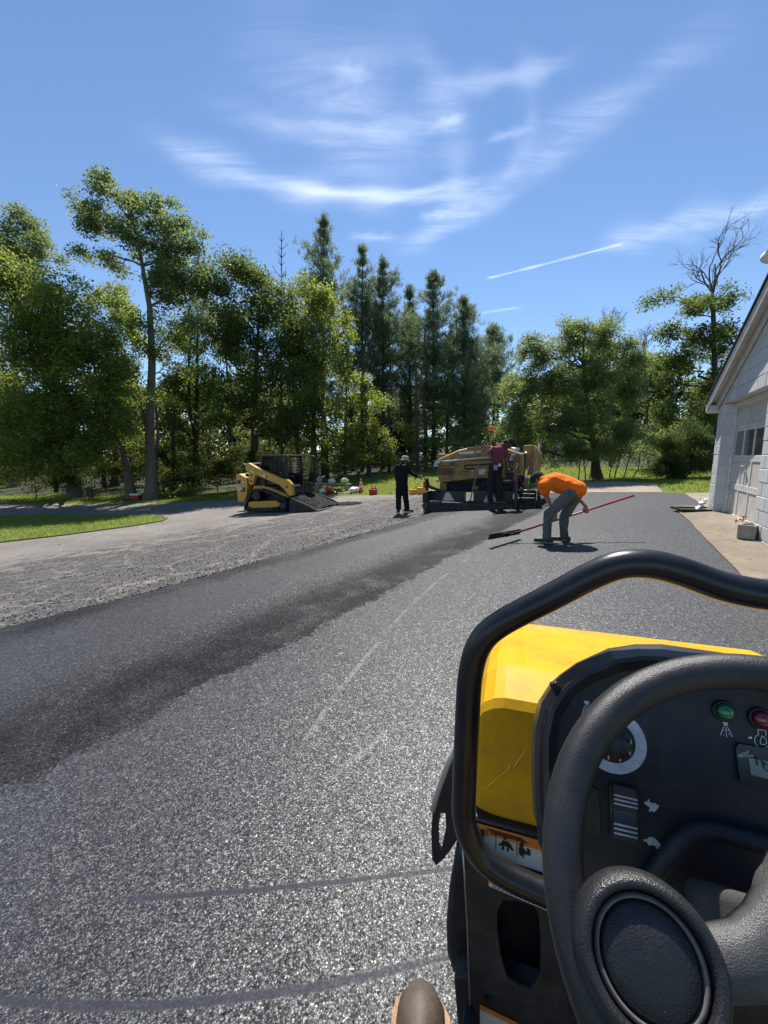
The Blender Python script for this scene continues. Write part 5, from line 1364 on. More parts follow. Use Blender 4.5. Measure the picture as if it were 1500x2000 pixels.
p = at_px(643, 966); r = root('leaf_blower', 'red engine blower with a black hose lying before the plank bench', 'blower', p, 50)
m_ = MB(); m_.ell((0, 0, .22), (.2, .2, .2), 14, 8); m_.build('engine_cover', M['red'], r)
m_ = MB(); m_.tube(crom([(.15, 0, .18), (.4, .05, .16), (.6, .02, .08), (.8, -.05, .1)], 4), .06, 8); m_.build('hose', M['black'], r)
m_ = MB(); m_.bb((-.2, -.16, 0), (.18, .16, .05)); m_.build('base', M['black'], r, .01)
# red chest by the tree and its scrap
p = at_px(266, 976); r = root('red_chest', 'red tool chest with a white lid at the foot of the grey tree', 'chest', p, 10)
m_ = MB(); m_.bb((-.26, -.18, .02), (.26, .18, .26)); m_.build('box', M['red'], r, .02); m_ = MB(); m_.bb((-.27, -.19, .262), (.27, .19, .36)); m_.build('lid', M['white'], r, .02)
m_ = MB(); m_.tube([(-.1, -.2, .16), (-.1, -.24, .19), (.1, -.24, .19), (.1, -.2, .16)], .012, 6); m_.build('handle', M['black'], r)
p = at_px(250, 977); r = root('red_tarp', 'flat red tarpaulin scrap beside the red chest', 'tarp', p, 0)
m_ = MB(); n = 8; V = []; F = []
for i in range(n):
    for j in range(n): V.append((-.35+.6*i/7, -.12+.3*j/7, .02+.05*math.sin(i*1.7+j)*math.sin(j*1.3)+.05))
for i in range(n-1):
    for j in range(n-1): F.append((i*n+j, (i+1)*n+j, (i+1)*n+j+1, i*n+j+1))
m_.add(V, F); o = m_.build('tarp_sheet', M['red'], r)
# shed glimpsed through the leaves
sp = GB(1085, 34); sh = root('white_shed', 'pale shed roof glimpsed through the apple tree leaves', 'shed', sp, 10)
m_ = MB(); m_.bb((-.6, -.7, -.2), (.6, .7, 2.55)); m_.build('wall', M['wood'], sh)
m_ = MB(); m_.prism([(-.8, -.9, 2.5), (.8, -.9, 2.5), (.8, 0, 2.95), (-.8, 0, 2.95)], (0, 0, .08)); m_.prism([(-.8, .9, 2.5), (.8, .9, 2.5), (.8, 0, 2.95), (-.8, 0, 2.95)], (0, 0, .08)); m_.build('roof', M['white'], sh)
m_ = MB(); m_.bb((-.35, -.74, 0), (.35, -.70, 1.9)); m_.build('door', M['doorp'], sh)
# ------------------------------------------------------------------ people
M['skin'] = pm('skin_tan', (.36, .19, .12), .5, var=.1, vscale=12); M['skind'] = pm('skin_brown', (.13, .07, .045), .5, var=.1, vscale=12)
def cloth(name, c, var=.15, st=.5):
    return pm(name, c, .85, var=var, vscale=9, bump=st, bscale=22, bdist=.02, spec=.2)
M['shirto'] = cloth('orange_shirt', (.92, .17, .012)); M['pantg'] = cloth('grey_trousers', (.115, .12, .115), .25); M['shirtm'] = cloth('maroon_shirt', (.20, .045, .07)); M['pantd'] = cloth('dark_olive_trousers', (.028, .028, .024), .3)
M['shirtb'] = cloth('black_shirt', (.012, .012, .014)); M['pantb'] = cloth('black_trousers', (.012, .012, .015)); M['hatg'] = cloth('pale_grey_hat', (.42, .41, .38)); M['hatd'] = cloth('dark_hat', (.03, .033, .03)); M['hair'] = pm('dark_hair', (.02, .015, .012), .7)
M['bootd'] = pm('dark_work_boot', (.03, .025, .02), .6, var=.3, dirt=(.1, .08, .06), damt=.4); M['shoesole'] = pm('shoe_sole', (.2, .18, .16), .8)
def cap_seg(mb, a, b, ra, rb, n=12, fl=None):
    """round-ended tapered limb; fl = (axis, factor) squashes the section"""
    a, b = Vector(a), Vector(b); d = b-a; L = d.length
    if L < 1e-5: d = Vector((0, 0, 1)); L = 1e-5
    d.normalize(); u, w = perp(d)
    if fl is not None:
        ax = Vector(fl[0]); ax = ax-d*ax.dot(d)
        if ax.length > 1e-4: u = ax.normalized(); w = d.cross(u)
    k = fl[1] if fl else 1.0
    prof_ = []
    for i in range(5):
        t = math.pi/2*(i/4); prof_.append((-ra*math.cos(t), ra*math.sin(t)))
    for i in range(1, 4): prof_.append((L*i/4, ra+(rb-ra)*i/4))
    for i in range(5):
        t = math.pi/2*(i/4); prof_.append((L+rb*math.sin(t), rb*math.cos(t)))
    V = []
    for h, r_ in prof_:
        r_ = max(r_, .0015)
        for j in range(n):
            q = 2*math.pi*j/n; V.append(a+d*h+u*(math.cos(q)*r_*k)+w*(math.sin(q)*r_))
    m_ = len(prof_); F = [(i*n+j, i*n+(j+1) % n, (i+1)*n+(j+1) % n, (i+1)*n+j) for i in range(m_-1) for j in range(n)]
    F.append(tuple(range(n-1, -1, -1))); F.append(tuple((m_-1)*n+j for j in range(n)))
    mb.add(V, F, True)
def fuse(name, segs, mat, parent, vox=.014, smooth=4, wrinkle=0.0):
    """one continuous surface grown over tapered segments"""
    mb = MB()
    for s in segs: cap_seg(mb, *s[:4], fl=s[4] if len(s) > 4 else None)
    o = bpy.data.objects.new(name, mb.mesh(name)); COL.objects.link(o)
    r = o.modifiers.new('r', 'REMESH'); r.mode = 'VOXEL'; r.voxel_size = vox; r.use_smooth_shade = True
    s = o.modifiers.new('s', 'SMOOTH'); s.iterations = smooth; s.factor = .5
    if wrinkle:
        tx = bpy.data.textures.new(name, 'CLOUDS'); tx.noise_scale = .09
        d = o.modifiers.new('d', 'DISPLACE'); d.texture = tx; d.strength = wrinkle; d.mid_level = .5
    bpy.context.view_layer.update(); dg = bpy.context.evaluated_depsgraph_get()
    me = bpy.data.meshes.new_from_object(o.evaluated_get(dg)); bpy.data.objects.remove(o)
    me.name = name; me.polygons.foreach_set('use_smooth', [True]*len(me.polygons)); me.materials.clear()
    return link(name, me, mat, parent)
def hand_segs(wrist, dirv, palm_n, grip=True, s=1.0):
    """palm, four unequal bent fingers and a thumb from the side of the palm"""
    d = Vector(dirv).normalized(); n = Vector(palm_n); n = (n-d*n.dot(d)).normalized(); sd = d.cross(n)
    w = Vector(wrist); S = []; pe = w+d*.085*s
    for k in (-1, 0, 1): S.append((w+d*.015*s+sd*k*.016*s, pe+sd*k*.024*s, .016*s, .014*s))
    for k, L in ((-1.5, .062), (-.5, .078), (.5, .084), (1.5, .074)):
        b = pe+sd*k*.019*s; L *= s; c = .9 if grip else .35
        k1 = b+(d*math.cos(c*.6)+n*math.sin(c*.6))*L*.45; k2 = k1+(d*math.cos(c*1.7)+n*math.sin(c*1.7))*L*.32; k3 = k2+(d*math.cos(c*2.6)+n*math.sin(c*2.6))*L*.25
        S += [(b-d*.01*s, k1, .0095*s, .009*s), (k1, k2, .009*s, .0083*s), (k2, k3, .0083*s, .007*s)]
    t0 = w+d*.03*s+sd*.028*s; t1 = t0+(d*.6+sd*.7+n*.3).normalized()*.04*s; t2 = t1+(d*.8+n*(.7 if grip else .2)).normalized()*.034*s
    return S+[(t0, t1, .013*s, .011*s), (t1, t2, .011*s, .009*s)]
def head_segs(c, up, fwd, s=1.0):
    """skull, jaw, nose, ears, brow round the centre of the head"""
    c, up, fwd = Vector(c), Vector(up).normalized(), Vector(fwd); fwd = (fwd-up*fwd.dot(up)).normalized(); sd = fwd.cross(up)
    return [(c+up*.03*s-fwd*.02*s, c+up*.035*s+fwd*.025*s, .083*s, .078*s), (c-up*.045*s+fwd*.03*s, c-up*.075*s+fwd*.055*s, .058*s, .038*s), (c+up*.0+fwd*.085*s, c-up*.03*s+fwd*.105*s, .011*s, .016*s),
            (c-up*.01*s+sd*.08*s-up*.0, c-up*.035*s+sd*.082*s, .016*s, .012*s), (c-up*.01*s-sd*.08*s, c-up*.035*s-sd*.082*s, .016*s, .012*s), (c+up*.035*s+fwd*.07*s+sd*.03*s, c+up*.035*s+fwd*.07*s-sd*.03*s, .018*s, .018*s), (c-up*.062*s+fwd*.082*s+sd*.014*s, c-up*.062*s+fwd*.082*s-sd*.014*s, .011*s, .011*s)]
def eyes(c, up, fwd, parent, s=1.0):
    c, up, fwd = Vector(c), Vector(up).normalized(), Vector(fwd); fwd = (fwd-up*fwd.dot(up)).normalized(); sd = fwd.cross(up)
    for k in (-1, 1):
        m_ = MB(); m_.ell(c+up*.008*s+fwd*.078*s+sd*k*.03*s, (.012, .012, .009), 10, 6); m_.build('eye', M['dkwhite'], parent)
def shoe(parent, ankle, toe_dir, L=.29, mat='bootd', sole='shoesole'):
    a = Vector(ankle); d = Vector(toe_dir); d.z = 0; d.normalize(); sd = Vector((d.y, -d.x, 0)); z0 = a.z
    heel = Vector((a.x, a.y, 0))-d*.075; g = a.z
    segs = [(heel+Vector((0, 0, .05)), heel+d*(L*.45)+Vector((0, 0, .05)), .042, .044, (sd, 1.0)), (heel+d*(L*.4)+Vector((0, 0, .045)), heel+d*(L-.05)+Vector((0, 0, .038)), .045, .036, (sd, 1.12)), (heel+d*.05+Vector((0, 0, .07)), heel+d*.055+Vector((0, 0, .15)), .048, .05)]
    o = fuse('boot', segs, M[mat], parent, .012, 3); o.location.z = ankle[2]
    pts = []
    for t in np.linspace(0, 1, 12): pts.append((t, .047*min(1, (max(t, .02)/.12)**.5)*(1-.12*math.sin(math.pi*min(1, max(0, (t-.25)/.4))))*(1 if t < .8 else max(.35, 1-((t-.8)/.2)**2*.65))))
    ol = [heel+d*(-.04+t*(L+.03))+sd*w for t, w in pts]+[heel+d*(-.04+t*(L+.03))-sd*w for t, w in reversed(pts)]
    m_ = MB(); m_.prism([Vector((p.x, p.y, .0)) for p in ol], (0, 0, .024)); s = m_.build('sole', M[sole], o, .003)
    return o

# --- bent worker raking
of = G(1080, 1064); OF = Frame((of.x, of.y, gz(of.x, of.y)+.047), 22.5)
om = root('person', 'worker in orange T-shirt and grey trousers bending over a rake', 'person', OF.o, 22.5)
def c3(cx, cz): return 970+cx/5.357, 900+cz/5.357
oj = lambda cx, cz, y: OF.y(*c3(cx, cz), y)
hipL, kneL, ankL = oj(775, 345, -.10), oj(540, 560, -.16), oj(520, 835, -.12)
hipR, kneR, ankR = oj(835, 345, .10), oj(705, 590, .10), oj(700, 825, .14)
pel = oj(800, 300, 0); che = oj(620, 225, .08); nec = oj(500, 205, .16); hd = oj(437, 192, .24)
shN, shF = oj(500, 255, -.02), oj(470, 240, .36)
elF, haF = oj(525, 400, .24), oj(540, 480, .12)
elN, haN = oj(905, 395, .22), oj(935, 490, .20); shX = oj(560, 240, .30)
rp0, rp1 = oj(60, 800, -.05), oj(1440, 362, .38)       # rake head, handle end
hfw = Vector((-.75, .35, -.55)); hup = Vector((-.62, .25, .72))
ax = (che-pel).normalized()
g1 = rp0.lerp(rp1, .42); g2 = rp0.lerp(rp1, (haN.x-rp0.x)/(rp1.x-rp0.x))
haF = g1+Vector((.0, .03, .09)); haN = g2+Vector((-.01, .0, .085)); elF = shF.lerp(haF, .52)+Vector((-.03, .05, .02)); elN = oj(800, 330, .34)
body = [(pel, che, .13, .15, ((0, 1, 0), 1.15)), (che, nec, .15, .07, ((0, 1, 0), 1.15)), (nec, hd, .055, .055), (hipL, kneL, .075, .055), (kneL, ankL, .055, .04), (hipR, kneR, .075, .055), (kneR, ankR, .055, .04), (pel, hipL, .1, .08), (pel, hipR, .1, .08),
        (shF, elF, .05, .04), (elF, haF, .04, .028), (shX, elN, .05, .042), (elN, haN, .042, .029), (che, shF, .08, .06), (che, shX, .08, .06)]
body += head_segs(hd, hup, hfw)+hand_segs(haF, g1-haF+Vector((-.02, 0, 0)), (-.4, -1, 0))+hand_segs(haN, g2-haN+Vector((.02, 0, -.02)), (0, -1, .2))
bo_ = fuse('body', body, M['skin'], om, .0085, 3); eyes(hd, hup, hfw, bo_)
fuse('shirt', [(pel+Vector((.06, 0, .005)), che.lerp(pel, .5)+Vector((0, 0, .015)), .148, .158, ((0, 1, 0), 1.2)), (che.lerp(pel, .5)+Vector((0, 0, .012)), che, .158, .165, ((0, 1, 0), 1.2)), (che, nec, .165, .085, ((0, 1, 0), 1.2)), (che, shF, .12, .09), (shF, shF.lerp(elF, .62), .085, .082), (che, shN, .13, .1), (shN, oj(500, 320, .02), .09, .085), (che, shX, .12, .09)], M['shirto'], om, .013, 5, .02)
fuse('trousers', [(pel+Vector((.02, 0, -.02)), hipL, .135, .105), (pel+Vector((.02, 0, -.02)), hipR, .135, .105), (hipL, kneL, .108, .078), (kneL, ankL+Vector((0, 0, .07)), .078, .066), (hipR, kneR, .108, .076), (kneR, ankR+Vector((0, 0, .07)), .076, .064)], M['pantg'], om, .013, 4, .026)
for an, td in ((ankL, (-1, .18, 0)), (ankR, (-1, .10, 0))):
    shoe(om, (an.x, an.y, 0 if an is ankL else 0), td, .29)
cpc = hd+hup*.05-hfw*.01
fuse('cap', [(hd+hup*.042-hfw*.025, hd+hup*.048+hfw*.03, .096, .09), (hd+hup*.01-hfw*.05, hd+hup*.03-hfw*.03, .075, .08)], M['hatd'], om, .009, 2)
m_ = MB(); sd_ = hfw.normalized().cross(hup).normalized(); f_ = (hfw-hup.normalized()*hfw.dot(hup.normalized())).normalized(); vb = []
for i in range(9):
    a = math.pi*(i/8)-math.pi/2; vb.append(hd+hup*.035+f_*(.08+.085*math.cos(a))+sd_*.085*math.sin(a))
m_.prism(vb, hup*.008); m_.build('cap_brim', M['hatd'], om)
m_ = MB(); m_.prism([oj(540, 175, -.1), oj(590, 158, -.1), oj(575, 172, -.1), oj(545, 190, -.1)], (0, .004, 0))
# rake: separate thing in his hands
rk_ = root('asphalt_rake', 'asphalt rake with a long dark red handle held by the bent worker', 'rake', OF.o, 22.5)
hv = (rp1-rp0).normalized(); hs = rp0+hv*.30
m_ = MB(); m_.tube([hs, rp1], .017, 10); m_.build('handle', M['redwood'], rk_)
m_ = MB(); m_.tube([rp0+hv*.06, hs+hv*.03], .02, 8); m_.build('ferrule', M['blackm'], rk_)
hc = rp0+Vector((0.02, 0, .0)); hc.z = .035; wd = Vector((.62, 1, 0)).normalized()
m_ = MB(); a = hc-wd*.42; b_ = hc+wd*.42; up_ = Vector((.25, -.1, .95))
m_.prism([a, b_, b_+up_*.11, a+up_*.11], Vector((.018, -.012, 0))); m_.build('head', M['blackm'], rk_, .004)
m_ = MB(); m_.tube([hc+wd*.2+up_*.08, hs], .008, 6); m_.tube([hc-wd*.2+up_*.08, hs], .008, 6); m_.tube([hc+up_*.1, rp0+hv*.08], .012, 6); m_.build('braces', M['blackm'], rk_)

# --- man on the screed walkway, back to us
wz = pp(900, 990, 0).z+.02
rm = root('person', 'worker in maroon shirt and dark wide-brimmed hat standing on the paver screed', 'person', PF.M @ Vector((pp(880, 950, .15).x, .15, wz)), 20)
r0 = Vector((pp(880, 950, .15).x, .15, wz))
rj = lambda cx, cz, y=.15: pp(cx, cz, y)-r0
fL, fR = rj(820, 948, .14), rj(935, 935, .22); fL.z = fR.z = 0
hL, hR = rj(850, 545), rj(930, 545, .19); kL, kR = rj(828, 750, .13), rj(915, 745, .2)
pe_, ch_, ne_ = rj(890, 515), rj(915, 370, .2), rj(965, 300, .26); hd2 = rj(1050, 283, .34)
sL, sR = rj(862, 340, .14), rj(1000, 335, .28); eL, wL = rj(812, 385, .06), rj(845, 450, .0); eR, wR = rj(1010, 470, .28), rj(1028, 570, .16)
up2 = Vector((.35, .25, .9)); fw2 = Vector((.75, .6, -.45))
body = [(pe_, ch_, .12, .14, ((1, 0, 0), 1.2)), (ch_, ne_, .13, .06), (ne_, hd2, .052, .05), (hL, kL, .08, .058), (kL, fL+Vector((0, 0, .1)), .056, .042), (hR, kR, .08, .058), (kR, fR+Vector((0, 0, .1)), .056, .042), (pe_, hL, .1, .085), (pe_, hR, .1, .085), (ch_, sL, .08, .06), (ch_, sR, .08, .06), (sL, eL, .05, .04), (eL, wL, .04, .03), (sR, eR, .052, .042), (eR, wR, .042, .03)]
body += head_segs(hd2, up2, fw2)+hand_segs(wL, (.5, .4, -.3), (.3, .5, 0), False)+hand_segs(wR, (.3, -.25, -.6), (.3, .5, 0))
b2_ = fuse('body', body, M['skind'], rm, .009, 3); eyes(hd2, up2, fw2, b2_)
fuse('shirt', [(pe_+Vector((0, 0, -.0)), ch_, .135, .16, ((1, 0, 0), 1.2)), (ch_, ne_, .15, .075), (ch_, sL, .11, .08), (ch_, sR, .11, .08), (sL, sL.lerp(eL, .75), .075, .072), (sR, sR.lerp(eR, .55), .075, .07)], M['shirtm'], rm, .013, 4, .018)
fuse('trousers', [(pe_+Vector((0, 0, -.03)), hL, .13, .11), (pe_+Vector((0, 0, -.03)), hR, .13, .11), (hL, kL, .105, .085), (kL, fL+Vector((0, 0, .12)), .085, .08), (hR, kR, .105, .085), (kR, fR+Vector((0, 0, .12)), .085, .08)], M['pantd'], rm, .013, 4, .022)
shoe(rm, fL, (.4, 1, 0), .29); shoe(rm, fR, (1, .1, 0), .29)
def brim_hat(parent, c, up, mat, rb=.165, fwd=(0, 1, 0)):
    up = Vector(up).normalized(); m_ = MB()
    m_.lathe(Vector(c)+up*.035, up, [(rb, -.02), (rb*.98, -.028), (.108, .0), (.106, .02), (.102, .075), (.09, .10), (.06, .112), (.003, .114)], 24); return m_.build('hat', M[mat], parent)
brim_hat(rm, hd2, up2, 'hatd', .185)
m_ = MB(); m_.box(rj(890, 560, .0)-Vector((0, .05, 0)), (.10, .03, .13)); m_.build('tool_pouch', M['greyst'], rm, .012); m_ = MB(); m_.box(rj(935, 530, .0)-Vector((0, .04, 0)), (.08, .03, .09)); m_.build('belt_rag', M['pinkbag'], rm, .015)
m_ = MB(); m_.tube([pe_+Vector((.17*math.cos(a), .14*math.sin(a), .02)) for a in np.linspace(0, 6.283, 25)[:-1]], .022, 6, closed=True); m_.build('belt', M['black'], rm)
# shovel leaning on the paver
sv = root('shovel', 'wooden handled shovel leaning against the paver hood', 'shovel', PF.o, 20)
a, b_ = pp(703, 455, .80), pp(592, 945, .30)
m_ = MB(); m_.tube([a, a.lerp(b_, .5)+Vector((0, -.01, 0)), b_], .019, 10); m_.build('handle', M['wood'], sv)
m_ = MB(); d_ = (b_-a).normalized(); m_.prism([b_+Vector((-.02, 0, 0)), b_+Vector((.03, 0, 0)), b_+d_*.06+Vector((.10, 0, 0)), b_+d_*.09+Vector((-.10, -.0, 0))], (0, -.02, 0)); m_.build('blade', M['blackm'], sv, .004)

# --- man in black beside the control post
df_ = G(786, 1003); DF = Frame((df_.x, df_.y, gz(df_.x, df_.y)+.05), 2)
dm = root('person', 'worker in black clothes and pale grey bucket hat reaching to the paver controls', 'person', DF.o, 2)
def c6(cx, cz): return 760+cx/14.29, 880+cz/14.29
dj = lambda cx, cz, y=0.0: DF.y(*c6(cx, cz), y)
fL, fR = dj(262, 1770, -.05), dj(500, 1745, .06); fL.z = fR.z = 0
hL, hR = dj(290, 960), dj(420, 960); kL, kR = dj(262, 1330, -.02), dj(462, 1320, .03)
pe_, ch_, ne_ = dj(350, 900), dj(345, 560, .02), dj(390, 400, .04); hd3 = dj(440, 285, .07)
sL, sR = dj(225, 450), dj(460, 440, .05); eL, wL = dj(195, 680, .05), dj(215, 860, .16); eR, wR = dj(600, 620, .1), dj(830, 745, .18)
up3 = Vector((.12, .1, 1)); fw3 = Vector((.75, .6, -.35))
body = [(pe_, ch_, .13, .145, ((1, 0, 0), 1.22)), (ch_, ne_, .13, .06), (ne_, hd3, .055, .052), (hL, kL, .08, .06), (kL, fL+Vector((0, 0, .1)), .056, .042), (hR, kR, .08, .06), (kR, fR+Vector((0, 0, .1)), .056, .042), (pe_, hL, .1, .09), (pe_, hR, .1, .09), (ch_, sL, .08, .06), (ch_, sR, .08, .06), (sL, eL, .052, .042), (eL, wL, .042, .03), (sR, eR, .052, .042), (eR, wR, .042, .03)]
body += head_segs(hd3, up3, fw3)+hand_segs(wL, (.1, .3, -.8), (1, 0, 0), False)+hand_segs(wR, (1, .2, -.35), (.2, -.3, -1))
b3_ = fuse('body', body, M['skind'], dm, .0095, 3); eyes(hd3, up3, fw3, b3_)
fuse('shirt', [(pe_, ch_, .15, .165, ((1, 0, 0), 1.22)), (ch_, ne_, .155, .08), (ch_, sL, .11, .085), (ch_, sR, .11, .085), (sL, eL, .078, .062), (eL, wL, .06, .045), (sR, eR, .078, .06), (eR, wR-Vector((.03, 0, -.01)), .058, .042)], M['shirtb'], dm, .013, 4, .016)
fuse('trousers', [(pe_+Vector((0, 0, -.03)), hL, .14, .115), (pe_+Vector((0, 0, -.03)), hR, .14, .115), (hL, kL, .115, .09), (kL, fL+Vector((0, 0, .12)), .09, .082), (hR, kR, .115, .09), (kR, fR+Vector((0, 0, .12)), .09, .082)], M['pantb'], dm, .013, 4, .02)
shoe(dm, fL, (-.1, -.6, 0), .29); shoe(dm, fR, (1, -.2, 0), .29)
brim_hat(dm, hd3, up3, 'hatg', .165)
m_ = MB(); m_.tube([ne_+Vector((.085*math.cos(a), .08*math.sin(a), -.01+.03*math.cos(a))) for a in np.linspace(0, 6.283, 21)[:-1]], .022, 6, closed=True); m_.build('collar', M['hatg'], dm)
# ------------------------------------------------------------------ the small road roller the picture is taken from
M['rollyel'] = pm('roller_yellow_paint', (.66, .35, .010), .5, var=.06, vscale=5, dirt=(.34, .19, .04), damt=.5, dscale=11, spec=.18, bump=.08, bscale=160)
M['gloss'] = pm('black_powder_coat', (.012, .012, .014), .3, var=.3, vscale=20, dirt=(.05, .045, .04), damt=.3, dscale=14, bump=.06, bscale=300, bdist=.001)
M['dash'] = pm('dash_plastic', (.013, .0155, .022), .55, var=.3, vscale=14, dirt=(.06, .058, .056), damt=.4, dscale=18, bump=.25, bscale=700, bdist=.0006)
M['trimpl'] = pm('bezel_plastic', (.022, .022, .025), .42, var=.3, vscale=18, dirt=(.10, .09, .08), damt=.4, dscale=22, bump=.15, bscale=500, bdist=.0006)
def grain_mat(name, colr, dust, rough, sc, st):
    m, b, bs, out = newmat(name)
    pos = b.n('ShaderNodeTexCoord').outputs['Object']
    v = b.voro(pos, sc, 'F1'); n2 = b.noise(pos, 28, 5, .7); n3 = b.noise(pos, sc*.55, 3, .7)
    h = b.m('ADD', b.m('MULTIPLY', v.outputs['Distance'], .7), n3)
    c = b.mix(b.step(n2, .42, .75, 0, .6), colr, dust)
    c = b.mix(b.step(v.outputs['Distance'], .25, .6, 0, .45), c, tuple(x*.35 for x in colr))
    b.link(c, bs.inputs['Base Color']); b.link(b.m('ADD', rough-.08, b.m('MULTIPLY', n2, .16)), bs.inputs['Roughness'])
    b.link(b.bump(h, st, .0016), bs.inputs['Normal']); return m
M['grip'] = grain_mat('leathergrain_rubber', (.022, .022, .024), (.055, .052, .049), .40, 1300, .26)
M['knob'] = grain_mat('knob_rubber', (.018, .018, .02), (.05, .048, .045), .40, 900, .36)
M['greypl'] = grain_mat('grey_dusty_plastic', (.085, .083, .08), (.17, .165, .155), .5, 1100, .3)
M['tanwelt'] = pm('tan_welt', (.36, .2, .10), .7, var=.3, vscale=60, dirt=(.15, .09, .06), damt=.5, dscale=40, bump=.4, bscale=200)
M['boot'] = pm('scuffed_leather', (.075, .055, .04), .62, var=.3, vscale=22, dirt=(.07, .05, .04), damt=.6, dscale=30, bump=.5, bscale=120, bdist=.002)
M['icon'] = pm('printed_white', (.6, .62, .64), .5, var=.12, vscale=120)
M['blackprint'] = pm('printed_black', (.015, .015, .015), .5, var=.1)
M['orangeprint'] = pm('printed_orange', (.62, .2, .035), .5, var=.15, vscale=60, dirt=(.25, .1, .04), damt=.4, dscale=30)
M['decalw'] = pm('printed_decal_white', (.55, .54, .5), .5, var=.1, vscale=60, dirt=(.25, .22, .18), damt=.35, dscale=30)
M['lcd'] = pm('lcd', (.2, .24, .22), .3, var=.05)
M['greenl'] = pm('green_lens', (.01, .17, .06), .15, var=.1, coat=1.0)
M['redl'] = pm('red_lens', (.22, .008, .02), .15, var=.1, coat=1.0)

RF = Frame((0, 0, 0), 18)
rl = root('road_roller', 'small yellow and black ride-on road roller seen from its driving seat', 'roller', (0, 0, 0), 18)
# guard rail: a bent tube hoop across the front of the dash
hp = [(.12, 1.058), (.048, 1.068), (.0, 1.078), (-.030, 1.098), (-.048, 1.14), (-.0495, 1.20), (-.0485, 1.29), (-.046, 1.352), (-.036, 1.394), (-.012, 1.424), (.046, 1.466), (.085, 1.494), (.112, 1.5085), (.14, 1.512), (.168, 1.507), (.205, 1.495), (.232, 1.490), (.25, 1.489)]
hp = hp+[(.5-x, z) for x, z in hp[-2::-1]]
q = MB(); q.tube(crom([(x, .5, z) for x, z in hp], 8), .0158, 22); q.build('guard_rail', M['gloss'], rl)
# hood, pressed sheet with a shallow sunk top panel
prof = [(.62, .96), (.62, 1.05), (.62, 1.15), (.62, 1.222), (.623, 1.236), (.633, 1.2475), (.66, 1.2555), (.69, 1.2625), (.703, 1.265), (.712, 1.2645), (.722, 1.263), (.80, 1.2505), (.88, 1.235), (.96, 1.219), (1.03, 1.205), (1.045, 1.2045), (1.058, 1.203), (1.072, 1.197), (1.082, 1.185), (1.10, 1.12), (1.12, .95), (1.13, .62)]
def hood_side(x0, x1):
    rs_ = [(-.046, 'lo'), (-.044, 'm1'), (-.036, 'm2'), (-.020, 'm3'), (-.004, 'f'), (.010, 'f'), (.018, 'p0'), (.028, 'p'), (.07, 'p'), (.15, 'p'), (.25, 'p'), (.35, 'p'), (.43, 'p'), (.472, 'p'), (.482, 'p0'), (.49, 'f'), (.504, 'f'), (.52, 'm3'), (.536, 'm2'), (.544, 'm1'), (.546, 'lo')]
    V = []; nP = len(prof)
    dn = {'lo': .06, 'm1': .035, 'm2': .018, 'm3': .005, 'f': 0, 'p0': .0, 'p': .0}
    for x, k in rs_:
        for j, (f_, u_) in enumerate(prof):
            f2, u2 = f_, u_
            if u_ > .99:
                e = dn[k]
                if j >= 3: u2 -= e
                if j < 8: f2 += e*.35*(1 if j >= 1 else 0)
                if j > 15: f2 -= e*.4
            if k == 'p' and 9 < j < 15: u2 -= .0035
            if k == 'p0' and 9 < j < 15: u2 -= .001
            V.append((x, f2, u2))
    F = [(i*nP+j, (i+1)*nP+j, (i+1)*nP+j+1, i*nP+j+1) for i in range(len(rs_)-1) for j in range(nP-1)]
    F.append(tuple(range(nP))); F.append(tuple((len(rs_)-1)*nP+j for j in range(nP)))
    return V, F
V, F = hood_side(0, 0); q = MB(); q.add(V, F, True); ho = q.build('hood', M['rollyel'], rl)
ho.data.set_sharp_from_angle(angle=rad(13))
q = MB(); q.tube([(-.03, .6195, 1.09), (-.018, .6195, 1.104), (-.006, .6195, 1.121), (.004, .6195, 1.131), (.009, .6195, 1.143), (.013, .6195, 1.140), (.017, .6195, 1.147), (.024, .6195, 1.162), (.034, .6195, 1.183)], [.0003, .0008, .0006, .0009, .0012, .0008, .001, .0007, .0003], 5); q.build('scratch', pm('scratched_paint', (.85, .62, .12), .5), ho)
q = MB(); q.bb((.05, 1.122, .70), (.45, 1.15, .92)); q.build('front_grille', M['black'], rl, .006)
# black cowl below the hood with its safety decals
PX = lambda px, py, f_: RF.y(px, py, f_)
q = MB(); q.bb((-.044, .605, .80), (.54, .66, 1.047)); q.build('cowl', M['gloss'], rl, .004)
def decal(name, pix, f_, mat, parent=rl, th=.0006):
    P = [PX(x, y, f_) for x, y in pix]; m_ = MB(); m_.prism(P, (0, -th, 0)); return m_.build(name, mat, parent)
dW = decal('safety_decal', [(921, 1606), (1078, 1650), (1090, 1722), (925, 1668)], .6045, M['decalw'])
decal('orange_band', [(921, 1604), (1078, 1648), (1080, 1668), (922, 1622)], .6035, M['orangeprint'], dW)
for k in range(4):
    decal('print_line', [(950+k*3, 1617+k*3.2), (1020+k*4, 1637+k*3.2), (1020+k*4, 1638.1+k*3.2), (950+k*3, 1618.1+k*3.2)], .6028, M['blackprint'], dW)
for x in (968, 1009): decal('cell_line', [(x, 1628+(x-968)*.3), (x+1.2, 1628.4+(x-968)*.3), (x+1.2, 1660+(x-968)*.36), (x, 1659.6+(x-968)*.36)], .6030, M['blackprint'], dW)
decal('under_line', [(925, 1662), (1085, 1712), (1086, 1719), (925, 1669)], .6030, M['blackprint'], dW)
def picto(polys):
    for P in polys: decal('pictogram', P, .6029, M['blackprint'], dW)
circ = lambda cx, cy, r, n=10, e=1.0: [(cx+r*math.cos(6.2832*k/n), cy+r*e*math.sin(6.2832*k/n)) for k in range(n)]
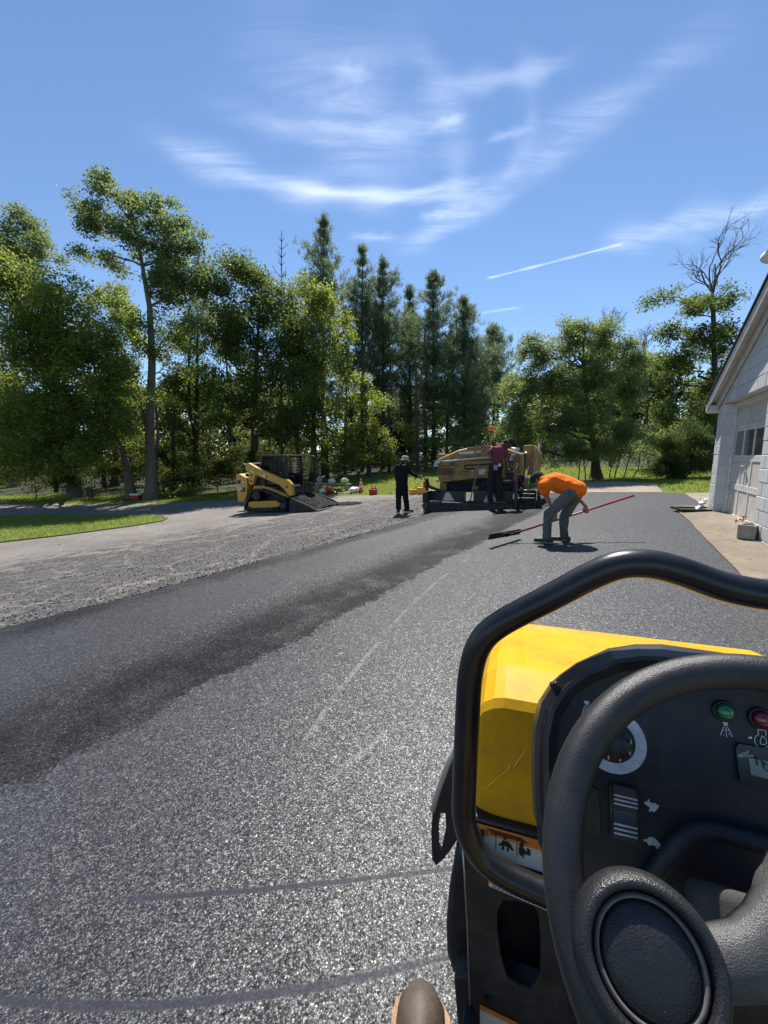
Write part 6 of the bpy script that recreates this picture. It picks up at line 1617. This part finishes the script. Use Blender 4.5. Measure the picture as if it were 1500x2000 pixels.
picto([circ(987, 1636, 4), [(981, 1641), (994, 1645), (999, 1652), (1003, 1661), (1000, 1662), (994, 1654), (980, 1650), (974, 1652), (974, 1649), (980, 1646)], [(981, 1652), (985, 1653), (984, 1660), (980, 1659)], [(990, 1655), (994, 1656), (994, 1663), (990, 1662)]])
picto([circ(1019, 1650, 5), [(1013, 1655), (1022, 1656), (1028, 1664), (1027, 1669), (1022, 1668), (1024, 1676), (1014, 1668)], [(1030, 1656), (1036, 1661), (1036, 1671), (1028, 1669)]])
picto([[(937, 1618), (938, 1618), (942, 1632), (941, 1632)], [(944, 1619), (945, 1619), (948, 1634), (947, 1634)], [(950, 1621), (951, 1621), (954, 1634), (953, 1634)], [(935, 1618), (953, 1622), (953, 1623.2), (935, 1619.2)], circ(944, 1637, 2)])
# lower front panel with its kidney-shaped opening
hole = [(983, 1758), (1010, 1760), (1040, 1768), (1052, 1785), (1056, 1840), (1055, 1895), (1046, 1920), (1033, 1932), (1010, 1924), (990, 1910), (978, 1870), (971, 1820), (971, 1780)]
def plate_with_hole(name, outer, hole_, y, th, mat):
    bm = bmesh.new(); E_ = []
    for L_ in (outer, hole_):
        vs_ = [bm.verts.new(p) for p in L_]
        E_ += [bm.edges.new((vs_[i], vs_[(i+1) % len(vs_)])) for i in range(len(vs_))]
    bmesh.ops.triangle_fill(bm, use_beauty=True, use_dissolve=True, edges=E_)
    r_ = bmesh.ops.extrude_face_region(bm, geom=bm.faces[:])
    for v in [g for g in r_['geom'] if isinstance(g, bmesh.types.BMVert)]: v.co.y += th
    bmesh.ops.recalc_face_normals(bm, faces=bm.faces)
    me = bpy.data.meshes.new(name); bm.to_mesh(me); bm.free(); return link(name, me, mat, rl)
M['panel'] = pm('scuffed_black_panel', (.016, .0165, .0175), .5, var=.35, vscale=10, dirt=(.07, .062, .052), damt=.55, dscale=13, bump=.1, bscale=200)
ow = [(-.0555, .56, 1.036), (-.050, .56, .97), (-.0445, .56, .90), (-.033, .56, .70), (-.03, .56, .45), (.5, .56, .45), (.5, .56, .985), (.1, .56, .985), (.02, .56, .998), (-.03, .56, 1.014)]
plate_with_hole('front_panel', [Vector(p) for p in ow], [PX(x, y, .56) for x, y in hole], .56, .004, M['panel'])
q = MB(); q.tube([Vector(p)+Vector((0, -.0005, 0)) for p in ow[:5]], .0014, 6); q.build('panel_edge', M['steel'], rl)
q = MB(); a_ = [(PX(x, y, .58)) for x, y in hole]
q.bb((-.03, .72, .6), (.2, .74, 1.03)); q.bb((-.031, .57, .60), (-.027, .72, 1.03)); q.bb((.2, .57, .6), (.205, .72, 1.03)); q.build('inner_box', M['dash'], rl)
q = MB(); q.tube([PX(1000, 1790, .64), PX(1015, 1812, .63), PX(1040, 1800, .64)], .006, 8); q.tube([PX(1013, 1790, .62), PX(1014, 1830, .65)], .004, 8); q.build('throttle_link', M['steel'], rl)
strip = decal('lower_decal', [(953, 1716), (1085, 1772), (1085, 1785), (955, 1730)], .5592, M['decalw'])
decal('orange_band', [(953, 1715), (985, 1729), (987, 1737), (954, 1724)], .5587, M['orangeprint'], strip)
for k in range(14):
    x = 962+k*8.5; y = 1729+k*3.6
    for j in range(3): decal('print_line', [(x, y-6+j*3.6), (x+6.4, y-3.3+j*3.6), (x+6.4, y-2.2+j*3.6), (x, y-4.9+j*3.6)], .5586, M['blackprint'], strip)
low = decal('bottom_decal', [(937, 1962), (1010, 1998), (1010, 2060), (938, 2030)], .5592, M['decalw'])
decal('orange_band', [(937, 1961), (1010, 1997), (1010, 2006), (937, 1971)], .5587, M['orangeprint'], low)
q = MB(); b0 = PX(955, 1952, .5595); q.lathe(b0, (0, -1, 0), [(.007, 0), (.0065, .003), (.003, .004)], 6, False); q.build('bolt', M['blackm'], rl)
# side yoke and its bent bracket
q = MB(); q.prism([PX(x, y, .66) for x, y in ((889, 1668), (930, 1640), (940, 1925), (884, 1908), (872, 1868), (870, 1810), (876, 1740))], (0, .35, -.02)); q.build('side_yoke', M['panel'], rl, .01)
q = MB(); q.prism([PX(x, y, .62) for x, y in ((886, 1912), (930, 1905), (932, 2060), (898, 2060))], (0, .1, 0)); q.build('step_bracket', M['panel'], rl, .004)
brk = [(897, 1440), (872, 1500), (856, 1545), (845, 1585), (842, 1625), (844, 1678), (852, 1690), (866, 1678), (880, 1660), (893, 1640), (915, 1640), (915, 1440)]
bh = [(861, 1588), (870, 1588), (871, 1618), (862, 1660), (857, 1650), (856, 1615)]
brk_o = plate_with_hole('lamp_bracket', [PX(x, y, .70) for x, y in brk], [PX(x, y, .70) for x, y in bh], .70, .006, M['trimpl'])
q = MB(); e1 = [PX(x, y, .70) for x, y in ((897, 1440), (872, 1500), (856, 1545), (845, 1585))]
q.tube([p+Vector((0, .002, 0)) for p in e1], .0055, 8); q.build('bracket_edge', M['silver'], brk_o)
q = MB(); q.prism([PX(x, y, .72) for x, y in ((880, 1495), (905, 1485), (905, 1640), (878, 1640), (872, 1560))], (0, .12, .02)); q.build('side_lamp_body', M['gloss'], rl, .006)

# dash binnacle: a tilted face plate inside a chunky lip
DN = Vector((0, -.94, .342)).normalized(); DP0 = Vector((0, .41, 1.25))
def D(px, py, off=0.0):
    n_ = RF.X*DN.x+RF.Y*DN.y+RF.Z*DN.z; p0 = RF.o+RF.Y*DP0.y+RF.Z*DP0.z+n_*off
    qv = RP(px, py, p0, n_)-RF.o; return Vector((qv.dot(RF.X), qv.dot(RF.Y), qv.z))
face = [(1052, 1652), (1047, 1560), (1046, 1480), (1049, 1420), (1062, 1372), (1088, 1332), (1128, 1304), (1190, 1276), (1290, 1267), (1400, 1282), (1560, 1310), (1700, 1345), (1830, 1400), (1880, 1500), (1890, 1800), (1860, 1960), (1500, 1850), (1330, 1800), (1170, 1748)]
q = MB(); P = [D(x, y) for x, y in face]; q.prism(P, -DN*.02); dash = q.build('dash_panel', M['dash'], rl, .002)
q = MB(); q.prism([p-DN*.022 for p in [D(x, y) for x, y in face]], -DN*.07-Vector((0, 0, .02))); q.build('dash_body', M['trimpl'], rl, .01)
# lip around the top and left of the face
lipo = [(1058, 1668), (1046, 1600), (1042, 1540), (1041, 1480), (1043, 1425), (1056, 1370), (1084, 1326), (1092, 1318), (1126, 1294), (1188, 1266), (1240, 1258), (1292, 1258), (1400, 1273), (1560, 1301), (1700, 1336), (1835, 1390), (1890, 1480), (1900, 1600)]
cx0, cy0 = 1400, 1640
def inw(p, d):
    v = Vector((cx0-p[0], cy0-p[1])).normalized(); return (p[0]+v.x*d, p[1]+v.y*d)
rings = []
for (d, off) in ((3, -.075), (0, -.02), (3, -.004), (25, .026), (34, .027), (44, .012), (52, .0008)):
    rings.append([D(*inw(p, d), off) for p in lipo])
V = [v for r_ in rings for v in r_]; n_ = len(lipo)
F = [(i*n_+j, i*n_+j+1, (i+1)*n_+j+1, (i+1)*n_+j) for i in range(len(rings)-1) for j in range(n_-1)]
q = MB(); q.add(V, F, False); lip = q.build('dash_lip', M['trimpl'], rl)
# latch let into the lip
q = MB(); a_ = D(1086, 1345, .024); q.box(a_-DN*.004, (.008, .006, .014), Matrix.Rotation(-.5, 3, 'Y')); q.build('latch', M['blackm'], lip, .0015)
# round bead down the left side
q = MB(); q.tube(crom([D(1074, 1388, .012), D(1068, 1420, .014), D(1064, 1500, .014), D(1066, 1600, .012), D(1074, 1650, .01)], 5), [.0032]+[.0055]*19+[.0032], 10); q.build('bead', M['gloss'], lip)
def on_dash(name, pix, off, mat, parent=dash, th=.0005):
    m_ = MB(); m_.prism([D(x, y, off) for x, y in pix], -DN*th); return m_.build(name, mat, parent)
# dial ring and key
U_ = Vector((1, 0, 0)); Vd = DN.cross(U_).normalized()
if Vd.z < 0: Vd = -Vd
def ring_d(c, r0, r1, a0, a1, off, n=28):
    P = [c+DN*off+(U_*math.cos(a)+Vd*math.sin(a))*r1 for a in np.linspace(a0, a1, n)]+[c+DN*off+(U_*math.cos(a)+Vd*math.sin(a))*r0 for a in np.linspace(a1, a0, n)]
    return P
kc = D(1197, 1447); m_ = MB(); m_.prism(ring_d(kc, .0205, .0305, rad(-118), rad(75), .0008), -DN*.0006); m_.build('dial_ring', M['icon'], dash)
m_ = MB(); m_.lathe(kc, DN, [(.0185, 0), (.0185, .004), (.016, .006), (.012, .006), (.012, .016), (.011, .018), (.004, .018)], 24); key = m_.build('key_switch', M['black'], dash)
for a in (-70, -25, 15, -110):
    a = rad(a); m_ = MB(); p = kc+DN*.0065+(U_*math.cos(a)+Vd*math.sin(a))*.0155; m_.box(p, (.0012, .0012, .004)); m_.build('tick', M['icon'], key)
# lamps
def lamp(px, py, mat, nm):
    c_ = D(px, py); m_ = MB(); m_.lathe(c_, DN, [(.0098, -.001), (.0098, .003), (.0082, .004), (.0074, .003)], 22); b_ = m_.build(nm, M['black'], dash)
    m_ = MB(); m_.lathe(c_, DN, [(.0071, .002), (.0071, .005), (.0064, .0075), (.0045, .009), (.001, .0094)], 22); m_.build('lens', mat, b_)
lamp(1412, 1388, M['greenl'], 'green_indicator'); lamp(1483, 1402, M['redl'], 'red_indicator')
def spray_icon(cx, cy, s=1.0):
    for P in ([(cx-5, cy), (cx+6, cy+2), (cx+4, cy+9), (cx-2, cy+8)], [(cx-3, cy+10), (cx-1.6, cy+10.4), (cx-8, cy+27), (cx-9.5, cy+26.6)], [(cx+.6, cy+11), (cx+2, cy+11), (cx+4.4, cy+31), (cx+3, cy+31)], [(cx+4, cy+10), (cx+5.4, cy+10.2), (cx+15, cy+30), (cx+13.6, cy+30.4)], circ(cx-2, cy+18, 1.1, 6), circ(cx+6, cy+17, 1.1, 6), circ(cx-2, cy+27, 1.1, 6), circ(cx+8, cy+25, 1.1, 6)):
        on_dash('icon', P, .0007, M['icon'])
spray_icon(1416, 1409); spray_icon(1145, 1368)
def stroke(P, w, closed=False):
    n = len(P)
    for i in range(n if closed else n-1):
        a, b_ = P[i], P[(i+1) % n]; d = Vector((b_[0]-a[0], b_[1]-a[1])).normalized(); k = (-d.y*w/2, d.x*w/2)
        on_dash('icon', [(a[0]+k[0], a[1]+k[1]), (b_[0]+k[0], b_[1]+k[1]), (b_[0]-k[0], b_[1]-k[1]), (a[0]-k[0], a[1]-k[1])], .0007, M['icon'])
stroke([(1482, 1436), (1480, 1424.5), (1495.5, 1427), (1496, 1438)], 1.5)
stroke([(1482+0, 1434)]+[(1490+16*math.cos(a), 1446+14.5*math.sin(a)) for a in np.linspace(-2.25, -7.0, 16)], 1.5)
stroke([(1489, 1437), (1484.5, 1447), (1486, 1453), (1492, 1455), (1498, 1451), (1496, 1444)], 1.5, True)
on_dash('icon', [(1461, 1440), (1467, 1438), (1470, 1442), (1466, 1443.5), (1461, 1442)], .0007, M['icon'])
on_dash('icon', [(1259, 1565), (1264, 1567), (1266, 1561), (1268, 1561), (1269, 1567), (1274, 1569), (1280, 1569), (1285, 1573), (1287, 1571), (1286, 1577), (1281, 1584), (1276, 1587), (1274, 1583), (1269, 1586), (1267, 1584), (1270, 1578), (1264, 1573), (1259, 1570)], .0007, M['icon'])
on_dash('icon', [(1256, 1639), (1262, 1640), (1268, 1635), (1277, 1636), (1286, 1644), (1294, 1654), (1287, 1654), (1286, 1658), (1282, 1658), (1281, 1653), (1272, 1650), (1270, 1652), (1266, 1650), (1264, 1645), (1257, 1643)], .0007, M['icon'])
# rocker switch
fr = on_dash('switch_frame', [(1190, 1536), (1196, 1529), (1240, 1538), (1247, 1547), (1250, 1648), (1244, 1656), (1199, 1641), (1192, 1632)], .0045, M['gloss'], dash, .005)
def rk(px0, py0, px1, py1, o0, o1, o2, sl):
    return None
rkv = [D(1198, 1534, .010), D(1242, 1544, .010), D(1245, 1592, .0055), D(1197, 1583, .0055), D(1246, 1651, .012), D(1198, 1637, .012)]
m_ = MB(); base_ = [v-DN*.012 for v in rkv]
m_.add(rkv+base_, [(0, 1, 2, 3), (3, 2, 4, 5), (6, 9, 8, 7), (9, 11, 10, 8), (0, 6, 7, 1), (1, 7, 8, 2), (2, 8, 10, 4), (4, 10, 11, 5), (5, 11, 9, 3), (3, 9, 6, 0)])
rk_ = m_.build('rocker', M['silverk'] if 'silverk' in M else pm('rocker_plastic', (.05, .05, .052), .25, var=.2), fr, .0008, 1)
for (t0, y0, y1) in ((0, 1552, 1561), (0, 1560, 1569), (0, 1568, 1577), (1, 1612, 1599), (1, 1621, 1608), (1, 1630, 1617)):
    m_ = MB(); m_.tube([D(1199, y0 if not t0 else y1+9, .0085+.003*t0), D(1245, (y0 if not t0 else y1+9)+11, .0085+.003*t0)], .0011, 6); m_.build('ridge', M['silver'], rk_)
on_dash('blank_switch', [(1143, 1530), (1168, 1545), (1172, 1600), (1172, 1634), (1142, 1625)], .003, M['trimpl'], dash, .004)
# hour meter
hm = on_dash('hour_meter', [(1437, 1462), (1443, 1453), (1600, 1478), (1606, 1486), (1612, 1560), (1604, 1567), (1452, 1532), (1445, 1523)], .004, M['gloss'], dash, .006)
on_dash('lcd', [(1462, 1480), (1585, 1503), (1590, 1545), (1467, 1513)], .0048, M['lcd'], hm)
def dash_text(s, px, py, h_px, tw_px, mat, off, parent, name='lettering'):
    cu = bpy.data.curves.new(name, 'FONT'); cu.body = s; cu.size = 1.0
    o = bpy.data.objects.new(name, cu); COL.objects.link(o)
    bpy.context.view_layer.update(); dg = bpy.context.evaluated_depsgraph_get()
    me = bpy.data.meshes.new_from_object(o.evaluated_get(dg)); bpy.data.objects.remove(o)
    co = np.array([v.co[:] for v in me.vertices]); lo, hi = co.min(0), co.max(0)
    p00, p10, p01 = D(px[0], py[0], off), D(px[1], py[1], off), D(px[0]+h_px[0], py[0]-h_px[1], off)
    for v in me.vertices:
        a, b_ = (v.co.x-lo[0])/(hi[0]-lo[0]), (v.co.y-lo[1])/(hi[1]-lo[1])
        v.co = p00+(p10-p00)*a+(p01-p00)*b_
    return link(name, me, mat, parent)
dash_text('WACKER', (1441.5, 1463.5), (1478.5, 1470.5), (-1, 5.0), 0, M['icon'], .0046, hm)
dash_text('NEUSON', (1442.5, 1471.5), (1479.5, 1478.5), (-1, 5.0), 0, M['icon'], .0046, hm)
dash_text('HOURS', (1468, 1523), (1506, 1532), (-1, 6), 0, M['icon'], .0046, hm)
dash_text('10', (1477, 1507), (1494, 1511), (-1.5, 15), 0, M['blackprint'], .0052, hm)
dash_text('4', (1466, 1499), (1469.5, 1500), (-1, 6), 0, M['blackprint'], .0052, hm)
# arch round the steering column
q = MB(); ar = crom([D(1222, 1790, .004), D(1272, 1715, .006), D(1316, 1660, .008), D(1346, 1632, .01), D(1385, 1622, .01), D(1440, 1634, .01), D(1520, 1655, .01), D(1700, 1700, .01)], 6)
q.tube(ar, .0085, 10); q.build('column_arch', M['dash'], rl)
# steering wheel
TH = .8199; WN = Vector((0, -math.sin(TH), math.cos(TH))); WC = Vector((.1923, .2837, 1.3463)); WA = Vector((1, 0, 0)); WB = WN.cross(WA)
q = MB(); q.tube([WC+(WA*math.cos(a)+WB*math.sin(a))*.15 for a in np.linspace(0, 2*math.pi, 97)[:-1]], .0137, 22, closed=True); sw = q.build('steering_wheel', M['grip'], rl)
def Wp(px, py, off=0.0):
    n_ = RF.X*WN.x+RF.Y*WN.y+RF.Z*WN.z; p0 = RF.o+RF.X*WC.x+RF.Y*WC.y+RF.Z*WC.z+n_*off
    qv = RP(px, py, p0, n_)-RF.o; return Vector((qv.dot(RF.X), qv.dot(RF.Y), qv.z))
KC = Wp(1262, 1868, .016)
sp_up = [Wp(1330, 1800, -.004), Wp(1385, 1806, -.004), Wp(1430, 1797, -.004), Wp(1462, 1768, -.004), Wp(1485, 1725, -.004), Wp(1510, 1660, -.004)]
sp_dn = [Wp(1310, 1990, -.004), Wp(1392, 1962, -.004), Wp(1450, 1962, -.004), Wp(1500, 1960, -.004), Wp(1560, 1990, -.004), Wp(1640, 2050, -.004)]
rowsv = []
for a_, b_ in zip(sp_up, sp_dn):
    for t in (0, .08, .3, .5, .7, .92, 1):
        p = a_.lerp(b_, t); rowsv.append(p+WN*(.010*math.sin(math.pi*min(1, max(0, t)))**.5+.002))
V = rowsv; n7 = 7; F = [(i*n7+j, (i+1)*n7+j, (i+1)*n7+j+1, i*n7+j+1) for i in range(5) for j in range(6)]
q = MB(); q.add(V+[v-WN*.012 for v in V], F+[tuple(42+k for k in reversed(f)) for f in F]+[(i*n7, (i+1)*n7, 42+(i+1)*n7, 42+i*n7) for i in range(5)]+[(i*n7+6, 42+i*n7+6, 42+(i+1)*n7+6, (i+1)*n7+6) for i in range(5)], True)
q.build('spoke', M['greypl'], sw)
q = MB(); q.lathe(WC-WN*.022, WN, [(.030, 0), (.034, .010), (.032, .020), (.02, .024), (.003, .025)], 32); q.build('hub', M['greypl'], sw)
for a in (-.15, -1.75):
    e = WA*math.cos(a)+WB*math.sin(a); q = MB(); pr = e.cross(WN)
    q.prism([WC+e*.04+pr*.022-WN*.012, WC+e*.145+pr*.014-WN*.008, WC+e*.145-pr*.014-WN*.008, WC+e*.04-pr*.022-WN*.012], WN*.014); q.build('spoke', M['greypl'], sw, .003)
KR = .0405
q = MB(); q.lathe(KC, WN, [(.030, -.024), (KR*.96, -.016), (KR*1.02, -.004), (KR, .006), (KR*.93, .0125), (KR*.84, .015), (KR*.775, .0125), (KR*.755, .006), (KR*.75, .002)], 56); kn = q.build('spinner_knob', M['knob'], sw)
q = MB(); q.lathe(KC, WN, [(KR*.745, .003), (KR*.74, .0075), (KR*.70, .0095), (KR*.665, .009), (KR*.655, .006), (KR*.65, .004)], 56); q.build('knob_ring', pm('worn_ring', (.13, .115, .10), .45, var=.3, vscale=60, dirt=(.08, .07, .06), damt=.5, dscale=50), kn)
q = MB(); q.lathe(KC, WN, [(KR*.645, .002), (KR*.64, .0075), (KR*.60, .0095), (KR*.4, .011), (KR*.2, .0118), (.0006, .012)], 48); q.build('knob_cap', M['knob'], kn)
# steering column cover behind the spokes
q = MB(); c0 = WC-WN*.03; c1 = WC-WN*.15
def rect(c_, w, h, r_):
    out = []
    for sx_, sy_ in ((1, 1), (-1, 1), (-1, -1), (1, -1)):
        for k in range(5):
            a = math.pi/2*k/4+{(1, 1): 0, (-1, 1): math.pi/2, (-1, -1): math.pi, (1, -1): 1.5*math.pi}[(sx_, sy_)]
            out.append(c_+WA*(sx_*(w-r_)+r_*math.cos(a))+WB*(sy_*(h-r_)+r_*math.sin(a)))
    return out
secs = [rect(s_+WA*.012-WB*k_, w_, h_, .009) for s_, k_, w_, h_ in ((c0, .012, .026, .018), (WC-WN*.05, .018, .034, .022), (WC-WN*.09, .024, .040, .028), (c1, .028, .044, .032))]
V = [v for s in secs for v in s]; F = [(i*20+j, i*20+(j+1) % 20, (i+1)*20+(j+1) % 20, (i+1)*20+j) for i in range(3) for j in range(20)]; F.append(tuple(range(19, -1, -1)))
q.add(V, F, True); q.build('column_cover', M['greypl'], rl)
# running gear, floor and seat
q = MB(); q.lathe((-.03, .92, .36), (1, 0, 0), [(.30, 0), (.345, .003), (.35, .02), (.35, .55), (.345, .567), (.30, .57)], 48); q.build('front_drum', M['steel'], rl)
q = MB(); q.lathe((-.03, -.85, .36), (1, 0, 0), [(.30, 0), (.345, .003), (.35, .02), (.35, .55), (.345, .567), (.30, .57)], 48); q.build('rear_drum', M['steel'], rl)
q = MB(); q.bb((-.02, -.45, .40), (.52, .57, .46)); q.build('floor_plate', M['blackm'], rl, .006)
q = MB(); q.bb((-.0, -1.15, .46), (.5, -.30, .74)); q.build('rear_body', M['rollyel'], rl, .03, 3)
q = MB(); q.bb((.04, -.66, .745), (.46, -.28, .83)); q.bb((.06, -.76, .835), (.44, -.66, 1.12)); q.build('seat', M['black'], rl, .03, 3)
q = MB(); q.bb((-.155, .22, .735), (-.03, .49, .75)); q.bb((-.045, .45, .6), (-.03, .56, .75)); q.build('foot_rest', M['blackm'], rl, .003)

# the driver's boot on the foot rest
bt = Frame(RF.M @ Vector((-.108, .533, .751)), 14)
bo = root('work_boot', 'scuffed brown leather work boot with a tan welt on the roller foot rest', 'boot', bt.o, 14); bo.scale = (.8, .85, .8)
nS = 18
def bw(t): return .050*min(1, (t/.13)**.5)*(1-.16*math.sin(math.pi*min(1, max(0, (t-.35)/.4))))*(1 if t < .85 else max(.25, 1-((t-.85)/.15)**2*.5))
def bx(t): return .006*math.sin(t*3.1)
V = []; ts = [i/(nS-1) for i in range(nS)]; ts[0] = .004
for t in ts:
    w_ = bw(t); h_ = (.058*min(1, (t/.16)**.5)+.012) if t < .4 else .07+.075*min(1, (t-.4)/.22)
    y_ = .012-.30*t
    for k in range(13):
        a = math.pi*k/12; V.append((bx(t)+w_*.93*math.cos(a)*(1-.22*math.sin(a)**2*(1 if t > .35 else .3)), y_, .030+h_*math.sin(a)**.8))
F = [(i*13+k, i*13+k+1, (i+1)*13+k+1, (i+1)*13+k) for i in range(nS-1) for k in range(12)]; F.append(tuple(range(13))); F.append(tuple((nS-1)*13+k for k in range(12, -1, -1)))
q = MB(); q.add(V, F, True); up = q.build('upper', M['boot'], bo)
ol = [(bx(t)+bw(t)*1.09+.002, .016-.303*t) for t in ts]+[(bx(t)-bw(t)*1.09-.002, .016-.303*t) for t in reversed(ts)]
q = MB(); q.prism([(x, y, .022) for x, y in ol], (0, 0, .011)); q.build('welt', M['tanwelt'], bo, .0025)
q = MB(); q.prism([(x*.97, y, .0) for x, y in ol], (0, 0, .0215)); q.build('sole', M['rubber'], bo, .003)
q = MB(); q.tube([(0, -.205, .10), (0, -.215, .14), (0, -.222, .175)], [.052, .05, .052], 16); q.build('shaft', M['boot'], bo)
q = MB(); q.tube([(bx(.30)+bw(.30)*.93*math.cos(a)*(1-.066*math.sin(a)**2), .012-.09-.006*math.sin(a)*2, .0305+.0712*math.sin(a)**.8) for a in np.linspace(.1, math.pi-.1, 15)], .0014, 5); q.build('toe_seam', M['tanwelt'], bo)
for k in range(4):
    q = MB(); yy = -.115-.022*k; zz = .118+.011*k+ (.012 if k > 1 else 0); q.tube([(-.024, yy, zz-.006), (0, yy-.004, zz+.006), (.024, yy, zz-.006)], .0025, 6); q.build('lace', M['tanwelt'], bo)
